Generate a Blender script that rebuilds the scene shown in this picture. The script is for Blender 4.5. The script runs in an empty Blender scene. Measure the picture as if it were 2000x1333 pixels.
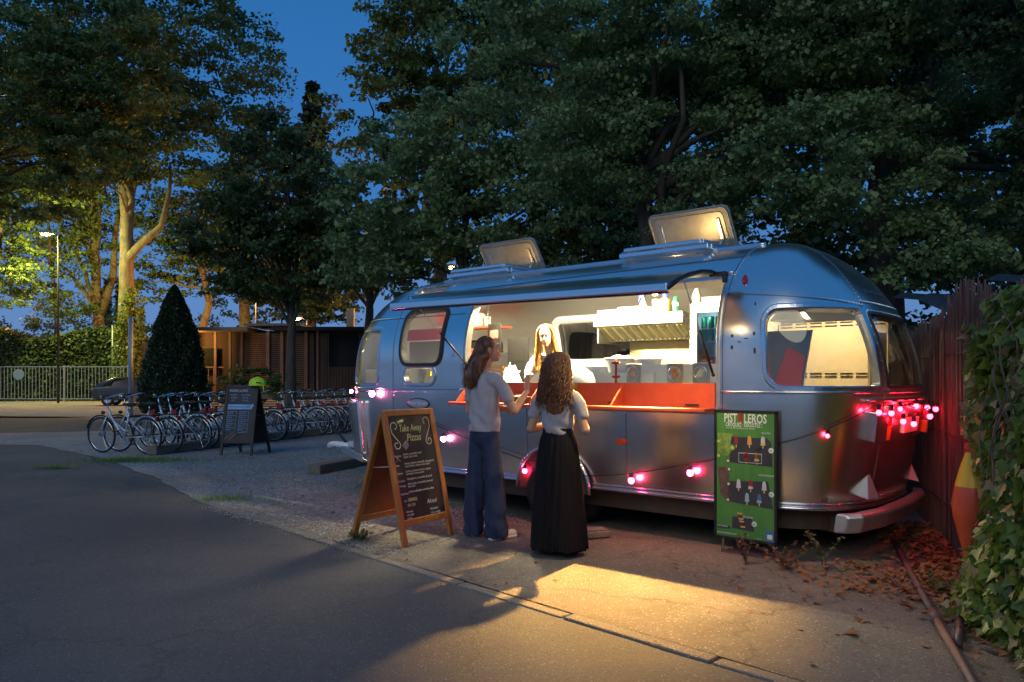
import bpy, bmesh, math, random
import numpy as np
from mathutils import Vector, Matrix, Euler, geometry
random.seed(7); RNG = np.random.default_rng(7)
PI = math.pi
SC = bpy.context.scene
COL = SC.collection

# ------------------------------------------------------------------ camera, world, exposure
cam = bpy.data.cameras.new("camera"); cam_o = bpy.data.objects.new("camera", cam); COL.objects.link(cam_o)
cam_o.location = (0, 0, 1.4); cam_o.rotation_euler = (PI/2, 0, 0)
cam.lens = 27.0; cam.sensor_width = 36.0; cam.shift_y = 0.03675; cam.clip_end = 2000; cam.clip_start = 0.05
SC.camera = cam_o
SC.view_settings.view_transform = 'Standard'; SC.view_settings.look = 'None'
SC.view_settings.exposure = 0.0; SC.view_settings.gamma = 1.0; SC.view_settings.use_curve_mapping = False
SC.render.engine = 'CYCLES'
cy = SC.cycles
cy.use_denoising = True; cy.max_bounces = 9; cy.diffuse_bounces = 3; cy.glossy_bounces = 5
cy.transmission_bounces = 6; cy.transparent_max_bounces = 12; cy.use_light_tree = True
cy.sample_clamp_indirect = 2.0; cy.sample_clamp_direct = 0.0; cy.caustics_reflective = True; cy.caustics_refractive = False
cy.blur_glossy = 1.0

world = bpy.data.worlds.new("World"); SC.world = world; world.use_nodes = True
nt = world.node_tree; nt.nodes.clear()
w_out = nt.nodes.new('ShaderNodeOutputWorld'); w_bg = nt.nodes.new('ShaderNodeBackground')
w_sky = nt.nodes.new('ShaderNodeTexSky'); w_sky.sky_type = 'NISHITA'; w_sky.sun_disc = False
w_sky.sun_elevation = math.radians(-3.0); w_sky.sun_rotation = math.radians(-40.0); w_sky.ozone_density = 5.0
w_sky.dust_density = 0.3
w_geo = nt.nodes.new('ShaderNodeTexCoord'); w_sep = nt.nodes.new('ShaderNodeSeparateXYZ')
nt.links.new(w_geo.outputs['Generated'], w_sep.inputs[0])
w_ramp = nt.nodes.new('ShaderNodeValToRGB')
cr = w_ramp.color_ramp; cr.elements[0].position = 0.0; cr.elements[0].color = (0.11, 0.19, 0.36, 1)
cr.elements[1].position = 1.0; cr.elements[1].color = (0.022, 0.10, 0.29, 1)
for p_, c_ in ((0.10, (0.080, 0.185, 0.40, 1)), (0.24, (0.030, 0.140, 0.37, 1)), (0.45, (0.018, 0.115, 0.315, 1))):
    e_ = cr.elements.new(p_); e_.color = c_
nt.links.new(w_sep.outputs['Z'], w_ramp.inputs[0])
w_add = nt.nodes.new('ShaderNodeMixRGB'); w_add.blend_type = 'ADD'; w_add.inputs[0].default_value = 0.10
nt.links.new(w_ramp.outputs[0], w_add.inputs[1]); nt.links.new(w_sky.outputs[0], w_add.inputs[2])
nt.links.new(w_add.outputs[0], w_bg.inputs[0]); w_bg.inputs[1].default_value = 1.28
nt.links.new(w_bg.outputs[0], w_out.inputs[0])

sun = bpy.data.lights.new("sun", 'SUN'); sun.energy = 0.62; sun.angle = math.radians(35); sun.color = (1.0, 1.0, 0.80)  # soft fill from behind the camera, added to lift trees and ground
sun_o = bpy.data.objects.new("sun", sun); COL.objects.link(sun_o); sun_o.rotation_euler = (math.radians(60), 0, math.radians(-24))

# ------------------------------------------------------------------ helpers
def link(o, parent=None):
    COL.objects.link(o)
    if parent is not None: o.parent = parent
    return o
def tag(o, label=None, cat=None, group=None, kind=None):
    if label: o['label'] = label
    if cat: o['category'] = cat
    if group: o['group'] = group
    if kind: o['kind'] = kind
    return o
def thing(name, label, cat, loc=(0, 0, 0), rz=0.0, group=None):
    o = bpy.data.objects.new(name, None); o.empty_display_size = 0.1
    o.location = loc; o.rotation_euler = (0, 0, rz); link(o)
    return tag(o, label, cat, group)
def copy_tree(o, parent=None):
    c = o.copy(); COL.objects.link(c)
    if parent is not None: c.parent = parent
    for ch in list(KIDS.get(o.name, ())): copy_tree(ch, c)
    return c
def index_kids():
    KIDS.clear()
    for x in bpy.data.objects:
        if x.parent: KIDS.setdefault(x.parent.name, []).append(x)
KIDS = {}

def N(nt, t, **kw):
    n = nt.nodes.new(t)
    for k, v in kw.items(): setattr(n, k, v)
    return n
def mat(name, col, rough=0.6, metal=0.0, var=0.0, vscale=8.0, col2=None, bump=0.0, bscale=60.0, emit=None, es=0.0,
        spec=0.5, trans=0.0, stretch=(1, 1, 1), detail=4.0, rvar=0.0, sub=0.0, alpha=1.0):
    m = bpy.data.materials.new(name); m.use_nodes = True; t = m.node_tree; b = t.nodes['Principled BSDF']
    b.inputs['Base Color'].default_value = (*col, 1); b.inputs['Roughness'].default_value = rough
    b.inputs['Metallic'].default_value = metal; b.inputs['Specular IOR Level'].default_value = spec
    b.inputs['Transmission Weight'].default_value = trans
    if alpha < 1: b.inputs['Alpha'].default_value = alpha
    tc = N(t, 'ShaderNodeTexCoord'); mp = N(t, 'ShaderNodeMapping'); mp.inputs['Scale'].default_value = stretch
    t.links.new(tc.outputs['Object'], mp.inputs[0])
    if var > 0 or col2:
        c2 = col2 or tuple(max(0, c*(1-var)) for c in col); c1 = col if col2 else tuple(min(1, c*(1+var)) for c in col)
        n = N(t, 'ShaderNodeTexNoise'); n.inputs['Scale'].default_value = vscale; n.inputs['Detail'].default_value = detail
        n.inputs['Roughness'].default_value = 0.65
        t.links.new(mp.outputs[0], n.inputs['Vector'])
        r = N(t, 'ShaderNodeValToRGB'); r.color_ramp.elements[0].position = 0.32; r.color_ramp.elements[1].position = 0.68
        r.color_ramp.elements[0].color = (*c2, 1); r.color_ramp.elements[1].color = (*c1, 1)
        t.links.new(n.outputs[0], r.inputs[0]); t.links.new(r.outputs[0], b.inputs['Base Color'])
        if rvar > 0:
            mr = N(t, 'ShaderNodeMapRange'); mr.inputs[3].default_value = max(0.02, rough-rvar); mr.inputs[4].default_value = min(1, rough+rvar)
            t.links.new(n.outputs[0], mr.inputs[0]); t.links.new(mr.outputs[0], b.inputs['Roughness'])
    if bump > 0:
        n2 = N(t, 'ShaderNodeTexNoise'); n2.inputs['Scale'].default_value = bscale; n2.inputs['Detail'].default_value = 3
        t.links.new(mp.outputs[0], n2.inputs['Vector'])
        bp = N(t, 'ShaderNodeBump'); bp.inputs['Strength'].default_value = min(1, bump); bp.inputs['Distance'].default_value = 0.01
        t.links.new(n2.outputs[0], bp.inputs['Height']); t.links.new(bp.outputs[0], b.inputs['Normal'])
    if emit: b.inputs['Emission Color'].default_value = (*emit, 1); b.inputs['Emission Strength'].default_value = es
    if sub > 0: b.inputs['Subsurface Weight'].default_value = sub; b.inputs['Subsurface Radius'].default_value = (0.02, 0.008, 0.004)
    return m
def glass_mat(name, tint=(0.9, 0.95, 0.95), refl=0.12, rough=0.02):
    m = bpy.data.materials.new(name); m.use_nodes = True; t = m.node_tree; t.nodes.clear()
    o = N(t, 'ShaderNodeOutputMaterial'); mx = N(t, 'ShaderNodeMixShader'); tr = N(t, 'ShaderNodeBsdfTransparent'); gl = N(t, 'ShaderNodeBsdfGlossy')
    tr.inputs[0].default_value = (*tint, 1); gl.inputs['Roughness'].default_value = rough
    fr = N(t, 'ShaderNodeFresnel'); fr.inputs[0].default_value = 1.5; ad = N(t, 'ShaderNodeMath', operation='ADD'); ad.inputs[1].default_value = refl-0.04
    t.links.new(fr.outputs[0], ad.inputs[0]); t.links.new(ad.outputs[0], mx.inputs[0])
    t.links.new(tr.outputs[0], mx.inputs[1]); t.links.new(gl.outputs[0], mx.inputs[2]); t.links.new(mx.outputs[0], o.inputs[0])
    return m

def raw_mesh(name, verts, faces, mats, parent=None, smooth=False, midx=None, normals=None):
    me = bpy.data.meshes.new(name)
    v = np.asarray(verts, np.float32).reshape(-1, 3)
    if isinstance(faces, np.ndarray):
        k = faces.shape[1]; nf = len(faces)
        me.vertices.add(len(v)); me.vertices.foreach_set('co', v.ravel())
        me.loops.add(nf*k); me.loops.foreach_set('vertex_index', faces.astype(np.int32).ravel())
        me.polygons.add(nf); me.polygons.foreach_set('loop_start', np.arange(nf, dtype=np.int32)*k)
        me.update(calc_edges=True)
    else:
        me.from_pydata([tuple(map(float, q)) for q in v], [], faces)
    for m in (mats if isinstance(mats, (list, tuple)) else [mats]): me.materials.append(m)
    if midx is not None: me.polygons.foreach_set('material_index', np.asarray(midx, np.int32))
    if smooth: me.polygons.foreach_set('use_smooth', np.ones(len(me.polygons), bool))
    me.update()
    if normals is not None: me.normals_split_custom_set_from_vertices([tuple(q) for q in normals])
    return link(bpy.data.objects.new(name, me), parent)

class MB:
    def __init__(s): s.v = []; s.f = []; s.m = []; s.cur = 0; s.T = None
    def _a(s, vs, fs):
        n = len(s.v)
        if s.T is not None: vs = [tuple(s.T @ Vector(q)) for q in vs]
        s.v += [tuple(q) for q in vs]; s.f += [tuple(i+n for i in f) for f in fs]; s.m += [s.cur]*len(fs)
        return s
    def box(s, c, d, r=None):
        x, y, z = d[0]/2, d[1]/2, d[2]/2
        vs = [Vector((a*x, b*y, e*z)) for a in (-1, 1) for b in (-1, 1) for e in (-1, 1)]
        if r is not None: R = Euler(r).to_matrix() if not isinstance(r, Matrix) else r; vs = [R @ q for q in vs]
        c = Vector(c)
        return s._a([q+c for q in vs], [(0, 1, 3, 2), (4, 6, 7, 5), (0, 4, 5, 1), (2, 3, 7, 6), (0, 2, 6, 4), (1, 5, 7, 3)])
    def bar(s, p0, p1, w, h=None, up=(0, 0, 1)):
        h = h or w; p0, p1 = Vector(p0), Vector(p1); d = (p1-p0); L = d.length; d.normalize(); u = Vector(up)
        if abs(d.dot(u)) > .99: u = Vector((1, 0, 0))
        x = d.cross(u).normalized(); y = x.cross(d).normalized(); vs = []
        for q in (p0, p1):
            for a, b in ((-1, -1), (1, -1), (1, 1), (-1, 1)): vs.append(q+x*(a*w/2)+y*(b*h/2))
        return s._a(vs, [(3, 2, 1, 0), (4, 5, 6, 7), (0, 1, 5, 4), (1, 2, 6, 5), (2, 3, 7, 6), (3, 0, 4, 7)])
    def tube(s, pts, rad, seg=8, cap=True, flat=None):
        pts = [Vector(p) for p in pts]; n = len(pts)
        if not hasattr(rad, '__len__'): rad = [rad]*n
        vs = []; up = None
        for i, p in enumerate(pts):
            d = (pts[min(i+1, n-1)]-pts[max(i-1, 0)])
            if d.length < 1e-9: d = Vector((0, 0, 1))
            d.normalize()
            if up is None:
                a = Vector((0, 0, 1)) if abs(d.z) < .9 else Vector((0, 1, 0)); x = d.cross(a).normalized()
            else:
                x = (up-d*up.dot(d)); x = x.normalized() if x.length > 1e-6 else d.orthogonal().normalized()
            up = x; y = d.cross(x)
            for k in range(seg):
                t = 2*PI*k/seg; ry = rad[i]*(flat if flat else 1)
                vs.append(p+x*(math.cos(t)*rad[i])+y*(math.sin(t)*ry))
        fs = [(i*seg+k, i*seg+(k+1) % seg, (i+1)*seg+(k+1) % seg, (i+1)*seg+k) for i in range(n-1) for k in range(seg)]
        if cap: fs += [tuple(range(seg-1, -1, -1)), tuple((n-1)*seg+k for k in range(seg))]
        return s._a(vs, fs)
    def cyl(s, p0, p1, r0, r1=None, seg=12): return s.tube([p0, p1], [r0, r0 if r1 is None else r1], seg)
    def lathe(s, prof, c=(0, 0, 0), seg=20, axis='z', sx=1, sy=1):
        vs = []; c = Vector(c)
        for r, h in prof:
            for k in range(seg):
                t = 2*PI*k/seg; q = (r*math.cos(t)*sx, r*math.sin(t)*sy, h)
                if axis == 'y': q = (q[0], h, q[1])
                if axis == 'x': q = (h, q[0], q[1])
                vs.append(c+Vector(q))
        n = len(prof)
        fs = [(i*seg+k, i*seg+(k+1) % seg, (i+1)*seg+(k+1) % seg, (i+1)*seg+k) for i in range(n-1) for k in range(seg)]
        if prof[0][0] > 1e-6: fs.append(tuple(range(seg-1, -1, -1)))
        if prof[-1][0] > 1e-6: fs.append(tuple((n-1)*seg+k for k in range(seg)))
        return s._a(vs, fs)
    def ell(s, c, r, seg=16, rings=10, R=None):
        vs = []; c = Vector(c)
        for i in range(rings+1):
            ph = PI*i/rings
            for k in range(seg):
                t = 2*PI*k/seg; q = Vector((r[0]*math.sin(ph)*math.cos(t), r[1]*math.sin(ph)*math.sin(t), -r[2]*math.cos(ph)))
                if R is not None: q = R @ q
                vs.append(c+q)
        return s._a(vs, [(i*seg+k, i*seg+(k+1) % seg, (i+1)*seg+(k+1) % seg, (i+1)*seg+k) for i in range(rings) for k in range(seg)])
    def cap(s, p0, p1, r0, r1, seg=14, fx=1.0):
        p0, p1 = Vector(p0), Vector(p1); d = p1-p0; L = max(d.length, 1e-5); d = d/L; pts = []; rs = []
        for a in (-1, -.94, -.8, -.5, -.25): pts.append(p0+d*(a*r0)); rs.append(max(1e-4, r0*math.sqrt(1-a*a)))
        for k in range(5): t = k/4; pts.append(p0+d*(L*t)); rs.append(r0+(r1-r0)*t)
        for a in (.25, .5, .8, .94, 1): pts.append(p1+d*(a*r1)); rs.append(max(1e-4, r1*math.sqrt(1-a*a)))
        return s.tube(pts, rs, seg, True, fx if fx != 1 else None)
    def prism(s, poly, h0, h1, M=None):
        n = len(poly); vs = [Vector((p[0], p[1], h0)) for p in poly]+[Vector((p[0], p[1], h1)) for p in poly]
        if M is not None: vs = [M @ q for q in vs]
        return s._a(vs, [tuple(range(n-1, -1, -1)), tuple(range(n, 2*n))]+[(i, (i+1) % n, n+(i+1) % n, n+i) for i in range(n)])
    def torus(s, c, R, r, axis='y', seg=36, sub=8, a0=0, a1=2*PI):
        full = abs(a1-a0-2*PI) < 1e-6; n = seg+(0 if full else 1); vs = []; c = Vector(c)
        for i in range(n):
            a = a0+(a1-a0)*i/seg
            for k in range(sub):
                b = 2*PI*k/sub; rr = R+r*math.cos(b); q = (rr*math.cos(a), r*math.sin(b), rr*math.sin(a))
                if axis == 'x': q = (q[1], q[0], q[2])
                if axis == 'z': q = (q[0], q[2], q[1])
                vs.append(c+Vector(q))
        m = n if full else n-1
        fs = [(i*sub+k, ((i+1) % n)*sub+k, ((i+1) % n)*sub+(k+1) % sub, i*sub+(k+1) % sub) for i in range(m) for k in range(sub)]
        if not full: fs += [tuple(range(sub)), tuple((n-1)*sub+k for k in range(sub-1, -1, -1))]
        return s._a(vs, fs)
    def build(s, name, mats, parent=None, smooth=False, bevel=0.0, loc=None, rot=None, kind=None, sub=0):
        me = bpy.data.meshes.new(name); me.from_pydata(s.v, [], s.f)
        for m in (mats if isinstance(mats, (list, tuple)) else [mats]): me.materials.append(m)
        me.polygons.foreach_set('material_index', np.asarray(s.m, np.int32))
        if smooth: me.shade_smooth(); 
        bm = bmesh.new(); bm.from_mesh(me); bmesh.ops.recalc_face_normals(bm, faces=bm.faces); bm.to_mesh(me); bm.free()
        me.update(); o = link(bpy.data.objects.new(name, me), parent)
        if smooth == 'auto':
            try: me.set_sharp_from_angle(angle=math.radians(38))
            except Exception: pass
        if bevel > 0:
            b = o.modifiers.new('bevel', 'BEVEL'); b.width = bevel; b.segments = 2; b.limit_method = 'ANGLE'; b.angle_limit = math.radians(40)
        if sub: sm = o.modifiers.new('sub', 'SUBSURF'); sm.levels = sub; sm.render_levels = sub
        if loc: o.location = loc
        if rot: o.rotation_euler = rot
        if kind: o['kind'] = kind
        return o
def text(name, body, size, M, m, parent, ext=0.0006, shear=0.0, align='LEFT', bold=0.0, sx=1.0):
    c = bpy.data.curves.new(name, 'FONT'); c.body = body; c.size = size; c.extrude = ext; c.shear = shear; c.align_x = align
    c.offset = bold; c.resolution_u = 2
    t = bpy.data.objects.new(name, c); COL.objects.link(t); me = bpy.data.meshes.new_from_object(t.evaluated_get(bpy.context.evaluated_depsgraph_get()))
    bpy.data.objects.remove(t); bpy.data.curves.remove(c); me.name = name; me.materials.clear(); me.materials.append(m)
    o = link(bpy.data.objects.new(name, me), parent); o.matrix_local = M @ Matrix.Diagonal((sx, 1, 1, 1)); return o
def bake(o, mods):
    """apply modifiers through the depsgraph and return the mesh"""
    for k, kw in mods:
        m = o.modifiers.new(k, k)
        for a, b in kw.items(): setattr(m, a, b)
    dg = bpy.context.evaluated_depsgraph_get(); me = bpy.data.meshes.new_from_object(o.evaluated_get(dg))
    o.modifiers.clear(); old = o.data; o.data = me; bpy.data.meshes.remove(old); me.name = o.name
    me.polygons.foreach_set('use_smooth', np.ones(len(me.polygons), bool)); return o
def rrect(x0, x1, y0, y1, r, k=6):
    pts = []; r = min(r, (x1-x0)/2-1e-4, (y1-y0)/2-1e-4)
    for cx, cy_, a in ((x1-r, y0+r, -PI/2), (x1-r, y1-r, 0), (x0+r, y1-r, PI/2), (x0+r, y0+r, PI)):
        for i in range(k+1):
            t = a+PI/2*i/k; pts.append((cx+r*math.cos(t), cy_+r*math.sin(t)))
    return pts
def dens(pts, step):
    out = []
    for i, p in enumerate(pts):
        q = pts[(i+1) % len(pts)]; L = math.hypot(q[0]-p[0], q[1]-p[1]); n = max(1, int(L/step))
        for k in range(n): out.append((p[0]+(q[0]-p[0])*k/n, p[1]+(q[1]-p[1])*k/n))
    return out

# ------------------------------------------------------------------ materials
def alu_mat(name, col, rough, bmp=0.10):
    m = bpy.data.materials.new(name); m.use_nodes = True; t = m.node_tree; b = t.nodes['Principled BSDF']
    b.inputs['Metallic'].default_value = 1.0
    tc = N(t, 'ShaderNodeTexCoord'); mp = N(t, 'ShaderNodeMapping'); mp.inputs['Scale'].default_value = (1, 1, 1)
    t.links.new(tc.outputs['Object'], mp.inputs[0])
    n = N(t, 'ShaderNodeTexNoise'); n.inputs['Scale'].default_value = 3.5; n.inputs['Detail'].default_value = 6; n.inputs['Roughness'].default_value = .7
    t.links.new(mp.outputs[0], n.inputs['Vector'])
    r = N(t, 'ShaderNodeValToRGB'); r.color_ramp.elements[0].color = (*[c*.95 for c in col], 1); r.color_ramp.elements[1].color = (*col, 1)
    r.color_ramp.elements[0].position = .3; r.color_ramp.elements[1].position = .7
    t.links.new(n.outputs[0], r.inputs[0]); t.links.new(r.outputs[0], b.inputs['Base Color'])
    mr = N(t, 'ShaderNodeMapRange'); mr.inputs[3].default_value = rough-.03; mr.inputs[4].default_value = rough+.03
    b.inputs['Roughness'].default_value = rough
    mp2 = N(t, 'ShaderNodeMapping'); mp2.inputs['Scale'].default_value = (.9, .9, 1.3); t.links.new(tc.outputs['Object'], mp2.inputs[0])
    n2 = N(t, 'ShaderNodeTexNoise'); n2.inputs['Scale'].default_value = 2.2; n2.inputs['Detail'].default_value = 1.5
    t.links.new(mp2.outputs[0], n2.inputs['Vector'])
    n3 = N(t, 'ShaderNodeTexNoise'); n3.inputs['Scale'].default_value = 60; n3.inputs['Detail'].default_value = 2
    t.links.new(mp.outputs[0], n3.inputs['Vector'])
    bp = N(t, 'ShaderNodeBump'); bp.inputs['Strength'].default_value = bmp; bp.inputs['Distance'].default_value = .06
    bp2 = N(t, 'ShaderNodeBump'); bp2.inputs['Strength'].default_value = .02; bp2.inputs['Distance'].default_value = .002
    t.links.new(n2.outputs[0], bp.inputs['Height']); t.links.new(n3.outputs[0], bp2.inputs['Height'])
    t.links.new(bp.outputs[0], bp2.inputs['Normal']); t.links.new(bp2.outputs[0], b.inputs['Normal'])
    return m
ALU = alu_mat('aluminium', (0.94, 0.88, 0.80), 0.24, .08)
ALU_IN = alu_mat('inner_aluminium', (0.78, 0.78, 0.77), 0.34, 0.14)
ALU_TRIM = mat('bright_trim', (0.80, 0.80, 0.81), 0.22, 1.0, bump=.1, bscale=30)
STEEL = mat('stainless_steel', (0.62, 0.62, 0.62), 0.28, 1.0, bump=.12, bscale=25, stretch=(1, 1, 20))
DKMETAL = mat('dark_metal', (0.05, 0.05, 0.055), 0.45, 0.7, bump=.1)
BLACK = mat('black_plastic', (0.012, 0.012, 0.013), 0.4, bump=.1, bscale=120)
RUBBER = mat('rubber', (0.015, 0.015, 0.016), 0.75, var=.3, vscale=30)
WHITEP = mat('white_plastic', (0.8, 0.8, 0.8), 0.35, var=.04)
REDPAINT = mat('red_orange_paint', (0.62, 0.085, 0.03), 0.42, var=.12, vscale=5, bump=.05)
REDLENS = mat('red_lens', (0.45, 0.01, 0.012), 0.15, spec=.8)
AMBER = mat('amber_lens', (0.7, 0.17, 0.02), 0.2)
GLASS = glass_mat('window_glass', (0.80, 0.86, 0.86), 0.10)
GLASSD = glass_mat('tinted_glass', (0.34, 0.36, 0.35), 0.16)
CLEAR = glass_mat('clear_glass', (0.92, 0.97, 0.96), 0.07)
RUST = mat('chassis_metal', (0.06, 0.05, 0.045), 0.7, 0.2, col2=(0.10, 0.055, 0.03), vscale=12, bump=.3, bscale=40)

# ------------------------------------------------------------------ trailer body surface: P0(a, v) with a = metres round the plan, v = metres up the section
W=1.15
A0F,A0R=-2.4,1.74
CF,CR,QF,QR=1.4,1.03,2.2,2.9
def _arc(c,w,q):
    th=np.linspace(0,math.pi/2,4001)
    x=c*np.sin(th)**(2/q); y=w*(1-np.cos(th)**(2/q))
    L=np.concatenate([[0],np.cumsum(np.hypot(np.diff(x),np.diff(y)))])
    return th,L
TR,LR_=_arc(CR,W,QR); TF,LF_=_arc(CF,W,QF)
LR,LF=LR_[-1],LF_[-1]
LS=A0R-A0F
PER=2*LS+2*LR+2*LF
Z1,ZT,PP=1.6,2.605,2.3
def prof(v):
    v=np.asarray(v,float)
    up=v>Z1
    ph=np.clip((v-Z1)/0.95,0,math.pi/2*0.995)
    z=np.where(up,Z1+(ZT-Z1)*np.sin(ph)**(2/PP),v)
    w=np.where(up,W*np.cos(ph)**(2/PP),W-0.05*np.clip((1.3-v)/0.9,0,1)**2.5)
    t=np.clip((z-1.3)/(ZT+.005-1.3),0,1)
    cr=CR*(1-t**1.8)**(1/1.8)-0.14*np.clip((1.3-z)/.9,0,1)**1.5
    cf=CF*(1-t**2.0)**(1/2.0)-0.16*np.clip((1.3-z)/.9,0,1)**1.5
    return z,w,cr,cf
VT=Z1+0.95*math.pi/2*0.995
def v_of_z(z):
    if z<=Z1: return z
    return Z1+0.95*math.asin(min(1,((z-Z1)/(ZT-Z1)))**(PP/2))
def P0(a,v):
    a=np.asarray(a,float); z,w,cr,cf=prof(v)
    # a=s on near side; wrap to [-LS.. )
    b=(a-A0F)%PER   # 0 at front end of near straight
    s=np.zeros_like(b+z);n=np.zeros_like(s)
    b=b+0*z; z=z+0*b
    m=b<=LS
    s=np.where(m,A0F+b,s); n=np.where(m,W-w,n)
    c=b-LS
    m=(c>0)&(c<=2*LR)
    cc=np.where(c<=LR,c,2*LR-c); th=np.interp(cc,LR_,TR)
    sx=A0R+cr*np.sin(th)**(2/QR); d=w*np.cos(th)**(2/QR)
    s=np.where(m,sx,s); n=np.where(m,np.where(c<=LR,W-d,W+d),n)
    c=b-LS-2*LR
    m=(c>0)&(c<=LS)
    s=np.where(m,A0R-c,s); n=np.where(m,W+w,n)
    c=b-2*LS-2*LR
    m=c>0
    cc=np.where(c<=LF,c,2*LF-c); th=np.interp(cc,LF_,TF)
    sx=A0F-cf*np.sin(th)**(2/QF); d=w*np.cos(th)**(2/QF)
    s=np.where(m,sx,s); n=np.where(m,np.where(c<=LF,W+d,W-d),n)
    return np.stack([s,n,z],-1)
def PN(a,v,off=0.):
    a=np.asarray(a,float);v=np.asarray(v,float); e=2e-3
    p=P0(a,v); da=P0(a+e,v)-P0(a-e,v); dv=P0(a,v+e)-P0(a,v-e)
    N=np.cross(da,dv); l=np.linalg.norm(N,axis=-1,keepdims=True); N=N/np.maximum(l,1e-12)
    N=np.where(l>1e-12,N,np.array([0,0,1.]))
    return p+N*np.asarray(off)[...,None] if np.ndim(off) else p+N*off, N
TH=-math.atan2(.649,.761)
OX,OY=.43,7.24
def loc2w(p):
    s,n,z=p[...,0],p[...,1],p[...,2]; c,si=math.cos(TH),math.sin(TH)
    return np.stack([OX+c*s-si*n, OY+si*s+c*n, z],-1)

def TW(s, n, z):
    q = loc2w(np.array([s, n, z], float)); return (float(q[0]), float(q[1]), float(q[2]))

# ------------------------------------------------------------------ ground
def ground_mat(name, dark, light, agg, stones=0.0, patch=0.35, bmp=0.5, scale=1.0, rough=0.9, crack=1.0):
    m = bpy.data.materials.new(name); m.use_nodes = True; t = m.node_tree; b = t.nodes['Principled BSDF']; b.inputs['Roughness'].default_value = rough
    tc = N(t, 'ShaderNodeTexCoord'); v = tc.outputs['Object']
    n1 = N(t, 'ShaderNodeTexNoise'); n1.inputs['Scale'].default_value = .7*scale; n1.inputs['Detail'].default_value = 8; n1.inputs['Roughness'].default_value = .62
    n2 = N(t, 'ShaderNodeTexVoronoi'); n2.inputs['Scale'].default_value = agg
    n3 = N(t, 'ShaderNodeTexNoise'); n3.inputs['Scale'].default_value = agg*.55; n3.inputs['Detail'].default_value = 4; n3.inputs['Roughness'].default_value = .8
    for n in (n1, n2, n3): t.links.new(v, n.inputs['Vector'])
    r1 = N(t, 'ShaderNodeValToRGB'); r1.color_ramp.elements[0].color = (*dark, 1); r1.color_ramp.elements[1].color = (*light, 1)
    r1.color_ramp.elements[0].position = .28; r1.color_ramp.elements[1].position = .72; t.links.new(n3.outputs[0], r1.inputs[0])
    mx = N(t, 'ShaderNodeMixRGB', blend_type='MULTIPLY'); mx.inputs[0].default_value = 1
    r2 = N(t, 'ShaderNodeValToRGB'); r2.color_ramp.elements[0].color = (1-patch, 1-patch, 1-patch, 1); r2.color_ramp.elements[1].color = (1.15, 1.12, 1.08, 1)
    r2.color_ramp.elements[0].position = .33; r2.color_ramp.elements[1].position = .68
    t.links.new(n1.outputs[0], r2.inputs[0]); t.links.new(r1.outputs[0], mx.inputs[1]); t.links.new(r2.outputs[0], mx.inputs[2])
    mx2 = N(t, 'ShaderNodeMixRGB', blend_type='MIX'); hs = N(t, 'ShaderNodeSeparateColor'); t.links.new(n2.outputs['Color'], hs.inputs[0])
    gt = N(t, 'ShaderNodeMath', operation='GREATER_THAN'); gt.inputs[1].default_value = 1-stones; t.links.new(hs.outputs[0], gt.inputs[0])
    t.links.new(gt.outputs[0], mx2.inputs[0]); t.links.new(mx.outputs[0], mx2.inputs[1]); mx2.inputs[2].default_value = (*[min(.6, c*1.35) for c in light], 1)
    vc = N(t, 'ShaderNodeTexVoronoi', feature='DISTANCE_TO_EDGE'); vc.inputs['Scale'].default_value = .55; nw = N(t, 'ShaderNodeTexNoise'); nw.inputs['Scale'].default_value = 3; nw.inputs['Detail'].default_value = 5
    t.links.new(v, nw.inputs['Vector']); vm = N(t, 'ShaderNodeMixRGB', blend_type='ADD'); vm.inputs[0].default_value = .55; t.links.new(v, vm.inputs[1]); t.links.new(nw.outputs['Color'], vm.inputs[2]); t.links.new(vm.outputs[0], vc.inputs['Vector'])
    cm = N(t, 'ShaderNodeMapRange'); cm.inputs[1].default_value = .002; cm.inputs[2].default_value = .011; cm.inputs[3].default_value = crack; cm.inputs[4].default_value = 1.0; t.links.new(vc.outputs['Distance'], cm.inputs[0])
    st = N(t, 'ShaderNodeTexNoise'); st.inputs['Scale'].default_value = .35; st.inputs['Detail'].default_value = 9; st.inputs['Roughness'].default_value = .55; t.links.new(v, st.inputs['Vector'])
    sm = N(t, 'ShaderNodeMapRange'); sm.inputs[1].default_value = .54; sm.inputs[2].default_value = .62; sm.inputs[3].default_value = 1.0; sm.inputs[4].default_value = .78; t.links.new(st.outputs[0], sm.inputs[0])
    mm = N(t, 'ShaderNodeMath', operation='MULTIPLY'); t.links.new(cm.outputs[0], mm.inputs[0]); t.links.new(sm.outputs[0], mm.inputs[1])
    mx3 = N(t, 'ShaderNodeMixRGB', blend_type='MULTIPLY'); mx3.inputs[0].default_value = 1; t.links.new(mx2.outputs[0], mx3.inputs[1]); t.links.new(mm.outputs[0], mx3.inputs[2])
    t.links.new(mx3.outputs[0], b.inputs['Base Color'])
    ad = N(t, 'ShaderNodeMath', operation='ADD'); t.links.new(n2.outputs['Distance'], ad.inputs[0]); t.links.new(n3.outputs[0], ad.inputs[1])
    bp = N(t, 'ShaderNodeBump'); bp.inputs['Strength'].default_value = bmp; bp.inputs['Distance'].default_value = .012
    t.links.new(ad.outputs[0], bp.inputs['Height'])
    n4 = N(t, 'ShaderNodeTexNoise'); n4.inputs['Scale'].default_value = 2.3; n4.inputs['Detail'].default_value = 3; t.links.new(v, n4.inputs['Vector'])
    bp4 = N(t, 'ShaderNodeBump'); bp4.inputs['Strength'].default_value = .35; bp4.inputs['Distance'].default_value = .05; t.links.new(n4.outputs[0], bp4.inputs['Height'])
    t.links.new(bp4.outputs[0], bp.inputs['Normal']); t.links.new(bp.outputs[0], b.inputs['Normal'])
    return m
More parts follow.
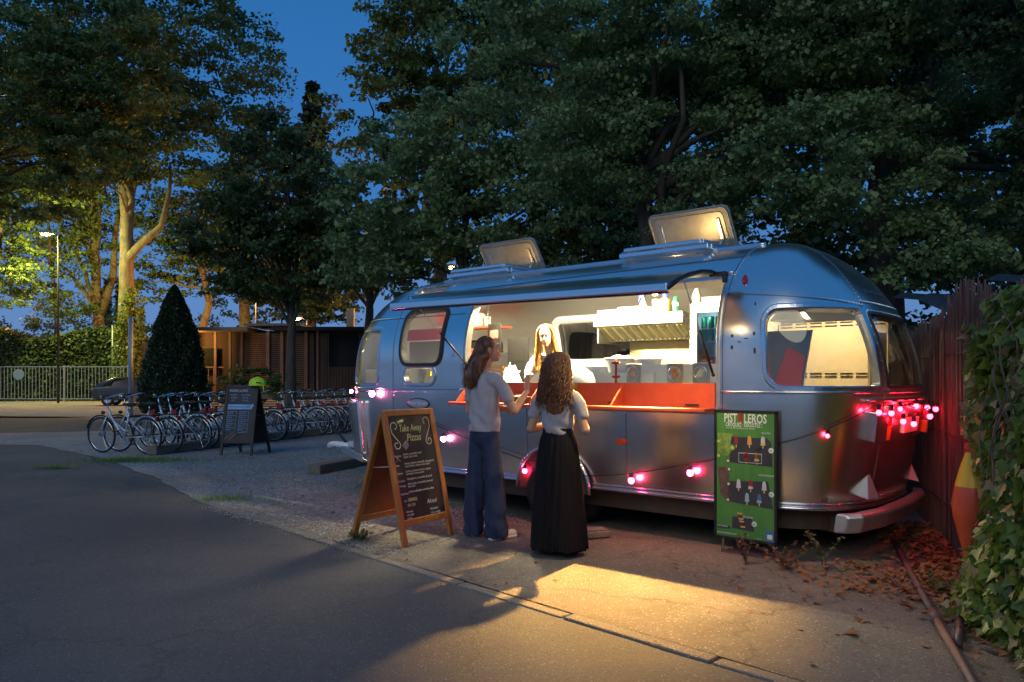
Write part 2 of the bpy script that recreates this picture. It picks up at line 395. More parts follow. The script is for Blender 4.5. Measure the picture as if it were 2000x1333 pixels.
M_EARTH = ground_mat('earth', (0.10, 0.088, 0.07), (0.21, 0.185, 0.15), 60, .06, .4, .6)
M_ASPH = ground_mat('asphalt', (0.068, 0.066, 0.064), (0.155, 0.152, 0.150), 130, .02, .25, .45, crack=.82)
M_ROAD = ground_mat('dark_asphalt', (0.045, 0.048, 0.055), (0.085, 0.09, 0.10), 110, .03, .3, .4)
M_GRAV = ground_mat('pale_gravel', (0.16, 0.155, 0.145), (0.40, 0.39, 0.37), 55, .10, .35, .9)
M_PAVE = ground_mat('worn_concrete', (0.13, 0.115, 0.095), (0.27, 0.24, 0.20), 110, .03, .45, .5, crack=.72)
M_KERB = ground_mat('kerb_concrete', (0.16, 0.145, 0.125), (0.31, 0.285, 0.245), 140, .04, .35, .5)
def sheet(name, pts, z, m, jit=0.0, step=0.4, seed=1):
    rg = random.Random(seed); P = dens(pts, step)
    if jit: P = [(x+rg.uniform(-jit, jit), y+rg.uniform(-jit, jit)) for x, y in P]
    tri = geometry.tessellate_polygon([[Vector((x, y, 0)) for x, y in P]])
    o = raw_mesh(name, [(x, y, z) for x, y in P], [tuple(t) for t in tri], m); 
    bm = bmesh.new(); bm.from_mesh(o.data); bmesh.ops.recalc_face_normals(bm, faces=bm.faces)
    if bm.faces[0].normal.z < 0: bmesh.ops.reverse_faces(bm, faces=bm.faces)
    bm.to_mesh(o.data); bm.free(); o['kind'] = 'structure'; return o
sheet('ground', [(-400, -60), (400, -60), (400, 700), (-400, 700)], 0.0, M_EARTH, step=2000)
sheet('asphalt_path', [(-30, -20), (12, -20), (4.1, 0.55), (1.18, 3.54), (.093, 4.67), (-1.48, 6.36), (-3.0, 8.08), (-3.6, 8.75), (-4.9, 10.6), (-7.0, 13.2), (-9.8, 15.9), (-14, 16.9), (-30, 17.4)], 0.004, M_ASPH, .03)
sheet('gravel_yard', [(-3.62, 8.79), (-2.6, 7.75), (-1.7, 6.75), (-.7, 7.6), (.6, 10), (3, 16), (-1, 26), (-30, 30), (-34, 17.45), (-14, 16.95), (-9.8, 15.95), (-7.0, 13.25), (-4.9, 10.65)], 0.008, M_GRAV, .05, seed=3)
sheet('far_gravel', [(-60, 27.2), (-16, 27.2), (-8, 31), (-8, 60), (-60, 60)], 0.008, M_GRAV, .1, step=1.2, seed=4)
sheet('road', [(-60, 16.6), (-13.9, 19.3), (-10.6, 20.6), (-9.0, 22.5), (-10.5, 26.2), (-15, 27.0), (-60, 27.0)], 0.012, M_ROAD, .06, step=.7, seed=5)
sheet('pavement', [(-1.40, 6.43), (.173, 4.74), (1.26, 3.61), (4.2, .6), (6, 1.0), (4.2, 8.9), (6.5, 14), (1, 14), (-.4, 8.2), (-1.72, 6.8)], 0.012, M_PAVE, .015, seed=6)
# kerb of cast stones between the asphalt and the pavement
kp = [(-3.66, 8.82), (-3.0, 8.08), (-1.48, 6.36), (.093, 4.67), (1.18, 3.54), (2.9, 1.8)]
seg = []
for i in range(len(kp)-1):
    a, b = Vector(kp[i]), Vector(kp[i+1]); seg.append((a, b, (b-a).length))
kerb = thing('kerb', 'narrow worn concrete kerb between dark asphalt and pavement', 'kerb')
tot = sum(s[2] for s in seg)
def along(d):
    for a, b, L in seg:
        if d <= L: return a+(b-a)*(d/L), (b-a).normalized()
        d -= L
    return seg[-1][1], (seg[-1][1]-seg[-1][0]).normalized()
d = 0.0; i = 0
while d < tot-.2:
    L = .98; p, u = along(d+.01); q, u2 = along(min(tot, d+L-.008)); pr = Vector((-u.y, u.x))*-1
    w = .10+random.uniform(-.008, .008); h = .017+random.uniform(-.003, .003)
    pr = Vector((u.y, -u.x)) if Vector((u.y, -u.x)).x > 0 else Vector((-u.y, u.x))
    a0, a1 = p, q; b0, b1 = p+pr*w, q+pr*w
    bm = MB(); bm.prism([tuple(a0), tuple(a1), tuple(b1), tuple(b0)], -.02, h); bm.build('kerb_stone', M_KERB, kerb, bevel=.012); d += L; i += 1
# loose pebbles
def scatter_pebbles(name, n, fn, smin, smax, m, z=0.01):
    base = np.array([(1, 0, 0), (-1, 0, 0), (0, 1, 0), (0, -1, 0), (0, 0, .7), (0, 0, -.7)], float)
    F = np.array([(0, 2, 4), (2, 1, 4), (1, 3, 4), (3, 0, 4), (2, 0, 5), (1, 2, 5), (3, 1, 5), (0, 3, 5)])
    P = fn(n); s = RNG.uniform(smin, smax, (n, 1, 1))*RNG.uniform(.6, 1.2, (n, 6, 3)); an = RNG.uniform(0, 6.28, n)
    V = base[None]*s; c, si = np.cos(an)[:, None], np.sin(an)[:, None]
    X = V[..., 0]*c-V[..., 1]*si+P[:, 0:1]; Y = V[..., 0]*si+V[..., 1]*c+P[:, 1:2]; Z = V[..., 2]*.7+z
    o = raw_mesh(name, np.stack([X, Y, Z], -1).reshape(-1, 3), (F[None]+6*np.arange(n)[:, None, None]).reshape(-1, 3), m); o['kind'] = 'stuff'; return o
def f_left(n):
    t = RNG.uniform(0, 1, n); u = RNG.uniform(0, 1, n)**1.4
    x = -3.3+2.3*t+u*1.6*.9; y = 8.3-2.3*t+u*1.6*1.0-.05; return np.stack([x+RNG.normal(0, .05, n), y+RNG.normal(0, .05, n)], -1)
M_PEB = mat('pebble', (0.30, 0.28, 0.24), .85, var=.5, vscale=9)
tag(scatter_pebbles('gravel', 9000, f_left, .005, .014, M_PEB, .012), 'loose gravel stones lying between the kerb and the caravan front')
def f_far(n):
    x, y = RNG.uniform(-6, -1, n), RNG.uniform(9.2, 15, n); k = x > -3.9-(y-8.75)*.72+.9; return np.stack([np.where(k, x, -2), np.where(k, y, 9.5+(y-9)*.9)], -1)
tag(scatter_pebbles('gravel', 6000, f_far, .007, .02, M_PEB, .012), 'coarse pale gravel stones strewn across the yard by the bikes')
def f_pave(n):
    t = RNG.uniform(0, 1, n); u = RNG.uniform(0, 1, n); x = -1.2+t*3.2+u*1.2; y = 6.4-t*3.0+u*1.3; return np.stack([x, y], -1)
tag(scatter_pebbles('gravel', 1800, f_pave, .002, .006, M_PEB, .014), 'fine grit scattered over the lit pavement')

# ------------------------------------------------------------------ the aluminium food trailer
tr = thing('food_trailer', 'long rounded polished aluminium caravan with open lit serving hatch and red counter', 'food trailer', (OX, OY, 0), TH)
AMIN = A0F-LF
def rr4(x0, x1, y0, y1, rl, rr=None, k=6):
    rr = rl if rr is None else rr; pts = []
    for cx, cy_, a, r in ((x1-rr, y0+rr, -PI/2, rr), (x1-rr, y1-rr, 0, rr), (x0+rl, y1-rl, PI/2, rl), (x0+rl, y0+rl, PI, rl)):
        for i in range(k+1):
            t = a+PI/2*i/k; pts.append((cx+r*math.cos(t), cy_+r*math.sin(t)))
    return pts
vz = v_of_z
ACR = A0R+LR; mir = lambda a: 2*ACR-a
v_n = lambda n: Z1+.95*math.acos(((W-n)/W)**(PP/2))
HOLES = dict(
    hatch=rr4(-1.20, 1.60, 1.15, vz(2.22), .03),
    side=rr4(-2.20, -1.585, 1.575, vz(2.165), .11),
    oval=rr4(-2.15, -1.68, 1.352, 1.52, .083),
    frontc=rr4(-3.42, -2.64, 1.345, vz(1.96), .07, .07),
    rearside=rr4(2.03, 2.92, 1.345, vz(1.935), .12, .03),
    rear=rr4(3.04, mir(3.04), 1.345, vz(1.905), .03),
    rearfar=rr4(mir(2.92), mir(2.03), 1.345, vz(1.935), .03, .12),
    farwin=rr4(mir(-.2), mir(-1.62), 1.63, vz(2.14), .10),
    roofwin=rr4(-2.42, -1.86, vz(2.385), vz(2.485), .05),
    ventone=rr4(.44, 1.08, v_n(.70), VT-.03, .03),
    venttwo=rr4(-1.94, -1.30, v_n(.70), VT-.03, .03),
    frontf=rr4(mir(-2.64), mir(-3.42), 1.345, vz(1.96), .07),
)
HD = {k: dens(v, .05) for k, v in HOLES.items()}
AB = [AMIN, -2.35, 1.60, 3.0, mir(3.0), mir(1.655), mir(-2.35), AMIN+PER]
VB = [.40, 1.29, vz(2.09), VT]
def body_tris():
    as_ = []; a = AMIN
    while a < AMIN+PER-.02:
        as_.append(a); st = (a > A0F-.05 and a < A0R-.05) or (a > mir(A0R)-.05 and a < mir(A0F)-.05)
        a += .11 if st else .045
    as_.append(AMIN+PER); vs_ = list(np.linspace(.40, 1.29, 13)[:-1])+list(np.linspace(1.29, VB[2], 14)[:-1])+list(np.linspace(VB[2], VT, 17))
    as_ = [x for x in as_ if min(abs(x-q) for q in AB) > .018 or x in (AMIN,)]+AB[1:]
    as_ = sorted(set(as_)); V = []; E = []
    def inside(p, poly):
        c = False; j = len(poly)-1
        for i in range(len(poly)):
            if (poly[i][1] > p[1]) != (poly[j][1] > p[1]) and p[0] < (poly[j][0]-poly[i][0])*(p[1]-poly[i][1])/(poly[j][1]-poly[i][1])+poly[i][0]: c = not c
            j = i
        return c
    bb = {k: (min(p[0] for p in h)-.02, max(p[0] for p in h)+.02, min(p[1] for p in h)-.02, max(p[1] for p in h)+.02) for k, h in HD.items()}
    for a in as_:
        for v in vs_:
            edge = a in AB or v in VB
            skip = False
            if not edge:
                for k, h in HD.items():
                    b = bb[k]
                    if b[0] < a < b[1] and b[2] < v < b[3]:
                        if inside((a, v), h) or min((a-p[0])**2+(v-p[1])**2 for p in h) < .015**2: skip = True; break
            if not skip: V.append(Vector((a, v)))
    for h in HD.values():
        n = len(V); V += [Vector(p) for p in h]; E += [(n+i, n+(i+1) % len(h)) for i in range(len(h))]
    for a in AB:
        n = len(V); V += [Vector((a, VB[0])), Vector((a, VT))]; E.append((n, n+1))
    for v in VB:
        n = len(V); V += [Vector((AMIN, v)), Vector((AMIN+PER, v))]; E.append((n, n+1))
    r = geometry.delaunay_2d_cdt(V, E, [], 0, 1e-5)
    P = np.array([tuple(p) for p in r[0]]); F = np.array([tuple(f) for f in r[2]])
    C = P[F].mean(1); keep = np.ones(len(F), bool)
    for k, h in HD.items():
        b = bb[k]; idx = np.where((C[:, 0] > b[0]) & (C[:, 0] < b[1]) & (C[:, 1] > b[2]) & (C[:, 1] < b[3]))[0]
        for i in idx:
            if inside(C[i], h): keep[i] = False
    F = F[keep]; C = C[keep]
    p0, p1, p2 = P[F[:, 0]], P[F[:, 1]], P[F[:, 2]]; cr_ = (p1[:, 0]-p0[:, 0])*(p2[:, 1]-p0[:, 1])-(p1[:, 1]-p0[:, 1])*(p2[:, 0]-p0[:, 0])
    F = F[abs(cr_) > 1e-9]; C = C[abs(cr_) > 1e-9]; cr_ = cr_[abs(cr_) > 1e-9]; F[cr_ < 0] = F[cr_ < 0][:, ::-1]
    return P, F, C
BP, BF, BC = body_tris()
def sub_mesh(name, sel, off, m, flip=False):
    f = BF[sel]; u, inv = np.unique(f, return_inverse=True); f = inv.reshape(-1, 3); pos, nrm = PN(BP[u, 0], BP[u, 1], off)
    if flip: f = f[:, ::-1]; nrm = -nrm
    return raw_mesh(name, pos, f, m, tr, True, normals=nrm)
for i in range(len(AB)-1):
    for j in range(len(VB)-1):
        sel = (BC[:, 0] > AB[i]) & (BC[:, 0] < AB[i+1]) & (BC[:, 1] > VB[j]) & (BC[:, 1] < VB[j+1])
        if sel.any(): sub_mesh('body_panel', sel, 0.0, ALU)
sub_mesh('inner_lining', np.ones(len(BF), bool), -.055, ALU_IN, True)

def on(pts, off): return PN([p[0] for p in pts], [p[1] for p in pts], off)[0]
def grow(pts, w):
    n = len(pts); out = []
    for i, p in enumerate(pts):
        a, b = pts[i-1], pts[(i+1) % n]; t = Vector((b[0]-a[0], b[1]-a[1]))
        if t.length < 1e-9: out.append(p); continue
        t.normalize(); out.append((p[0]+t.y*w, p[1]-t.x*w))
    return out
def win_frame(name, key, m, w=.035, up=.010, deep=-.06, parent=None, wi=.0):
    h = HD[key]; rings = []
    for ww, off in ((w, .0005), (w, up*.7), (w*.75, up), (w*.2-wi, up), (-wi, up*.5), (-wi, deep)):
        rings.append(on(grow(h, ww), off))
    n = len(h); V = np.concatenate(rings); F = [(r*n+i, (r+1)*n+i, (r+1)*n+(i+1) % n, r*n+(i+1) % n) for r in range(len(rings)-1) for i in range(n)]
    o = raw_mesh(name, V, F, m, parent or tr, False); return o
def win_glass(name, key, m, off=-.012, parent=None, shrink=.0):
    h = HD[key]; c = np.mean(np.array(h), 0); rings = []
    ks = [1, .8, .6, .4, .2]
    for k in ks: rings.append(on([(c[0]+(p[0]-c[0])*k, c[1]+(p[1]-c[1])*k) for p in h], off))
    n = len(h); V = np.concatenate(rings+[on([tuple(c)], off)]); F = [(r*n+i, r*n+(i+1) % n, (r+1)*n+(i+1) % n, (r+1)*n+i) for r in range(4) for i in range(n)]
    F += [(4*n+i, 4*n+(i+1) % n, 5*n) for i in range(n)]
    return raw_mesh(name, V, F, m, parent or tr, True)
def window(key, gl, fm=ALU_TRIM, **k):
    f = win_frame('window', key, fm, **k); win_glass('pane', key, gl, parent=f); 
    rv = [PN(p[0], p[1], .001)[0] for p in dens(grow(HD[key], k.get('w', .035)+.014), .028)]
    r = MB()
    for q in rv: r.ell(q, (.0035, .0035, .0035), 5, 3)
    r.build('rivet', ALU_TRIM, f, kind='stuff'); return f
DKRUB = mat('window_seal', (0.03, 0.03, 0.035), .5)
window('side', GLASS, DKRUB, w=.045, up=.02); window('oval', GLASS, w=.04); window('frontc', GLASS, w=.03)
window('rearside', GLASS, w=.045, up=.012); window('rear', GLASSD, DKRUB, w=.025); window('rearfar', GLASSD, w=.03)
window('roofwin', GLASS, w=.03); window('farwin', GLASSD, w=.05); window('frontf', GLASS, w=.03)
# aluminium frame inside round the dark window in the far wall
h = HD['farwin']; rings = [on(grow(h, w_), o_) for w_, o_ in ((.10, -.056), (.10, -.072), (.0, -.085), (.0, -.05))]
n = len(h); raw_mesh('inner_window_frame', np.concatenate(rings), [(r*n+i, r*n+(i+1) % n, (r+1)*n+(i+1) % n, (r+1)*n+i) for r in range(3) for i in range(n)], mat('grey_window_frame', (.55, .55, .53), .4, .3, var=.05), tr, True)
# hatch reveal
JAMB = mat('warm_jamb', (0.62, 0.60, 0.55), .32, .9, var=.1, bump=.05)
win_frame('hatch_frame', 'hatch', JAMB, w=.035, up=.008, deep=-.075)

# ribbons: drip rail, belt rail, seams, bottom trim -- swept over the body surface
def surf_tube(name, path, r, m, off=.004, parent=None, seg=6, flat=None, kind=None):
    P = on(path, off); b = MB(); b.tube([tuple(p) for p in P], r, seg, True, flat); return b.build(name, m, parent or tr, True, kind=kind)
def line(a0, a1, v0, v1, st=.05):
    L = math.hypot(a1-a0, v1-v0); n = max(2, int(L/st)); return [(a0+(a1-a0)*k/n, v0+(v1-v0)*k/n) for k in range(n+1)]
surf_tube('belt_rail', line(-4.44, -1.24, 1.29, 1.29), .013, ALU_TRIM, .004, seg=6)
surf_tube('belt_rail', line(1.64, 6.5, 1.295, 1.295), .013, ALU_TRIM, .004, seg=6)
for zz, rr_ in ((.405, .017), (.44, .008)):
    surf_tube('bottom_trim', line(AMIN, AMIN+PER-.01, zz, zz), rr_, ALU_TRIM, .004)
seams = [line(-4.44, -1.3, vz(2.09), vz(2.09)), line(1.655, 3.0, vz(2.09), vz(1.97)), line(-2.35, -2.35, .42, 1.28), line(1.655, 1.655, .42, VT*.93),
         line(3.0, 3.0, vz(1.99), VT*.96), line(3.0, 4.14, vz(2.0), vz(2.0)), line(-2.35, -2.35, 1.3, VT*.93), line(2.98, 2.98, .42, 1.27), line(mir(2.98), mir(2.98), .42, 1.27),
         line(-3.45, -3.45, .42, 1.28), line(-1.2, 1.6, 1.115, 1.115), line(-.38, -.38, .42, 1.10), line(.75, .75, .42, 1.10)]
SEAMM = mat('seam', (0.20, 0.21, 0.22), .4, 1.0)
for s_ in seams:
    surf_tube('seam', s_, .0042, SEAMM, .0005, seg=4)
rv = MB()
for s_ in seams:
    for dx in (.018,):
        q = line(s_[0][0], s_[-1][0], s_[0][1], s_[-1][1], .032)
        hor = abs(s_[0][1]-s_[-1][1]) < .3
        for a, v in q:
            p = PN(a+(0 if hor else dx), v+(dx if hor else 0), .001)[0]; rv.ell(p, (.0048, .0048, .0048), 5, 3)
for v in (.47, 1.255, 1.325):
    for a, v_ in line(1.70, 4.1, v, v, .035)+(line(-3.4, -1.25, v, v, .035) if v > .5 else line(-3.4, 1.6, v, v, .035)):
        rv.ell(PN(a, v_, .001)[0], (.0036, .0036, .0036), 5, 3)
for a in (1.675, 1.70):
    for k in range(30): rv.ell(PN(a, 1.18+k*.034, .001)[0], (.004, .004, .004), 5, 3)
rv.build('rivet', ALU_TRIM, tr, kind='stuff')
# roof rail (pale strip) along the near roof edge
surf_tube('roof_rail', line(-2.2, 1.72, vz(2.545), vz(2.56)), .018, ALU_TRIM, .012, seg=6)
surf_tube('roof_rail', line(-2.5, 1.72, vz(2.36), vz(2.43)), .004, SEAMM, .002, seg=4)

# lifted flap of the hatch
def flap():
    prof_ = [(-.01, 2.255), (-.10, 2.262), (-.28, 2.245), (-.48, 2.20), (-.66, 2.14), (-.80, 2.075)]
    s0, s1 = -1.43, 1.60; t = .028; V = []; F = []
    top = prof_; bot = [(n, z-t) for n, z in prof_]
    loop = top+bot[::-1]; k = len(loop); ns = 14
    for i in range(ns+1):
        s = s0+(s1-s0)*i/ns
        tilt = .045*(1-i/ns)
        V += [(s, n, z+tilt) for n, z in loop]
    for i in range(ns):
        for j in range(k): F.append((i*k+j, i*k+(j+1) % k, (i+1)*k+(j+1) % k, (i+1)*k+j))
    F += [tuple(range(k)), tuple(ns*k+j for j in range(k-1, -1, -1))]
    o = raw_mesh('hatch_flap', V, F, ALU, tr); 
    bm = bmesh.new(); bm.from_mesh(o.data); bmesh.ops.recalc_face_normals(bm, faces=bm.faces); bm.to_mesh(o.data); bm.free()
    b = MB(); z0, z1 = 2.066+.045, 2.066
    b.bar((s0-.01, -.812, z0), (s1+.01, -.812, z1), .028, .062, up=(0, 0, 1)); b.build('flap_edge', ALU_TRIM, o, bevel=.008)
    b = MB(); b.bar((s0, -.79, z0-.036), (s1, -.79, z1-.036), .035, .016); b.build('flap_seal', BLACK, o)
    b = MB(); pe = [(s1+.006, n, z-.012) for n, z in prof_]; b.tube(pe, .02, 8); b.build('flap_end', DKMETAL, o, True)
    b = MB(); b.box((s1+.035, -.02, 2.235), (.13, .09, .035)); b.box((s1+.09, -.03, 2.21), (.03, .05, .09)); b.build('hinge_bracket', DKMETAL, o, bevel=.006)
    surf_tube('hinge_rail', line(-1.43, 1.66, vz(2.275), vz(2.275)), .014, ALU_TRIM, .006, parent=o)
    for (p, q) in (((1.52, -.40, 2.17), (1.585, -.02, 1.43)), ((-1.36, -.62, 2.20), (-1.17, -.02, 1.55))):
        p, q = Vector(p), Vector(q); m_ = p+(q-p)*.52; b = MB(); b.tube([p, m_], .005, 8); b.ell(p, (.014,)*3, 8, 6); b.build('gas_strut', STEEL, o, True, kind=None)
        b = MB(); b.tube([m_, q], .011, 8); b.ell(q, (.016,)*3, 8, 6); b.build('strut_cylinder', BLACK, o, True)
flap()

# roof: vents with raised lids
LIDIN = mat('lid_lining', (0.42, 0.38, 0.30), .38, .55, var=.12, vscale=14, bump=.05)
M_LIDR = mat('lid_rim', (0.26, 0.25, 0.23), .45, .3)
def roof_vent(s0, s1, zh, h, al, n0=1.35):
    b = MB(); zf = zh-.075
    for c, d in ((((s0+s1)/2, .64), (s1-s0+.14, .06)), (((s0+s1)/2, 1.27), (s1-s0+.14, .28)), ((s0-.03, .90), (.10, .46)), ((s1+.03, .90), (.10, .46))): b.box((c[0], c[1], zf-.0), (d[0], d[1], .05))
    fr = b.build('roof_vent', ALU_TRIM, tr, bevel=.01)
    b = MB(); zc = zh-.035
    for c, d in (((s0-.01, .99), (.03, .74)), ((s1+.01, .99), (.03, .74)), (((s0+s1)/2, .62), (s1-s0, .03)), (((s0+s1)/2, 1.36), (s1-s0, .03))):
        b.box((c[0], c[1], zc+.01), (d[0], d[1], .04))
    b.build('vent_collar', ALU_TRIM, fr, bevel=.008)
    M = Matrix.Translation((0, n0, zh)) @ Matrix.Rotation(PI-math.radians(al), 4, 'X')
    # lid local: x = s, y up the lid, z thickness
    P = rrect(s0-.04, s1+.04, -.02, h, .07, 6)
    lid = MB(); lid.prism(P, -.012, .012, M); lo = lid.build('vent_lid', M_LIDR, fr, bevel=.006)
    P2 = rrect(s0+.03, s1-.03, .045, h-.055, .05, 6); i_ = MB(); i_.prism(P2, .012, .019, M); i_.prism(P2, -.019, -.012, M); i_.build('lid_lining', LIDIN, lo, bevel=.004)
    rim = MB(); R3 = [tuple(M @ Vector((x, y, .018))) for x, y in rrect(s0-.02, s1+.02, 0, h-.02, .06, 6)]; rim.tube(R3+[R3[0]], .008, 6); rim.build('lid_rim', LIDIN, lo, True)
    for sx in (s0+.09, s1-.09):
        a_ = MB(); q0 = M @ Vector((sx, h-.12, .026)); q1 = M @ Vector((sx, .13, .034)); a_.bar(q0, q1, .035, .012); a_.build('lid_arm', JAMB, lo, bevel=.003)
        a_ = MB(); a_.tube([q1, q1+Vector((-.01, -.03, -.05)), (q1.x-.02, q1.y-.04, zc+.02)], .012, 8); a_.build('arm_bracket', JAMB, lo, True)
    return fr
roof_vent(.36, 1.16, 2.672, .47, 56); roof_vent(-2.02, -1.22, 2.68, .43, 56)

# red counter shelf and riser
b = MB(); b.box((.20, .03, 1.255), (2.76, .022, .215)); rs = b.build('counter_riser', REDPAINT, tr, bevel=.003)
b = MB()
b.prism([(-1.32, -.13), (-1.32, -.015), (1.60, -.015), (1.60, -.20), (1.50, -.26), (-1.20, -.26)], 1.135, 1.163); sh = b.build('counter_shelf', REDPAINT, tr, bevel=.005)
for s_ in (-1.15, -.2, .72): 
    b = MB(); b.prism([(0, 0), (.2, 0), (0, .19)], -.008, .008, Matrix.Translation((s_, -.0, 1.165)) @ Matrix(((0, 0, 1, 0), (-1, 0, 0, 0), (0, 1, 0, 0), (0, 0, 0, 1)))); b.build('gusset', REDPAINT, sh)
for s_ in (.62, 1.38):
    b = MB(); b.bar((s_-.06, .012, 1.185), (s_+.06, .012, 1.185), .014, .01); b.build('shelf_hinge', DKMETAL, rs)

# small fittings on the skin
def dot(name, a, v, ra, rv_, m, up=.012, parent=None, seg=20):
    pts = [(a+ra*math.cos(2*PI*k/seg), v+rv_*math.sin(2*PI*k/seg)) for k in range(seg)]
    r0, r1 = on(pts, 0.0), on(pts, up*.8); r2 = on([(a+(p[0]-a)*.8, v+(p[1]-v)*.8) for p in pts], up); c = on([(a, v)], up*1.05)
    V = np.concatenate([r0, r1, r2, c]); F = [(r*seg+i, r*seg+(i+1) % seg, (r+1)*seg+(i+1) % seg, (r+1)*seg+i) for r in range(2) for i in range(seg)]+[(2*seg+i, 2*seg+(i+1) % seg, 3*seg) for i in range(seg)]
    return raw_mesh(name, V, F, m, parent or tr, True)
dot('marker_light', 1.79, vz(2.195), .026, .045, REDLENS, .028)
dot('side_reflector', .70, .845, .055, .026, mat('orange_reflector', (.75, .10, .01), .25), .014)
em = dot('maker_badge', -1.925, 1.124, .185, .062, BLACK, .006, seg=32); e2 = dot('badge_face', -1.925, 1.124, .165, .05, mat('badge_blue_grey', (.30, .33, .42), .35), .009, em, 32)
pb = PN(-1.925, 1.112, .012)[0]
text('lettering', 'AIRSTREAM', .055, Matrix.Translation((float(pb[0])-.13, float(pb[1]), float(pb[2])-.006)) @ Matrix.Rotation(PI/2, 4, 'X'), mat('badge_white', (.75, .75, .75), .4), em, .001)
def patch(name, a0, a1, v0, v1, m, up=.006, parent=None): 
    h_ = dens(rr4(a0, a1, v0, v1, min(.01, (a1-a0)*.4, (v1-v0)*.4)), .03); r0, r1 = on(h_, 0), on(h_, up); c = on([((a0+a1)/2, (v0+v1)/2)], up); n = len(h_)
    V = np.concatenate([r0, r1, c]); return raw_mesh(name, V, [(i, (i+1) % n, n+(i+1) % n, n+i) for i in range(n)]+[(n+i, n+(i+1) % n, 2*n) for i in range(n)], m, parent or tr)
for a, v, w_, h_ in ((1.735, 1.70, .02, .02), (1.735, 1.63, .018, .022), (1.93, 1.71, .016, .024), (1.93, 1.61, .016, .028), (1.94, vz(1.99), .012, .028), (1.80, 1.66, .03, .006), (1.86, 1.68, .03, .005)):
    patch('glue_mark', a-w_/2, a+w_/2, v-h_/2, v+h_/2, RUST, .004)
patch('latch', -1.44, -1.38, 1.62, 1.66, ALU_TRIM, .012)
# word plate over the rear window
pl = patch('name_plate', 3.28, 3.80, vz(2.10), vz(2.145), mat('plate_dark', (.03, .04, .06), .4), .004)
for k, ch in enumerate('AIRSTREAM'):
    p, nn = PN(3.315+k*.054, vz(2.105), .006); p2 = PN(3.335+k*.054, vz(2.105), .006)[0]; x = Vector(p2-p).normalized(); z = Vector(nn); y = z.cross(x)
    M = Matrix((( x.x, y.x, z.x, p[0]), (x.y, y.y, z.y, p[1]), (x.z, y.z, z.z, p[2]), (0, 0, 0, 1)))
    text('lettering', ch, .05, M, ALU_TRIM, pl, .001)

# tail light cluster, rear panel, bumper
def skinbox(name, a0, a1, v0, v1, d, m, parent=None, bev=.006, k=5):
    As = np.linspace(a0, a1, k); V = []
    for off in (0.0, d):
        for v in (v0, v1):
            for a in As: V.append(PN(a, v, off)[0])
    F = []
    for i in range(k-1):
        F += [(i, i+1, k+i+1, k+i), (2*k+i, 3*k+i, 3*k+i+1, 2*k+i+1), (i, 2*k+i, 2*k+i+1, i+1), (k+i, k+i+1, 3*k+i+1, 3*k+i)]
    F += [(0, k, 3*k, 2*k), (k-1, 3*k-1, 4*k-1, 2*k-1)]
    o = raw_mesh(name, V, F, m, parent or tr); bm = bmesh.new(); bm.from_mesh(o.data); bmesh.ops.recalc_face_normals(bm, faces=bm.faces); bm.to_mesh(o.data); bm.free()
    if bev: q = o.modifiers.new('b', 'BEVEL'); q.width = bev; q.segments = 2; q.limit_method = 'ANGLE'
    return o
for sgn in (0, 1):
    f_ = (lambda a: a) if not sgn else mir
    hs = skinbox('tail_light', min(f_(2.80), f_(2.92)), max(f_(2.80), f_(2.92)), .93, 1.15, .09, ALU_TRIM)
    skinbox('lens', min(f_(2.925), f_(3.00)), max(f_(2.925), f_(3.00)), 1.05, 1.15, .07, REDLENS, hs); skinbox('lens', min(f_(2.925), f_(3.00)), max(f_(2.925), f_(3.00)), .935, 1.04, .07, AMBER, hs)
skinbox('hatch_panel', 3.06, 4.05, .93, 1.19, .03, ALU)
lp = skinbox('number_plate', 3.30, 3.72, .97, 1.09, .045, WHITEP)
skinbox('plate_light', 3.45, 3.55, 1.10, 1.125, .06, BLACK)
surf_tube('rear_rail', line(2.75, 4.35, 1.235, 1.235), .012, ALU_TRIM, .03)
for a_ in (2.88, mir(2.88)):
    p, nn = PN(a_, .50, 0); p = Vector(p); nn = Vector(nn); t_ = Vector((0, 0, 1)).cross(nn).normalized(); b = MB()
    pts = [p+t_*-.07, p+t_*.07, p+t_*.05+Vector((0, 0, .17)), p+t_*.02+Vector((0, 0, .17))]
    b._a([tuple(q-nn*.03) for q in pts]+[tuple(pts[0]+nn*.10), tuple(pts[1]+nn*.10), tuple(pts[2]+nn*.03), tuple(pts[3]+nn*.03)], [(0, 3, 2, 1), (4, 5, 6, 7), (0, 1, 5, 4), (1, 2, 6, 5), (2, 3, 7, 6), (3, 0, 4, 7)])
    b.build('bumper_bracket', mat('bracket_metal', (.45, .45, .46), .5, .6) if a_ < 3 else bpy.data.materials['bracket_metal'], tr, bevel=.006)
b = MB(); bp_ = [(2.50, .10, .40), (2.60, .16, .41), (2.68, .5, .415), (2.70, 1.15, .415), (2.67, 1.7, .415), (2.60, 1.95, .41)]
bb_ = [(s-.02, n, z-.10) for s, n, z in bp_]
V = []
for (s, n, z) in bp_: V += [(s, n, z), (s+.07, n, z-.005), (s+.09, n, z-.03), (s+.06, n, z-.145), (s-.02, n, z-.15)]
F = [(i*5+k, i*5+(k+1) % 5, (i+1)*5+(k+1) % 5, (i+1)*5+k) for i in range(5) for k in range(5)]+[(0, 1, 2, 3, 4), tuple(25+k for k in (4, 3, 2, 1, 0))]
bo = raw_mesh('bumper', V, F, mat('bumper_alu', (.55, .54, .53), .35, .8, var=.1), tr); bm = bmesh.new(); bm.from_mesh(bo.data); bmesh.ops.recalc_face_normals(bm, faces=bm.faces); bm.to_mesh(bo.data); bm.free()
q = bo.modifiers.new('b', 'BEVEL'); q.width = .012; q.segments = 2
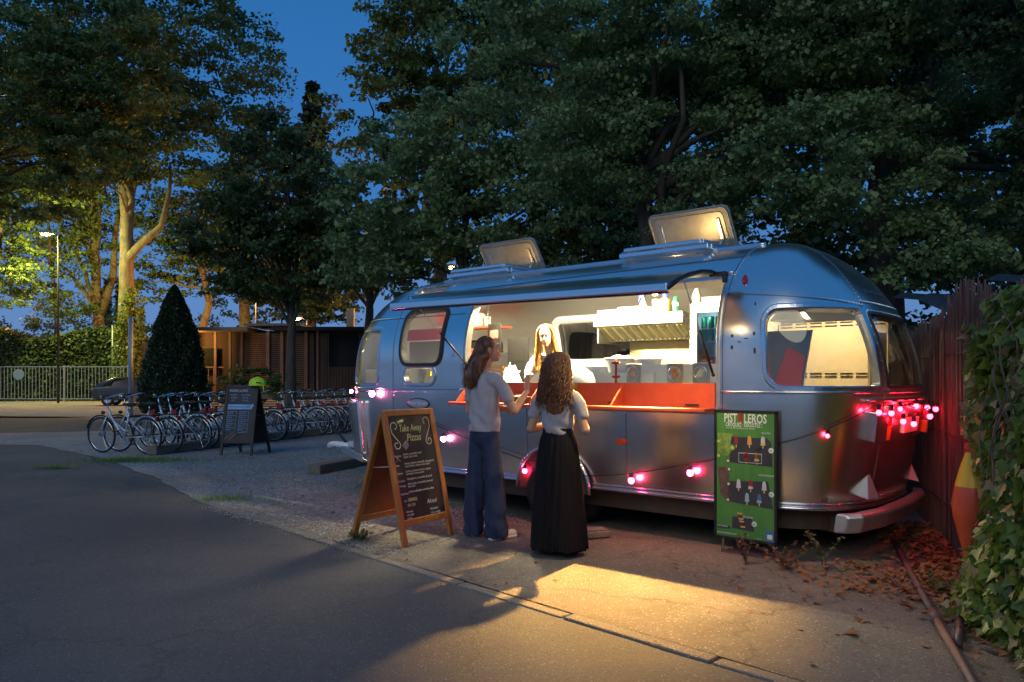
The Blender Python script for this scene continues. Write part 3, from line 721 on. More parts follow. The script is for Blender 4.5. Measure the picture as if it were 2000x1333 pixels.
# underbody
b = MB(); pts = [(float(x[0]), float(x[1])) for x in P0(np.linspace(AMIN, AMIN+PER, 90)[:-1], .405)]; pts = [(s*.985, 1.15+(n-1.15)*.95) for s, n in pts]
b.prism(pts, .385, .40); b.prism([(s*.97, 1.15+(n-1.15)*.93) for s, n in pts], .22, .385); b.build('underbody', RUST, tr)
b = MB(); b.prism(pts, .495, .51); b.build('floor', mat('floor_vinyl', (.3, .3, .3), .5), tr)
for n_ in (.45, 1.85):
    b = MB(); b.bar((-3.2, n_, .26), (2.5, n_, .26), .05, .12); b.build('chassis_beam', RUST, tr)
for n_ in (.30, 2.0):
    w = MB(); w.torus((0, n_, .335), .25, .085, 'y', 40, 12); wo = w.build('wheel', RUBBER, tr, True)
    w = MB(); w.lathe([(.0, -.05), (.06, -.05), (.07, -.03), (.15, -.035), (.19, -.07), (.195, .06), (.1, .06), (0, .06)], (0, n_, .335), 28, 'y'); w.build('rim', mat('wheel_rim', (.55, .55, .56), .4, .7), wo, 'auto')
arc = [(-.06+.43*math.cos(PI*k/18), .34+.42*math.sin(PI*k/18)) for k in range(19)]
b = MB(); b.tube([(x, -.008, z) for x, z in arc if True], .018, 6); b.build('wheel_arch_trim', ALU_TRIM, tr, True)
# dark wheel well disc set just proud of the skin with wheel inside
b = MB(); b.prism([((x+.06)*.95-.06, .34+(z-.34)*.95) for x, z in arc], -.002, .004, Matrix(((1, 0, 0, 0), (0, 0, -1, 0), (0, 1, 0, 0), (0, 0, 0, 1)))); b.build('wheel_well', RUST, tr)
b = MB(); b.torus((-.06, .02, .335), .25, .07, 'y', 40, 10); wo = b.build('wheel', RUBBER, tr, True)
# drawbar and coupling
b = MB(); b.bar((-3.55, .55, .36), (-4.75, 1.12, .38), .06, .09); b.bar((-3.55, 1.75, .36), (-4.75, 1.18, .38), .06, .09); hb = b.build('drawbar', mat('galvanised', (.42, .43, .44), .5, .6, var=.2, vscale=20), tr, bevel=.005)
b = MB(); b.tube([(-4.6, 1.15, .42), (-4.95, 1.15, .44), (-5.1, 1.15, .40)], [.05, .045, .055], 10); b.build('coupling_head', WHITEP, hb, True)
b = MB(); b.tube([(-4.72, 1.15, .47), (-4.9, 1.15, .60), (-5.0, 1.15, .62)], [.018, .02, .03], 8); b.build('coupling_lever', BLACK, hb, True)
b = MB(); b.box((-4.3, 1.15, .46), (.5, .22, .10)); b.build('drawbar_cover', mat('cloudy_plastic', (.5, .52, .55), .35), hb, bevel=.03)
b = MB(); b.tube([(-4.2, 1.35, .30), (-4.2, 1.35, .75)], .025, 8); b.build('jockey_post', STEEL, hb, True)
b = MB(); b.torus((-4.2, 1.35, .11), .075, .035, 'y', 20, 8); b.build('jockey_wheel', RUBBER, hb, True)
# front storage box with rounded corners, below the front window
skinbox('front_cover', -3.98, -2.98, .50, 1.14, .10, ALU, bev=.03, k=10)

# ------------------------------------------------------------------ inside the trailer
CREAM = mat('cream_panel', (0.55, 0.44, 0.29), .55, var=.05)
CTOP = mat('pale_worktop', (0.62, 0.62, 0.60), .35, var=.05)
b = MB(); b.box((.2, .36, 1.338), (2.70, .60, .035)); b.build('worktop', CTOP, tr, bevel=.004)
b = MB(); b.box((.2, .37, .92), (2.66, .54, .80)); b.build('counter_cabinet', STEEL, tr)
b = MB(); b.box((.2, 1.96, 1.0), (3.0, .5, .98)); b.build('back_cabinet', STEEL, tr)
b = MB(); b.box((-3.0, 1.2, 1.02), (.8, 1.5, 1.0)); b.build('front_cabinet', STEEL, tr)
b = MB(); b.box((-2.72, 1.75, 2.075), (1.05, .32, .022)); b.build('red_shelf', REDPAINT, tr)
b = MB(); b.bar((-2.35, 1.62, 2.06), (-2.35, 1.62, 2.5), .02); b.build('shelf_hanger', STEEL, tr)
b = MB(); b.box((-2.3, .62, 1.70), (.9, .02, .30)); b.build('beige_board', mat('beige_board', (.26, .23, .17), .5), tr)
b = MB(); b.box((-2.3, .60, 1.93), (.9, .06, .13)); b.build('red_ledge', mat('dull_red_board', (.40, .10, .10), .5), tr)
# cream board with slots behind the rear window
wp = MB(); wp.box((1.95, 1.72, 1.34), (1.0, .02, 1.2)); wb = wp.build('cream_partition', CREAM, tr)
for r_, z in enumerate((1.42, 1.45, 1.90, 1.93)):
    for k in range(7):
        b = MB(); b.box((1.53+k*.14, 1.705, z), (.11, .008, .009)); b.build('slot', BLACK, wb)
b = MB(); b.box((2.47, 1.30, 1.30), (.02, .5, 1.0)); b.build('side_board', mat('tan_board', (.50, .38, .22), .5), tr)
# leaning panel behind the rear side window
M_PN = mat('grey_blue_panel', (0.16, 0.18, 0.21), .25, .5, var=.2, vscale=3)
lp = MB(); lp.prism([(1.60, 1.32), (2.14, 1.32), (2.22, 1.79), (1.60, 1.79)], .42, .44, Matrix(((1, 0, 0, 0), (0, 0, 1, 0), (0, 1, 0, 0), (0, 0, 0, 1)))); lo = lp.build('leaning_panel', M_PN, tr)
for pl_ in ([(1.62, 1.33), (1.86, 1.33), (1.72, 1.48), (1.62, 1.47)], [(1.90, 1.33), (2.13, 1.33), (2.17, 1.58), (2.02, 1.66), (1.97, 1.50)]):
    b = MB(); b.prism(pl_, .412, .418, Matrix(((1, 0, 0, 0), (0, 0, 1, 0), (0, 1, 0, 0), (0, 0, 0, 1)))); b.build('red_flame', mat('flame_red', (.42, .05, .03), .4), lo)
b = MB(); b.lathe([(.02, .14), (.06, .13), (.17, 0), (.165, -.005), (.05, .12), (.0, .13)], (1.92, .75, 1.90), 20); b.build('lamp_hood', STEEL, tr, 'auto')

# lamps: ceiling tubes (hidden above the hatch line) and their light
LAMPW = mat('lamp_glass', (1, .9, .7), .4, emit=(1.0, .80, .48), es=22)
def area(name, s, n, z, w, d, power, col, rx=0.0):
    l = bpy.data.lights.new(name, 'AREA'); l.shape = 'RECTANGLE'; l.size = w; l.size_y = d; l.energy = power; l.color = col
    o = link(bpy.data.objects.new(name, l), tr); o.location = (s, n, z); o.rotation_euler = (rx, 0, 0); return o
for s, n, z, w, p in ((.20, .75, 2.36, .8, 400), (-1.05, .52, 2.31, .5, 260), (2.0, 1.2, 2.28, .4, 30), (-2.5, 1.15, 2.30, .4, 22)):
    b = MB(); b.box((s, n, z), (w+.06, .09, .035)); t_ = b.build('ceiling_light', STEEL, tr, bevel=.006)
    b = MB(); b.box((s, n, z-.022), (w, .055, .012)); b.build('tube', LAMPW, t_)
    area('ceiling_lamp_light', s, n, z-.035, w, .07, p, (1.0, .82, .50) if s < 1 else (1, .76, .42), math.radians(38 if s > 0 else 20) if abs(s+.4) < 1 else 0)
b = MB(); b.cyl((.50, .66, 2.36), (.50, .60, 2.30), .05, .06, 14); hl_ = b.build('halogen_spot', STEEL, tr, True)
b = MB(); b.ell((.50, .597, 2.297), (.045, .02, .045), 14, 8); b.build('bulb', LAMPW, hl_, True)
hs_ = bpy.data.lights.new('halogen_light', 'SPOT'); hs_.energy = 6200; hs_.color = (1, .54, .13); hs_.shadow_soft_size = .035; hs_.spot_size = math.radians(44); hs_.spot_blend = 1.0
ho = link(bpy.data.objects.new('halogen_light', hs_), tr); ho.location = (.50, .58, 2.28); ho.rotation_euler = (math.radians(-44), 0, math.radians(27))
for s_, p_ in ((.74, 9), (-1.6, 4)):  # unseen bare points added under the vents to brighten the raised lids
    vl = bpy.data.lights.new('lid_fill_light', 'POINT'); vl.energy = p_*1.1; vl.color = (1, .66, .26); vl.shadow_soft_size = .03; vo = link(bpy.data.objects.new('lid_fill_light', vl), tr); vo.location = (s_, .80, 2.36)
# little lamp at the flap corner
b = MB(); b.cyl((1.47, -.74, 2.045), (1.47, -.76, 2.075), .035, .03, 14); fl = b.build('flap_spot', STEEL, tr, True)
b = MB(); b.ell((1.47, -.745, 2.038), (.026, .026, .02), 14, 8); b.build('bulb', mat('spot_glass', (1, .9, .7), .3, emit=(1, .78, .42), es=60), fl, True)
pl_ = bpy.data.lights.new('flap_spot_light', 'SPOT'); pl_.energy = 75; pl_.color = (1, .72, .36); pl_.shadow_soft_size = .03; pl_.spot_size = math.radians(140); pl_.spot_blend = .6
po = link(bpy.data.objects.new('flap_spot_light', pl_), tr); po.location = (1.47, -.745, 2.01)

def inthing(name, label, cat, s, n, z, rz=0.0, group=None): return thing(name, label, cat, TW(s, n, z), TH+rz, group)
# extractor hood
hd = inthing('extractor_hood', 'stainless steel extractor hood with sloping slatted filters on the far wall', 'extractor hood', -.08, 1.55, 1.84)
b = MB(); b.box((0, .02, .215), (1.13, .06, .115)); b.build('fascia', STEEL, hd, bevel=.004)
b = MB(); b.prism([(-.565, .28), (.565, .28), (.565, .62), (-.565, .62)], .05, .27) if 0 else b.box((0, .32, .25), (1.13, .56, .03)); b.build('canopy_top', STEEL, hd)
Yl = mat('yellow_lit_filter', (0.60, 0.55, 0.30), .3, .85, var=.1)  # hood filter, with the warm lamp's yellow put into its colour
b = MB(); b.bar((0, .03, .155), (0, .33, -.005), 1.13, .006, up=(0, -.5, 1)); sl = b.build('filter_plate', Yl, hd)
for k in range(19):
    x = -.52+k*.058; b = MB(); b.bar((x, .045, .138), (x, .31, -.003), .012, .016, up=(1, 0, 0)); b.build('filter_slat', Yl if k % 2 else STEEL, sl)
for k in range(18):
    x = -.49+k*.058; b = MB(); b.box((x, .285, .004), (.02, .02, .012)); b.build('filter_hole', BLACK, sl)
b = MB(); b.box((-.56, .32, .10), (.012, .5, .27)); b.build('side_plate', STEEL, hd)
b = MB(); b.prism([(0, 0), (.30, 0), (.30, .16)], -.005, .005, Matrix.Translation((.56, .03, -.005)) @ Matrix(((0, 0, 1, 0), (1, 0, 0, 0), (0, 1, 0, 0), (0, 0, 0, 1)))); b.build('side_plate', STEEL, hd)
b = MB(); b.box((.05, .60, -.25), (1.0, .02, .5)); b.build('splashback', Yl, hd)
# fridge with glass door and cans
fr = inthing('drinks_fridge', 'tall white drinks fridge with lit glass door at the right end of the hatch', 'fridge', 1.08, 1.25, .52)
b = MB(); b.box((0, .28, 1.60), (.70, .56, .07)); b.box((0, .55, .82), (.70, .03, 1.6)); b.box((-.335, .28, .82), (.03, .56, 1.6)); b.box((.335, .28, .82), (.03, .56, 1.6)); b.box((0, .28, .3), (.7, .5, .55)); b.build('cabinet', WHITEP, fr, bevel=.006)
b = MB()
for c, d in (((-.31, -.01, 1.1), (.07, .03, 1.05)), ((.31, -.01, 1.1), (.07, .03, 1.05)), ((0, -.01, 1.585), (.69, .03, .10)), ((0, -.01, .62), (.69, .03, .08))): b.box(c, d)
dr = b.build('door', WHITEP, fr, bevel=.004)
b = MB(); b.box((0, -.005, 1.1), (.56, .008, .96)); b.build('pane', CLEAR, dr)
b = MB(); b.box((.16, -.03, 1.59), (.075, .006, .055)); b.build('controller', BLACK, dr)
b = MB(); b.box((0, .50, 1.50), (.5, .02, .03)); b.build('strip_light', mat('fridge_light', (.8, .95, 1), .4, emit=(.55, .9, 1.0), es=14), fr)
CANG = mat('can_green', (.03, .30, .12), .3, .5); CANT = mat('can_teal', (.05, .40, .45), .3, .5); CANR = mat('can_red', (.5, .03, .03), .3, .5); LIDM = STEEL
can = MB(); can.lathe([(.0, 0), (.028, 0), (.032, .008), (.032, .105), (.027, .115), (0, .115)], (0, 0, 0), 14)
cmesh = {}
for mname, mm in (('g', CANG), ('t', CANT), ('r', CANR)):
    o = can.build('can', mm, None, 'auto'); cmesh[mname] = o.data; bpy.data.objects.remove(o)
for z in (.70, .98, 1.25, 1.38):
    b = MB(); b.box((0, .25, z-.004), (.62, .45, .008)); b.build('wire_shelf', WHITEP, fr)
first = True
for r_, (z, kinds) in enumerate(((1.254, 'ggtgtgg'), (1.384, 'ttgtttt'), (.984, 'rrrrrr'))):
    for c_, kk in enumerate(kinds):
        o = bpy.data.objects.new('drink_can', cmesh[kk]); COL.objects.link(o)
        q = Matrix.Translation(TW(1.08, 1.25, .52)) @ Matrix.Rotation(TH, 4, 'Z') @ Vector((-.24+c_*.075, .08, z)); o.location = q
        colr = {'g': 'green', 't': 'turquoise', 'r': 'red'}[kk]; shelf = ('middle', 'top', 'lower')[r_]
        ordn = ('first', 'second', 'third', 'fourth', 'fifth', 'sixth', 'last')[c_]
        tag(o, f'{colr} drink can, {ordn} from the left on the {shelf} fridge shelf', 'can', 'drink cans in the glass door fridge')

# things on the hood
def simple(name, label, cat, s, n, z, builder, m, group=None, smooth='auto', rz=0.0):
    b = MB(); builder(b); o = b.build(name, m, None, smooth); o.location = TW(s, n, z); o.rotation_euler = (0, 0, TH+rz); return tag(o, label, cat, group)
HZ = 2.107
BOXW = mat('white_card', (.78, .78, .78), .6, var=.05); BLUE = mat('blue_print', (.03, .06, .5), .5)
for k, (s, w_, z_) in enumerate(((-.50, .30, .0), (-.20, .34, .0))):
    t_ = inthing('carton', ('flat white carton with a blue square at the left end of the hood', 'larger white carton with a blue square next to the spray bottle')[k], 'carton', s, 1.75, HZ+z_)
    b = MB(); b.box((0, 0, .04+.01*k), (w_, .26, .08+.02*k)); b.build('box_body', BOXW, t_, bevel=.003)
    b = MB(); b.box((-.02, -.132, .045), (.045, .004, .05)); b.build('blue_label', BLUE, t_)
t_ = inthing('spray_bottle', 'white spray bottle with blue trigger on top of the hood', 'spray bottle', -.04, 1.62, HZ)
b = MB(); b.lathe([(0, 0), (.04, 0), (.042, .10), (.02, .16), (.015, .19), (0, .19)], seg=14); b.build('bottle_body', WHITEP, t_, 'auto')
b = MB(); b.box((-.015, 0, .215), (.07, .025, .035)); b.bar((-.04, 0, .20), (-.055, 0, .15), .012); b.build('trigger', BLUE, t_, bevel=.004)
OIL = mat('oil', (.5, .36, .06), .15, trans=.0, spec=.8); PET = mat('clear_plastic', (.75, .78, .8), .12, trans=.6)
t_ = inthing('oil_bottle', 'square bottle of yellow oil with blue cap on the hood', 'bottle', .22, 1.65, HZ)
b = MB(); b.box((0, 0, .085), (.10, .08, .17)); b.build('bottle_body', OIL, t_, bevel=.02); b = MB(); b.lathe([(0, .17), (.03, .17), (.03, .215), (0, .215)], seg=12); b.build('cap', BLUE, t_, 'auto')
t_ = inthing('spray_can', 'green can standing between the oil and the clear bottle', 'can', .36, 1.62, HZ)
b = MB(); b.lathe([(0, 0), (.034, 0), (.034, .13), (.028, .15), (.02, .17), (0, .17)], seg=14); b.build('can_body', CANG, t_, 'auto'); b = MB(); b.lathe([(.0345, .07), (.0345, .11), (.0345, .11)], seg=14); b.build('label_band', WHITEP, t_)
t_ = inthing('water_bottle', 'tall clear plastic bottle with ribbed body near the fridge', 'bottle', .62, 1.60, HZ-.02)
b = MB(); b.lathe([(0, 0), (.045, 0), (.05, .02), (.045, .05), (.05, .08), (.045, .11), (.05, .14), (.05, .19), (.02, .25), (.018, .28), (0, .28)], seg=16); b.build('bottle_body', PET, t_, 'auto'); b = MB(); b.lathe([(0, .28), (.02, .28), (.02, .30), (0, .30)], seg=12); b.build('cap', WHITEP, t_, 'auto')
simple('paper_roll', 'white paper roll standing on the hood', 'paper roll', .11, 1.66, HZ, lambda b: b.lathe([(.015, 0), (.05, 0), (.05, .16), (.015, .16), (.015, 0)], seg=16), BOXW)
simple('cloth', 'crumpled pale cloth lying on the hood behind the oil bottle', 'cloth', .05, 1.75, HZ, lambda b: [b.ell((x, y, .04), (.07, .05, .045), 8, 5) for x, y in ((0, 0), (.07, .03), (-.06, .04))], mat('pale_cloth', (.6, .58, .5), .9, var=.2, vscale=30))
simple('cardboard_tray', 'brown cardboard tray on top of the fridge', 'tray', 1.05, 1.5, 2.16, lambda b: b.box((0, 0, .03), (.5, .3, .06)), mat('card', (.45, .38, .25), .8))
simple('yellow_box', 'yellow box on top of the fridge by the right jamb', 'box', 1.28, 1.42, 2.16, lambda b: b.box((0, 0, .04), (.16, .2, .05)), mat('yellow_card', (.75, .48, .03), .6))
# on the worktop
WZ = 1.357
GLR = mat('brushed_gastro', (.40, .36, .30), .32, .8, var=.1)
for k, (s, lab) in enumerate(((.66, 'square steel pan on end, leftmost behind the counter glass'), (1.08, 'square steel pan on end, middle one with amber glow'), (1.33, 'square steel pan on end by the right jamb'))):
    t_ = inthing('steel_pan', lab, 'pan', s, .28, WZ, group='square pans standing on the worktop')
    b = MB(); b.box((0, 0, .09), (.16, .02, .18)); b.build('back_plate', GLR, t_, bevel=.01)
    b = MB(); b.torus((0, -.014, .09), .058, .007, 'y', 24, 6); b.torus((0, -.014, .09), .040, .005, 'y', 24, 6); b.build('ring', STEEL, t_, True)
    b = MB(); b.ell((0, -.012, .09), (.034, .012, .034), 14, 8); b.build('dish', (mat('amber_glow', (.5, .2, .05), .3), mat('dark_glow', (.3, .10, .04), .3), mat('pale_glow', (.5, .4, .3), .3))[k], t_, True)  # the glow is put into the dish colour, nothing is emitted
t_ = inthing('glass_bracket', 'rust red upright bracket clamping the counter glass', 'bracket', .60, .075, WZ)
b = MB(); b.bar((0, 0, 0), (0, 0, .215), .018); b.bar((-.038, 0, .185), (.038, 0, .185), .018, .022); b.bar((-.038, 0, .06), (.038, 0, .06), .018, .022); b.build('bracket_body', mat('rust_red', (.36, .06, .03), .5), t_, bevel=.003)
t_ = inthing('counter_glass', 'low clear glass screen standing along the front of the counter', 'glass screen', .66, .10, WZ)
b = MB(); b.box((.12, 0, .10), (1.58, .006, .19)); b.build('pane', CLEAR, t_)
simple('food_tub', 'white plastic tub heaped with napkins on the worktop', 'tub', .30, .62, WZ+.10, lambda b: (b.lathe([(0, 0), (.11, 0), (.15, .13), (.165, .14), (.15, .145), (.1, .02), (0, .02)], seg=20), [b.ell((x, y, .13), (.06, .06, .045), 8, 5) for x, y in ((0, 0), (.07, .03), (-.06, .02), (.02, -.06))]), WHITEP)
simple('food_tub', 'second white tub standing right of the heaped tub', 'tub', .60, .64, WZ+.10, lambda b: (b.lathe([(0, 0), (.09, 0), (.13, .12), (.14, .13), (.13, .135), (.08, .02), (0, .02)], seg=20), b.ell((0, 0, .11), (.08, .08, .04), 8, 5)), WHITEP)
simple('white_crate', 'long low white crate under the white tubs', 'crate', .45, .62, WZ, lambda b: b.box((0, 0, .05), (.62, .34, .10)), WHITEP)
simple('white_dome', 'white rounded food dome beside the curly haired customer', 'dome', -.10, .42, WZ, lambda b: b.lathe([(.20, 0), (.20, .03), (.17, .10), (.10, .15), (0, .165)], seg=24), WHITEP)
simple('white_board', 'thin white board leaning behind the counter glass', 'board', 1.0, .5, WZ, lambda b: b.box((0, 0, .09), (.9, .02, .17)), WHITEP)
t_ = inthing('under_counter_fridge', 'grey steel unit with white mark behind the worktop', 'fridge', -.35, 1.0, .52)
b = MB(); b.box((0, .25, .51), (1.0, .5, 1.02)); b.build('cabinet', STEEL, t_, bevel=.006); b = MB(); b.box((-.05, -.005, .95), (.08, .006, .035)); b.build('badge', WHITEP, t_)
simple('sauce_bottle', 'white squeeze bottle with pointed tip by the worktop edge', 'bottle', -1.02, .50, WZ, lambda b: b.lathe([(0, 0), (.035, 0), (.037, .13), (.02, .16), (.012, .17), (.006, .22), (0, .22)], seg=14), WHITEP)
simple('paper_sheet', 'big white sheet of paper leaning on the worktop', 'paper', -.84, .30, WZ, lambda b: b.prism([(-.14, 0), (.16, 0), (-.02, .21), (-.14, .18)], 0, .004, Matrix.Rotation(math.radians(62), 4, 'X')), BOXW)
for k, (s, z_) in enumerate(((-1.12, 0), (-1.12, .10))):
    t_ = inthing('wooden_crate', ('lower of two small wooden crates at the left of the hatch', 'upper of two small wooden crates at the left of the hatch')[k], 'crate', s, .42, WZ+z_)
    cm = mat('crate_wood', (.32, .20, .10), .7, var=.2, vscale=20, stretch=(1, 8, 8))
    for y in (-.09, .09):
        for z in (.02, .065): b = MB(); b.box((0, y, z), (.30, .01, .035)); b.build('slat', cm, t_)
    b = MB(); b.box((0, 0, .006), (.3, .18, .01)); b.build('base', cm, t_)
SGN = mat('menu_black', (.008, .008, .008), .95, spec=.05)
for k, (s, n, z, w_, h_, a, lab) in enumerate(((-1.44, .72, 1.72, .22, .30, -.12, 'upper black menu card with red picture hanging at the left'), (-1.72, .68, 1.52, .26, .30, .15, 'lower black card propped behind the dark haired customer'), (-1.28, .95, 1.36, .3, .5, .05, 'tall black card with white writing beside the worker'))):
    t_ = inthing('menu_card', lab, 'menu card', s, n, z, a); b = MB(); b.box((0, 0, h_/2), (w_, .012, h_)); b.build('card', SGN, t_, bevel=.002)
    b = MB(); b.box((0, -.008, h_*.62), (w_*.6, .003, h_*.3)); b.build('picture', mat('picture_red', (.32, .06, .05), .5) if k < 2 else SGN, t_)
    text('lettering', ('Menu', 'Boissons', 'Du jour')[k], .045, Matrix.Translation((-w_*.35, -.011, h_*.22)) @ Matrix.Rotation(PI/2, 4, 'X'), WHITEP, t_)
simple('white_pot', 'round white lidded pot on the red shelf at the left', 'pot', -2.72, 1.72, 2.095, lambda b: b.lathe([(0, 0), (.15, 0), (.17, .05), (.17, .16), (.15, .18), (0, .19)], seg=24), WHITEP)
simple('cup_stack', 'stack of white cups on the red shelf beside the pot', 'cups', -2.42, 1.68, 2.095, lambda b: b.lathe([(0, 0), (.04, 0), (.045, .12), (0, .12)], seg=14), WHITEP)
t_ = inthing('coffee_machine', 'dark coffee machine standing in the far left corner', 'coffee machine', -2.0, 1.2, 1.38)
b = MB(); b.box((0, 0, .17), (.42, .4, .34)); b.build('machine_body', DKMETAL, t_, bevel=.02); b = MB(); b.box((0, -.205, .20), (.3, .01, .1)); b.build('front_panel', STEEL, t_); b = MB(); b.cyl((0, -.22, .10), (0, -.22, .16), .03); b.build('spout', STEEL, t_)
simple('gas_cable', 'pale loop of cable behind the side window', 'cable', -1.72, .35, 1.58, lambda b: b.tube([(-.10, 0, 0), (-.10, 0, .16), (-.04, 0, .26), (.04, 0, .27), (.10, 0, .2), (.12, 0, .1)], .007, 8), mat('cable_cream', (.7, .6, .4), .5), smooth=True)
simple('basket', 'shallow wicker bread basket on the red shelf in front of the customers', 'basket', -.35, -.13, 1.165, lambda b: (b.lathe([(0, 0), (.10, 0), (.13, .06), (.125, .065), (.095, .01), (0, .01)], seg=20, sx=1.1), b.ell((0, 0, .05), (.10, .08, .03), 10, 6)), mat('wicker', (.5, .30, .10), .7, var=.3, vscale=60))
simple('yellow_tag', 'small yellow tag hanging inside the oval window', 'tag', -1.88, .12, 1.455, lambda b: b.box((0, 0, 0), (.06, .01, .05)), mat('tag_yellow', (.8, .6, .03), .5))
simple('folded_board', 'tan folded card box standing on the red shelf beside the curly haired customer', 'card box', .12, -.1, 1.165, lambda b: b.prism([(-.12, 0), (.12, 0), (.15, .2), (-.12, .2)], -.03, .03, Matrix.Rotation(math.radians(80), 4, 'X')), mat('tan_card', (.42, .26, .10), .7))

# ------------------------------------------------------------------ strings of pink bulbs
CABLE = mat('cable_black', (.01, .01, .01), .5)
SOCK = mat('socket', (.012, .012, .012), .5)
PINKS = {}
def pink(i):
    c = [(1.0, .16, .45), (1.0, .022, .10), (1.0, .010, .030)][i]
    if i not in PINKS: PINKS[i] = mat('pink_bulb', (1, .5, .6), .3, emit=c, es=(80, 110, 75)[i])
    return PINKS[i]
def string(label, pts, bulbs, r=.0045):
    t_ = thing('light_string', label, 'string lights', (OX, OY, 0), TH)
    b = MB(); b.tube(pts, r, 6); b.build('cable', CABLE, t_, True)
    for (p, col, rad) in bulbs:
        p = Vector(p); b = MB(); b.cyl(p+Vector((0, 0, .062)), p+Vector((0, 0, .018)), .014, .016, 10); so = b.build('socket', SOCK, t_, True)
        b = MB(); b.ell(p, (rad, rad, rad*1.08), 16, 10); b.build('bulb', pink(col), so, True)
def LN(x, y, n):
    r = (x-1000)/1500; c, s_ = math.cos(-TH), math.sin(-TH); s = (r*(7.24+c*n)-.43-s_*n)/(c+r*s_); Yd = 7.24-s_*s+c*n
    return (s, n, 1.4+(740-y)/1500*Yd)
def sag(a, b, d, k=8): a, b = Vector(a), Vector(b); return [a.lerp(b, t/k)-Vector((0, 0, d*4*(t/k)*(1-t/k))) for t in range(k+1)]
n0 = -.035
K = [(PN(-3.55, 1.27, .05)[0]), (PN(-3.0, 1.26, .06)[0]), LN(742, 768, .06), LN(866, 838, n0), LN(1025, 899, n0), LN(1140, 930, n0), LN(1233, 925, n0), LN(1348, 906, n0), LN(1410, 893, n0)]
K = [Vector([float(q) for q in p]) for p in K]; path = []
for i in range(len(K)-1): path += sag(K[i], K[i+1], .006 if i > 1 else .01, 4)[:-1]
path += [K[-1]]
B = [(tuple(PN(-3.62, 1.24, .07)[0]), 0, .022), (tuple(PN(-2.66, 1.225, .06)[0]), 0, .034), (LN(866, 858, n0), 0, .028), (LN(1025, 920, n0), 1, .024), (LN(1233, 939, n0), 1, .027), (LN(1348, 924, n0), 1, .027)]
string('drooping black cable with pink bulbs along the caravan side', path, [((float(p[0]), float(p[1]), float(p[2])), c, r) for p, c, r in B])
def onp(a, v, off): return tuple(float(q) for q in PN(a, v, off)[0])
K2 = [onp(1.95, .865, .10), onp(2.1, .90, .06), onp(2.45, 1.03, .05), onp(2.8, 1.20, .06), onp(3.1, 1.22, .08), onp(3.5, 1.16, .12), onp(3.9, 1.20, .10), onp(4.25, 1.22, .1)]
path = []
for i in range(len(K2)-1): path += sag(K2[i], K2[i+1], .008, 4)[:-1]
path.append(Vector(K2[-1]))
B2 = [(onp(2.46, .975, .05), 2, .015), (onp(2.80, 1.155, .10), 2, .020), (onp(2.90, 1.15, .12), 2, .021), (onp(3.02, 1.09, .14), 2, .021), (onp(3.12, 1.17, .06), 2, .018), (onp(3.26, 1.06, .12), 2, .022),
      (onp(3.34, 1.19, .10), 2, .020), (onp(3.58, 1.11, .15), 2, .022), (onp(3.70, 1.17, .10), 2, .020), (onp(4.0, 1.15, .12), 2, .022)]
string('tangled cable with red glowing bulbs hung on the caravan back', path, B2)

# ------------------------------------------------------------------ hanging poster with green print
po_ = thing('menu_poster', 'tall green ice lolly poster in black frame hung on the caravan side', 'poster', TW(1.622, -.045, 0), TH+math.radians(-1.5))
PW, PZ0, PZ1 = .495, .14, 1.15
GREEN = mat('poster_green', (.050, .165, .040), .42, col2=(.075, .225, .045), vscale=3, stretch=(4, 1, 1.5))
b = MB(); b.box((PW/2, 0, (PZ0+PZ1)/2), (PW, .018, PZ1-PZ0)); b.build('panel', GREEN, po_)
b = MB()
for c, d in (((PW/2, 0, PZ1-.006), (PW+.02, .03, .018)), ((PW/2, 0, PZ0+.006), (PW+.02, .03, .018)), ((0.0, 0, (PZ0+PZ1)/2), (.02, .03, PZ1-PZ0)), ((PW, 0, (PZ0+PZ1)/2), (.02, .03, PZ1-PZ0))): b.box(c, d)
b.build('frame', BLACK, po_)
RX = Matrix.Rotation(PI/2, 4, 'X')
PR = lambda u, v, l=1: Matrix.Translation((u*PW, -.0095-.0012*l, PZ1-(v*(PZ1-PZ0)))) @ RX
pWh = mat('print_white', (.62, .66, .62), .5); pSl = mat('print_slate', (.035, .033, .045), .45, var=.2); pRd = mat('print_red', (.28, .02, .03), .4); pOr = mat('print_orange', (.62, .30, .06), .5)
pGy = mat('print_grey', (.50, .50, .55), .5); pBr = mat('print_brown', (.10, .055, .05), .6, var=.4, vscale=30); pLf = mat('print_leaf', (.16, .26, .05), .5, var=.5, vscale=25); pBl = mat('print_blue', (.06, .14, .35), .5); pAq = mat('print_aqua', (.25, .42, .45), .5); pYl = mat('print_yellow', (.55, .50, .12), .5)
text('lettering', 'PIST', .098, PR(.15, .092, 2), pWh, po_, bold=.0018, sx=.62); text('lettering', 'LEROS', .098, PR(.485, .092, 2), pWh, po_, bold=.0018, sx=.66)
text('lettering', 'CROQUEZ · DÉGUSTEZ !', .044, PR(.18, .125, 2), pWh, po_, bold=.0006, sx=.62)
text('lettering', 'GLACES ARTISANALES AUX FRUITS', .014, PR(.18, .142, 2), pWh, po_, sx=1.1)
for (u, v, tx, sz) in ((.78, .172, 'FRUITÉES', .017), (.73, .492, 'GOURMANDES', .018), (.47, .825, 'DU JOUR', .020), (.03, .966, 'www.pistoleros.com', .020), (.04, .914, 'PISTOLEROS', .016), (.55, .965, 'f', .02), (.70, .975, 'eat me', .014)):
    text('lettering', tx, sz, PR(u, v, 3), pWh, po_)
def flatp(name, pts, m, l=1, par=None):
    b = MB(); b.prism([(u*PW, -v*(PZ1-PZ0)) for u, v in pts], 0, .0008, Matrix.Translation((0, -.0095-.001*l, PZ1)) @ RX); return b.build(name, m, par or po_)
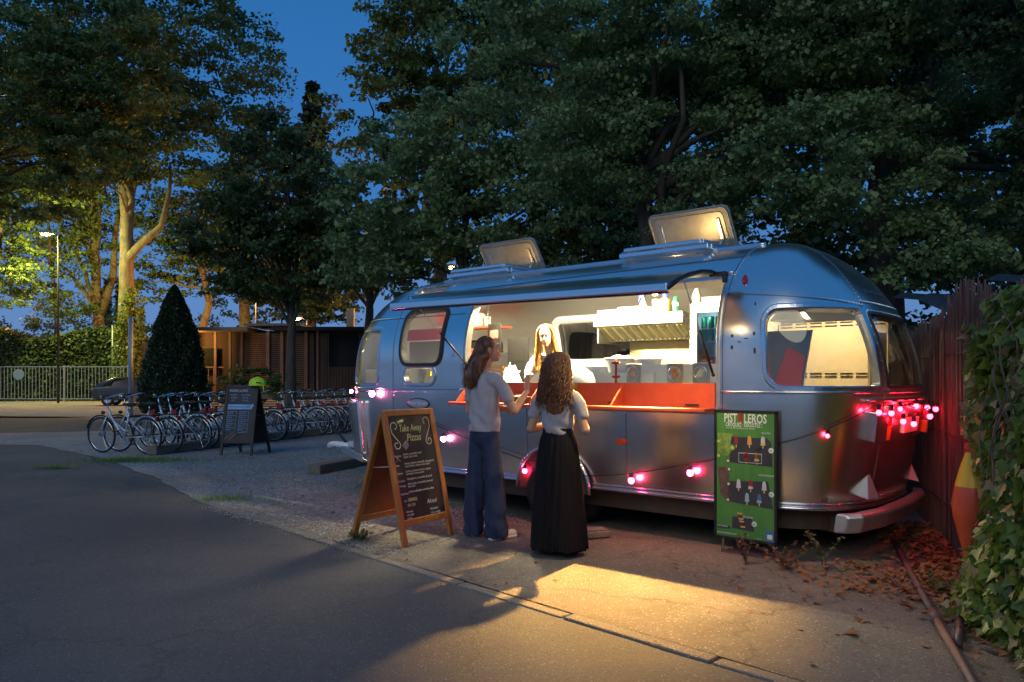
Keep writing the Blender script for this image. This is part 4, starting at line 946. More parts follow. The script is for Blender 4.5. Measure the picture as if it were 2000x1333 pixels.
def lolly(u, v, m, m2=None, w=.032, h=.07, l=3):
    pts = [(u-w, v), (u-w, v-h*.6), (u-w*.7, v-h*.9), (u, v-h), (u+w*.7, v-h*.9), (u+w, v-h*.6), (u+w, v)]
    o = flatp('lolly', pts, m, l); flatp('stick', [(u-.008, v), (u+.008, v), (u+.008, v+.022), (u-.008, v+.022)], pYl, l, o)
    if m2: flatp('lolly_base', [(u-w*1.2, v), (u+w*1.3, v-.004), (u+w*1.1, v-.02), (u-w, v-.022)], m2, l+1, o)
lolly(.43, .085, pRd, None, .035, .072)
flatp('slate', [(.27, .205), (.87, .205), (.93, .235), (.95, .415), (.24, .405)], pSl); flatp('slate', [(.40, .325), (.78, .325), (.78, .40), (.40, .40)], pWh, 2); flatp('slate', [(.406, .329), (.774, .329), (.774, .396), (.406, .396)], pSl, 3)
flatp('slate', [(.22, .555), (.88, .53), (.96, .735), (.22, .71)], pSl); flatp('slate', [(.29, .825), (.62, .825), (.66, .925), (.29, .915)], pSl)
flatp('leaves', [(.04, .18), (.30, .18), (.26, .25), (.30, .31), (.20, .36), (.05, .33)], pLf); flatp('chocolate', [(.03, .455), (.18, .44), (.24, .50), (.22, .58), (.28, .66), (.22, .71), (.09, .66)], pBr)
for (u, v, a, b2) in ((.36, .265, pRd, pBr), (.58, .26, pOr, pOr), (.80, .26, pGy, pYl), (.53, .385, mat('print_scarlet', (.5, .02, .02), .5), pRd), (.70, .385, pOr, pOr), (.40, .60, pGy, pGy), (.60, .60, pRd, pGy), (.82, .60, pGy, pGy), (.54, .70, pAq, pAq), (.74, .70, pBl, pAq)): lolly(u, v, a, b2)
for k, v in enumerate((.79, .81, .83, .85, .87, .89)): flatp('fruit_piece', [(.38+.01*k, v), (.46+.01*k, v), (.46+.01*k, v+.013), (.38+.01*k, v+.013)], (pOr, pSl, pOr)[k % 3], 3)
def disc(u, v, r, m, l=2, name='price_disc'): 
    b = MB(); b.prism([(u*PW+r*math.cos(2*PI*k/20), -v*(PZ1-PZ0)+r*math.sin(2*PI*k/20)) for k in range(20)], 0, .0008, Matrix.Translation((0, -.0095-.001*l, PZ1)) @ RX); return b.build(name, m, po_)
for u, v, tx in ((.93, .295, '2.5€'), (.935, .625, '3.0€'), (.66, .865, '3.5€')):
    disc(u, v, .021, pWh, 3); text('lettering', tx, .013, PR(u-.035, v+.005, 5), pSl, po_)
for u, v, r in ((.06, .245, .018), (.06, .36, .018), (.29, .29, .024)): disc(u, v, r, pLf, 2, 'kiwi'); disc(u, v, r*.55, pYl, 3, 'kiwi_heart')
for u, v in ((.22, .395), (.24, .46), (.23, .575), (.22, .70)): disc(u, v, .016, pBr, 3, 'coconut'); disc(u, v, .010, pWh, 4, 'coconut_flesh')
flatp('bottle_picture', [(.84, .90), (.97, .90), (.975, .985), (.85, .985)], pBl, 2); flatp('bottle_label', [(.87, .93), (.95, .93), (.95, .965), (.87, .965)], pWh, 3)
flatp('dark_strip', [(.03, .902), (.25, .902), (.25, .925), (.03, .925)], pSl, 2)
b = MB(); b.bar((.46, .01, PZ0), (.50, .05, .0), .012); b.bar((.06, .01, PZ0), (.02, .05, .0), .012); b.build('prop_wire', STEEL, po_)

# ------------------------------------------------------------------ chalkboards on A-frames
WOODO = mat('orange_varnish_wood', (0.50, 0.19, 0.045), .38, col2=(.36, .12, .03), vscale=3.5, stretch=(14, 14, 1.2), bump=.06)
WOODD = mat('dark_wood', (0.035, 0.02, 0.015), .5, var=.3)
CHALKB = mat('chalkboard', (0.028, 0.026, 0.026), .45, var=.5, vscale=4, rvar=.1)
CHY = mat('yellow_chalk', (.75, .68, .28), .8); CHW = mat('white_chalk', (.68, .66, .62), .85); CHB = mat('blue_chalk', (.30, .48, .72), .85); CHR = mat('red_chalk', (.6, .25, .2), .85); CHP = mat('pale_chalk', (.72, .64, .45), .85)
def aframe(name, label, loc, rz, w, H, dtop, drear, fw, mf, mb, cat='chalkboard sign', legless=.16, backm=None):
    """front foot line lies on local x; the board leans back towards local +y"""
    t_ = thing(name, label, cat, loc, rz); th = math.atan2(dtop, H)
    L = H/math.cos(th); M = Matrix.Rotation(-th, 4, 'X') @ Matrix(((1, 0, 0, 0), (0, 0, -1, 0), (0, 1, 0, 0), (0, 0, 0, 1)))   # x=x, y up the board, z out to the viewer
    def mb_box(n, c, d, m, par=t_, M=M, bev=.004):
        b = MB(); b.T = M; b.box(c, d); return b.build(n, m, par, bevel=bev)
    mb_box('stile', (-w/2+fw/2, L/2, 0), (fw, L, .03), mf); mb_box('stile', (w/2-fw/2, L/2, 0), (fw, L, .03), mf)
    mb_box('top_rail', (0, L-fw/2, 0), (w-2*fw, fw, .028), mf); mb_box('bottom_rail', (0, legless+fw/2, 0), (w-2*fw, fw, .028), mf)
    bd = mb_box('board', (0, (L+legless)/2, 0), (w-2*fw+.01, L-legless-2*fw+.01, .008), mb)
    th2 = math.atan2(drear-dtop, H); L2 = H/math.cos(th2); M2 = Matrix.Translation((0, drear, 0)) @ Matrix.Rotation(th2, 4, 'X') @ Matrix(((1, 0, 0, 0), (0, 0, -1, 0), (0, 1, 0, 0), (0, 0, 0, 1)))
    mb_box('rear_stile', (-w/2+fw/2, L2/2-.02, 0), (fw, L2-.05, .03), mf, M=M2); mb_box('rear_stile', (w/2-fw/2, L2/2-.02, 0), (fw, L2-.05, .03), mf, M=M2)
    mb_box('rear_rail', (0, legless+fw/2, 0), (w-2*fw, fw, .028), mf, M=M2); mb_box('rear_board', (0, (L2+legless)/2-.02, 0), (w-2*fw+.01, L2-legless-fw-.05, .008), backm or mf, M=M2)
    for sx in (-1, 1):
        b = MB(); b.tube([(sx*(w/2-fw-.005), dtop*.55+.02, H*.58), (sx*(w/2-fw-.005), drear-(drear-dtop)*.55, H*.56)], .003, 6); b.build('stay_cord', WHITEP, t_, True)
    return t_, bd, M @ Matrix.Translation((0, 0, .0055)), L
# orange sign: front feet at (-.894, 6.3) and (-.524, 6.84)
ax = math.atan2(.54, .37)
sg, bd, MS, L = aframe('chalkboard_sign', 'orange varnished wooden A-frame chalkboard with pizza menu written on it', ((-.894-.524)/2, (6.3+6.84)/2, 0.012), ax, .655, 1.12, .25, .60, .055, WOODO, CHALKB, backm=mat('red_brown_panel', (.30, .085, .03), .5, var=.2, vscale=4))
def chalk(body, x, y, size, m, **k): text('chalk_writing', body, size, MS @ Matrix.Translation((x, y, 0)), m, bd, .0004, **k)
chalk('Take Away', -.155, .955, .088, CHY, shear=.25, bold=.0008, sx=.72); chalk('Pizzas', -.075, .87, .092, CHY, shear=.2, bold=.0008, sx=.85)
def stroke(pts, r, m, name='chalk_stroke'):
    b = MB(); b.T = MS; b.tube([(x, y, .0) for x, y in pts], r, 5, True, .3); b.build(name, m, bd, True)
def spiral(cx, cy_, r0, r1, a0, a1, k=26): return [(cx+(r0+(r1-r0)*t/k)*math.cos(a0+(a1-a0)*t/k), cy_+(r0+(r1-r0)*t/k)*math.sin(a0+(a1-a0)*t/k)) for t in range(k+1)]
stroke(spiral(-.205, 1.0, .018, .048, -1.6, 3.3)+[(-.245, .95), (-.21, .905), (-.175, .87)]+spiral(-.205, .845, .045, .014, .4, -5.6)[1:], .0045, CHP)
stroke(spiral(.205, 1.03, .030, .045, 3.9, -.2)+[(.245, .98), (.215, .935), (.185, .89)]+spiral(.215, .86, .045, .010, 2.8, 9.6)[1:], .0045, CHP)
stroke([(-.16, 1.035), (-.085, 1.05)], .014, CHY, 'chalk_block'); 
for k in range(4): stroke([(-.135+.015*k, .845+.012*k), (-.10+.012*k, .80+.012*k)], .0016, CHW)
for k in range(4): stroke([(-.145+.012*k, .83-.012*k), (-.09+.010*k, .87-.012*k)], .0016, CHW)
lines = [('Margherita', 'tomate, mozzarella, basilic', .752), ('', 'origan, huile d olive', .728), ('Reine', 'tomate, jambon, mozzarella, champignons', .672), ('', 'creme fraiche, olives noires, basilic', .648), ('Paysanne', 'lardons, pommes de terre, oignons', .605), ('', 'emmental, creme, poivre', .582),
         ('Forestiere', 'champignons, mozzarella, ail, persil', .540), ('4 fromages', 'chevre, bleu, mozzarella, emmental', .498), ('', 'miel, noix', .476), ('Vegetarienne', 'tomate, aubergine, poivrons, olives', .432)]
for a_, b_, y in lines:
    y -= .0
    if a_: chalk(a_, -.262, y-.01, .026, CHW, shear=.25, sx=.72)
    chalk(b_, -.155, y, .0275, CHP if y > .5 else CHW, shear=.25, sx=.83, bold=.0002)
stroke([(-.25, .70), (-.20, .75)], .003, CHR); stroke([(-.25, .745), (-.195, .705)], .003, CHR)
chalk('nos', -.235, .362, .026, CHW, shear=.2); chalk('DRINKS', -.18, .36, .040, CHY, bold=.0006, sx=.8); chalk('33cl 3.00', -.20, .318, .034, CHY, shear=.2, sx=.8)
chalk('Alcool', .05, .315, .052, CHW, shear=.3, sx=.9)
for k, tx in enumerate(('limonade', 'coca, light', 'ice tea', 'jus de fruit, eau', 'Perrier', 'cafe')): chalk(tx, -.225, .27-k*.0265, .024, CHW, shear=.25, sx=.9)
for k, tx in enumerate(('Heineken', 'rose, rouge')): chalk(tx, .075, .255-k*.032, .030, CHW, shear=.25, sx=.9)
# black sign by the bikes
ax = math.atan2(.16, .66)
s2, bd, MS, L = aframe('chalkboard_sign', 'black A-frame chalkboard with blue chalk menu near the parked bicycles', (-4.98, 13.85, 0.012), math.radians(-14), .66, 1.27, .22, .62, .05, WOODD, CHALKB, legless=.22)
chalk('PIZZERIA du BOIS', -.26, 1.165, .058, CHW, sx=.85)
for k, (x, tx) in enumerate(((-.25, '* sur place'), (.0, 'bois. fraiches'), (-.22, 'emporter'), (.02, 'cafe  the'), (-.2, '7j/7'), (.02, '12h  22h'))): chalk(tx, x, 1.095-(k//2)*.052, .040, CHB, sx=.85)
stroke([(-.26, .905), (.22, .905)], .030, CHB, 'chalk_block'); stroke([(-.26, .855), (.24, .855)], .026, CHB, 'chalk_block'); stroke([(.20, .84), (.26, .93)], .03, CHB, 'chalk_block')
chalk('MENUS  du  MIDI', -.22, .893, .036, CHALKB)
for r_ in range(5):
    for c_ in range(2):
        x = -.26+c_*.25; y = .80-r_*.075; stroke([(x, y), (x+.19, y)], .0035, CHB); stroke([(x+.19, y), (x+.19, y-.06)], .0035, CHB); stroke([(x, y), (x, y-.06)], .0035, CHB)
        chalk(('pates', 'pizza', 'salade', 'glace', 'vin')[r_]+(' 8', ' 10')[c_], x+.015, y-.045, .042, CHB, sx=.8)
stroke([(-.30, .26), (-.10, .42)], .004, CHR); stroke([(-.20, .25), (-.05, .40)], .006, mat('orange_chalk', (.6, .22, .08), .8)); stroke([(.0, .42), (.2, .43)], .003, CHW)
# cycling helmet on the black sign
HY = mat('fluo_helmet', (.55, .80, .03), .4, spec=.4)
hl = thing('cycling_helmet', 'bright yellow green cycling helmet perched on the black chalkboard', 'helmet', (-4.63, 13.98, 1.272), math.radians(15))
b = MB(); b.lathe([(.155, 0), (.152, .05), (.13, .10), (.08, .142), (.03, .155), (.0, .157)], seg=28, sy=.78); b.build('shell', HY, hl, 'auto')
for k in range(-2, 3):
    b = MB(); b.tube([(.13*math.cos(a), k*.035, .158*math.sin(a)*(1-abs(k)*.07)) for a in np.linspace(.35, 2.8, 9)], .008, 5); b.build('rib', HY, hl, True)
b = MB(); b.box((.02, -.118, .055), (.09, .02, .02)); b.build('vent', BLACK, hl, bevel=.006)
b = MB(); b.tube([(.10, -.09, .01), (.11, -.10, -.08), (.10, -.09, -.12)], .009, 6); b.build('strap', HY, hl, True)

# ------------------------------------------------------------------ people
SKIN = mat('skin', (0.52, 0.28, 0.18), .5, sub=.15, var=.06, vscale=12, bump=.04, bscale=200)
SKINW = mat('skin_fair', (0.60, 0.38, 0.27), .5, sub=.15, var=.05)
def vnoise(P, f, seed):
    r = np.random.default_rng(seed); K = r.normal(0, f, (10, 3)); ph = r.uniform(0, 6.28, 10); return np.sin(P @ K.T+ph).sum(1)/10
def remesh(b, name, m, parent, vox, smooth=4, wrinkle=0.0, wf=30, seed=1, zsc=.35, fold=None):
    o = b.build(name, m, parent, True)
    bake(o, [('REMESH', dict(mode='VOXEL', voxel_size=vox, use_smooth_shade=True)), ('SMOOTH', dict(factor=.5, iterations=smooth))])
    o.data.materials.clear(); o.data.materials.append(m)
    if wrinkle or fold:
        me = o.data; n = len(me.vertices); P = np.empty(n*3, np.float32); me.vertices.foreach_get('co', P); P = P.reshape(-1, 3)
        Nn = np.array([v.normal[:] for v in me.vertices]); d = np.zeros(n)
        if wrinkle: d += wrinkle*vnoise(P*np.array([1, 1, zsc]), wf, seed)+wrinkle*.5*vnoise(P*np.array([.6, .6, 1.6]), wf*1.3, seed+5)
        if fold: d += fold(P)
        P = P+Nn*d[:, None]; me.vertices.foreach_set('co', P.astype(np.float32).ravel()); me.update()
    return o
def hand(b, w, d, side, pn, size=.18, curl=.5, spread=.12, rf=.0085):
    """w wrist point, d direction of the hand, side = vector across the palm towards the thumb, pn = palm normal (fingers curl to it)"""
    w, d, side, pn = Vector(w), Vector(d).normalized(), Vector(side).normalized(), Vector(pn).normalized()
    pl_ = size*.5; 
    for t in (-1.4, -.5, .5, 1.4): b.cap(w+side*t*.008, w+d*pl_+side*t*.017, .014, .0115, 8)
    for k, (t, L) in enumerate(((1.45, .92), (.5, 1.0), (-.48, .94), (-1.42, .75))):
        p = w+d*(pl_*.97)+side*t*.0175; dd = (d+side*spread*t*.5).normalized(); L *= size*.44; c = curl*(1+.12*k)
        for q, f in enumerate((.45, .32, .25)):
            dd = (dd*math.cos(c*.75)+pn*math.sin(c*.75)).normalized() if q or curl > .2 else dd
            p2 = p+dd*L*f; b.cap(p, p2, rf*(1-.09*q), rf*(1-.09*(q+1)), 8); p = p2
    p = w+d*pl_*.25+side*.022; dd = (d*.6+side*.75+pn*.35).normalized(); p2 = p+dd*size*.2; b.cap(p, p2, .0125, .010, 8); p3 = p2+(d*.8+side*.25+pn*.35).normalized()*size*.17; b.cap(p2, p3, .010, .0078, 8)
def head(b, c, R, sc=1.0):
    """c = centre of the head; R rotates local (x right, y forward, z up)"""
    c = Vector(c); E_ = lambda q, r: b.ell(c+R @ (Vector(q)*sc), tuple(x*sc for x in r), 20, 14, R)
    E_((0, -.012, .022), (.074, .092, .092)); E_((0, .022, -.028), (.058, .070, .074)); E_((0, .052, -.082), (.027, .027, .022)); E_((0, .035, -.062), (.046, .045, .035))
    E_((0, .084, .035), (.045, .012, .02)); E_((0, .094, -.012), (.011, .020, .018)); E_((0, .090, .010), (.008, .012, .022)); E_((-.011, .088, -.017), (.008, .010, .007)); E_((.011, .088, -.017), (.008, .010, .007))
    E_((0, .084, -.045), (.021, .010, .006)); E_((0, .083, -.055), (.018, .010, .007))
    for s in (-1, 1): E_((s*.076, -.004, -.008), (.009, .018, .030)); E_((s*.030, .068, -.028), (.018, .014, .016)); E_((s*.03, .079, .020), (.014, .006, .008))
def face(parent, c, R, sc=1.0, iris=(.08, .05, .03)):
    c = Vector(c); W_ = mat('eye_white', (.75, .73, .7), .25); I_ = mat('iris', iris, .2); Lp = mat('lips', (.42, .12, .10), .4); Br = mat('brow', (.16, .09, .04), .8)
    P = lambda q: c+R @ (Vector(q)*sc)
    for s in (-1, 1):
        b = MB(); b.ell(P((s*.030, .0775, .012)), (.0105*sc, .008*sc, .0065*sc), 12, 8, R); e = b.build('eye', W_, parent, True)
        b = MB(); b.ell(P((s*.030, .0845, .012)), (.0048*sc, .0025*sc, .0048*sc), 10, 6, R); b.build('iris', I_, e, True)
        b = MB(); b.tube([P((s*.016, .091, .030)), P((s*.03, .0915, .035)), P((s*.047, .083, .030))], .0022*sc, 6); b.build('eyebrow', Br, parent, True)
    b = MB(); b.ell(P((0, .0935, -.047)), (.020*sc, .004*sc, .0034*sc), 14, 6, R); b.ell(P((0, .0925, -.054)), (.017*sc, .004*sc, .0042*sc), 14, 6, R); b.build('lips', Lp, parent, True)
def locks(name, m, parent, roots_fn, n, seg=4, pts=12, seed=1):
    rg = random.Random(seed); b = MB()
    for k in range(n):
        P, r = roots_fn(rg, k, n); b.tube(P, r, seg, True, .55)
    return b.build(name, m, parent, True)
def Rz(a, tilt=0.0, roll=0.0): return Matrix.Rotation(a, 3, 'Z') @ Matrix.Rotation(tilt, 3, 'X') @ Matrix.Rotation(roll, 3, 'Y')

def hairmat(name, c1, c2, rough=.42):
    return mat(name, c1, rough, col2=c2, vscale=22, stretch=(3, 3, .35), spec=.6)
def limb(b, P, rs, fx=1.0):
    for i in range(len(P)-1): b.cap(P[i], P[i+1], rs[i], rs[i+1], 16, fx)

# --- customer in wide jeans, looking right, one hand raised
c1 = thing('person', 'woman in pale T-shirt and wide dark blue jeans raising her right hand', 'person', (-.235, 6.70, .014), TH-math.radians(4))
H1 = Rz(math.radians(-38), math.radians(6))   # head turned to the right
b = MB(); hc = Vector((.02, .03, 1.635)); head(b, hc, H1, 1.02)
limb(b, [(0, .0, 1.40), (.0, .005, 1.47), (.01, .018, 1.57)], [.062, .050, .048])
b.cap((0, -.005, 1.10), (0, -.005, 1.34), .105, .12, 18, .7); b.cap((0, 0, .93), (0, 0, 1.06), .115, .10, 18, .75); b.cap((-.13, 0, 1.385), (.13, 0, 1.385), .055, .055, 14)
for s in (-1, 1): limb(b, [(s*.072, 0, .90), (s*.09, .015, .50), (s*.10, -.01, .10)], [.066, .052, .04]); b.cap((s*.10, -.02, .05), (s*.115, .13, .035), .035, .03, 12)
# right arm raised (screen right), left arm forward on the counter
rs_, re_, rw_ = Vector((.160, 0, 1.37)), Vector((.285, .075, 1.115)), Vector((.255, .265, 1.275))
limb(b, [rs_, rs_.lerp(re_, .5), re_], [.040, .040, .036]); limb(b, [re_, re_.lerp(rw_, .35), rw_], [.038, .036, .023])
hand(b, rw_, (-.10, .10, 1), (-1, .15, 0), (-.4, 1, 0), .18, .42, .15)
ls_, le_, lw_ = Vector((-.160, 0, 1.37)), Vector((-.225, .02, 1.10)), Vector((-.10, .24, 1.115))
limb(b, [ls_, ls_.lerp(le_, .5), le_], [.040, .040, .037]); limb(b, [le_, le_.lerp(lw_, .35), lw_], [.038, .036, .023]); hand(b, lw_, (.6, .75, 0), (.5, -.5, .7), (.3, -.1, -1), .17, .6)
remesh(b, 'body', SKIN, c1, .0055, 3); face(c1, hc, H1, 1.02)
# T-shirt
TS = mat('pale_lilac_cotton', (0.40, 0.36, 0.39), .85, var=.06, vscale=6, bump=.12, bscale=260)
b = MB(); b.cap((0, -.01, 1.0), (0, -.008, 1.30), .148, .150, 24, .72); b.cap((0, -.005, .955), (0, -.005, 1.0), .158, .152, 24, .74); b.cap((-.12, -.002, 1.372), (.12, -.002, 1.372), .074, .074, 18); b.cap((0, 0, 1.33), (0, .004, 1.43), .105, .062, 18, .8)
limb(b, [(.15, 0, 1.375), (.20, .02, 1.32), (.236, .045, 1.215)], [.058, .052, .052]); limb(b, [(-.15, 0, 1.375), (-.198, .005, 1.31), (-.208, .015, 1.205)], [.058, .052, .052])
fold1 = lambda P: .010*np.sin((P[:, 2]*34+P[:, 0]*22+2*np.sin(P[:, 0]*9)))*np.exp(-((P[:, 2]-1.02)/.09)**2)+.006*np.sin(P[:, 0]*55+P[:, 2]*14)*np.exp(-((P[:, 2]-1.2)/.16)**2)
o = remesh(b, 'shirt', TS, c1, .0075, 4, .009, 24, 3, .5, fold1)
def cut_below(o, z, z1=None):
    bm = bmesh.new(); bm.from_mesh(o.data); bmesh.ops.bisect_plane(bm, geom=bm.verts[:]+bm.edges[:]+bm.faces[:], plane_co=(0, 0, z), plane_no=(0, 0, 1), clear_inner=True)
    if z1: bmesh.ops.bisect_plane(bm, geom=bm.verts[:]+bm.edges[:]+bm.faces[:], plane_co=(0, 0, z1), plane_no=(0, 0, 1), clear_outer=True)
    bm.to_mesh(o.data); bm.free()
    s_ = o.modifiers.new('s', 'SOLIDIFY'); s_.thickness = .003; s_.offset = -1
cut_below(o, .93)
# wide-leg jeans
JE = mat('dark_denim', (0.014, 0.024, 0.060), .85, col2=(.026, .042, .095), vscale=16, stretch=(1, 1, .4), bump=.2, bscale=300)
b = MB(); b.cap((0, 0, .90), (0, 0, .985), .142, .13, 22, .78)
for s in (-1, 1):
    limb(b, [(s*.066, -.004, .90), (s*.090, .0+s*.01, .68), (s*.112, -.002+s*.015, .38), (s*.122, -.004+s*.02, .10), (s*.122, -.004+s*.02, .055)], [.090, .082, .084, .094, .097])
fold2 = lambda P: .010*np.sin(P[:, 0]*60+P[:, 1]*40+P[:, 2]*5)*np.clip((.95-P[:, 2])*1.2, 0, 1)+.009*np.sin(P[:, 2]*30+P[:, 0]*30)*np.exp(-((P[:, 2]-.16)/.10)**2)
o = remesh(b, 'jeans', JE, c1, .0085, 4, .010, 16, 9, .22, fold2); cut_below(o, .022)
SHO = mat('white_trainer', (.62, .60, .58), .6, var=.08)
for s in (-1, 1):
    b = MB(); b.cap((s*.118, -.015, .042), (s*.150, .195, .034), .042, .036, 14); b.cap((s*.118, -.01, .07), (s*.12, .05, .055), .038, .036, 12)
    sh_ = remesh(b, 'shoe', SHO, c1, .008, 3)
    b = MB(); b.cap((s*.118, -.015, .012), (s*.150, .198, .012), .046, .040, 16); b.v = [(x, y, min(z, .024) if z > 0 else 0.0) for x, y, z in b.v]; b.build('sole', SHO, sh_, True)
# brown wavy hair
HB = hairmat('brown_hair', (0.20, 0.075, 0.030), (.06, .024, .012))
b = MB(); b.ell(hc+H1 @ Vector((0, -.026, .030)), (.085, .096, .094), 20, 14, H1); b.ell(hc+H1 @ Vector((0, -.055, -.03)), (.082, .062, .09), 18, 12, H1)
b.cap(hc+Vector((-.03, -.085, -.06)), (-.05, -.115, 1.42), .078, .078, 16, .72); b.cap((-.05, -.115, 1.42), (-.055, -.128, 1.355), .078, .055, 16, .7)
foldh = lambda P: .005*np.sin(np.arctan2(P[:, 1]-.0, P[:, 0]-.0)*38+np.sin(P[:, 2]*30)*1.2)
hb = remesh(b, 'hair', HB, c1, .007, 4, .004, 40, 4, .3, foldh)
def root1(rg, k, n):
    u = rg.uniform(-2.6, -.2); e = rg.uniform(.0, 1.45) ; rad = Vector((math.cos(u)*math.cos(e), math.sin(u)*math.cos(e), math.sin(e)))
    p0 = hc+H1 @ Vector((rad.x*.089, -.024+rad.y*.10, .030+rad.z*.098)); end = Vector((-.05+rg.uniform(-.095, .085), -.13+rg.uniform(-.04, .03), 1.345+rg.uniform(-.05, .16)))
    mid = hc+H1 @ Vector((rad.x*.104, -.045+rad.y*.11, -.03)); P = []; ph = rg.uniform(0, 6.28); am = rg.uniform(.005, .016)
    for t in np.linspace(0, 1, 14):
        q = p0*(1-t)**2+mid*2*t*(1-t)+end*t*t; P.append(q+Vector((math.sin(t*17+ph), math.cos(t*15+ph)*.6, 0))*am*t)
    return P, [rg.uniform(.0025, .0055)*(1-.7*t**2) for t in np.linspace(0, 1, 14)]
locks('hair_locks', HB, hb, root1, 620, seed=4)
# slip of paper held in the raised hand
b = MB(); b.cap((0, 0, 0), (.0, .0, .10), .0035, .0035, 8); o = b.build('straw', mat('cream_paper', (.7, .6, .4), .6), None, True); M1 = Matrix.Translation(c1.location) @ Matrix.Rotation(c1.rotation_euler.z, 4, 'Z')
o.location = M1 @ (rw_+Vector((-.03, .03, .12))); o.rotation_euler = (.3, .6, 0); tag(o, 'thin pale stick held up in the hand of the jeans customer', 'stick')

# --- customer with curly hair and long black skirt
c2 = thing('person', 'woman with long curly hair, grey T-shirt and long black pleated skirt', 'person', (.365, 6.08, .014), TH+math.radians(14))
H2 = Rz(math.radians(4), math.radians(-14))
b = MB(); hc = Vector((0, .035, 1.475)); head(b, hc, H2, 1.0)
limb(b, [(0, 0, 1.24), (0, .005, 1.31), (0, .02, 1.40)], [.058, .047, .045])
b.cap((0, 0, 1.02), (0, 0, 1.20), .10, .112, 18, .7); b.cap((0, 0, .86), (0, 0, .98), .11, .10, 18, .78); b.cap((-.12, 0, 1.245), (.12, 0, 1.245), .05, .05, 14)
for s in (-1, 1): limb(b, [(s*.07, 0, .82), (s*.085, .01, .46), (s*.095, -.01, .09)], [.062, .05, .038]); b.cap((s*.095, -.03, .045), (s*.105, .11, .032), .033, .028, 12)
for s in (-1, 1):
    S, Ee, Wr = Vector((s*.150, 0, 1.23)), Vector((s*.232, -.01, .985)), Vector((s*.155, .20, 1.01))
    limb(b, [S, S.lerp(Ee, .5), Ee], [.037, .036, .034]); limb(b, [Ee, Ee.lerp(Wr, .35), Wr], [.036, .034, .021]); hand(b, Wr, (-s*.5, .8, .1), (-s*.4, -.2, 1), (-s*.8, .1, -.2), .165, .55)
remesh(b, 'body', SKIN, c2, .0055, 3); face(c2, hc, H2)
TS2 = mat('grey_cotton', (0.33, 0.31, 0.34), .85, var=.06, vscale=6, bump=.12, bscale=260)
b = MB(); b.cap((0, -.004, .99), (0, -.004, 1.17), .128, .138, 24, .74); b.cap((-.105, -.002, 1.235), (.105, -.002, 1.235), .066, .066, 18); b.cap((0, 0, 1.20), (0, .004, 1.28), .10, .058, 18, .8)
for s in (-1, 1): limb(b, [(s*.135, 0, 1.235), (s*.18, -.002, 1.185), (s*.205, -.004, 1.10)], [.054, .053, .052])
o = remesh(b, 'shirt', TS2, c2, .0075, 4, .009, 26, 13, .5, lambda P: .009*np.sin(P[:, 2]*40+P[:, 0]*26)*np.exp(-((P[:, 2]-.99)/.06)**2)); cut_below(o, .945)
SK = mat('black_pleated_cloth', (0.010, 0.008, 0.009), .85, spec=.2, var=.3, vscale=10, stretch=(3, 3, .2), bump=.15, bscale=200)
b = MB(); prof_ = [(.985, .118), (.96, .128), (.90, .150), (.80, .168), (.65, .182), (.45, .196), (.25, .212), (.10, .222), (.045, .226)]
seg_ = 160; vs = []; fs = []
for i, (z, r) in enumerate(prof_):
    for k in range(seg_):
        t = 2*PI*k/seg_; am = .0035+.014*min(1, max(0, (.93-z)/.7)); rr_ = r*(1+.0)+am*(.55+.45*math.sin(t*4+1+z))*math.cos(t*27+1.6*math.sin(t*3+z*1.5)+z*2.2*math.sin(t*2))+.012*math.sin(t*5+z*3)*(1-z)
        vs.append((rr_*math.cos(t), rr_*math.sin(t)*(.74+.10*(1-z)), z+(.008*math.sin(t*9) if i == len(prof_)-1 else 0)))
for i in range(len(prof_)-1):
    for k in range(seg_): fs.append((i*seg_+k, i*seg_+(k+1) % seg_, (i+1)*seg_+(k+1) % seg_, (i+1)*seg_+k))
b._a(vs, fs); o = b.build('skirt', SK, c2, True); s_ = o.modifiers.new('s', 'SOLIDIFY'); s_.thickness = .003; sb = o.modifiers.new('ss', 'SUBSURF'); sb.levels = sb.render_levels = 1
b = MB(); b.lathe([(.121, .972), (.124, .975), (.124, .995), (.120, .998)], seg=40, sy=.78); b.build('waistband', SK, c2, True)
for s in (-1, 1): b = MB(); b.cap((s*.095, -.05, .03), (s*.11, .13, .026), .036, .03, 14); remesh(b, 'shoe', mat('black_shoe', (.02, .02, .02), .5), c2, .008, 3)
HC = hairmat('curly_brown_hair', (0.24, 0.095, 0.030), (.05, .022, .010))
b = MB(); b.ell(hc+H2 @ Vector((0, -.024, .026)), (.086, .096, .092), 20, 14, H2); b.ell((0, -.050, 1.40), (.095, .066, .12), 18, 14); b.ell((0, -.078, 1.26), (.112, .052, .12), 18, 14); b.ell((.01, -.088, 1.165), (.08, .036, .07), 16, 12)
hb = remesh(b, 'hair', HC, c2, .009, 4, .008, 60, 8, .8)
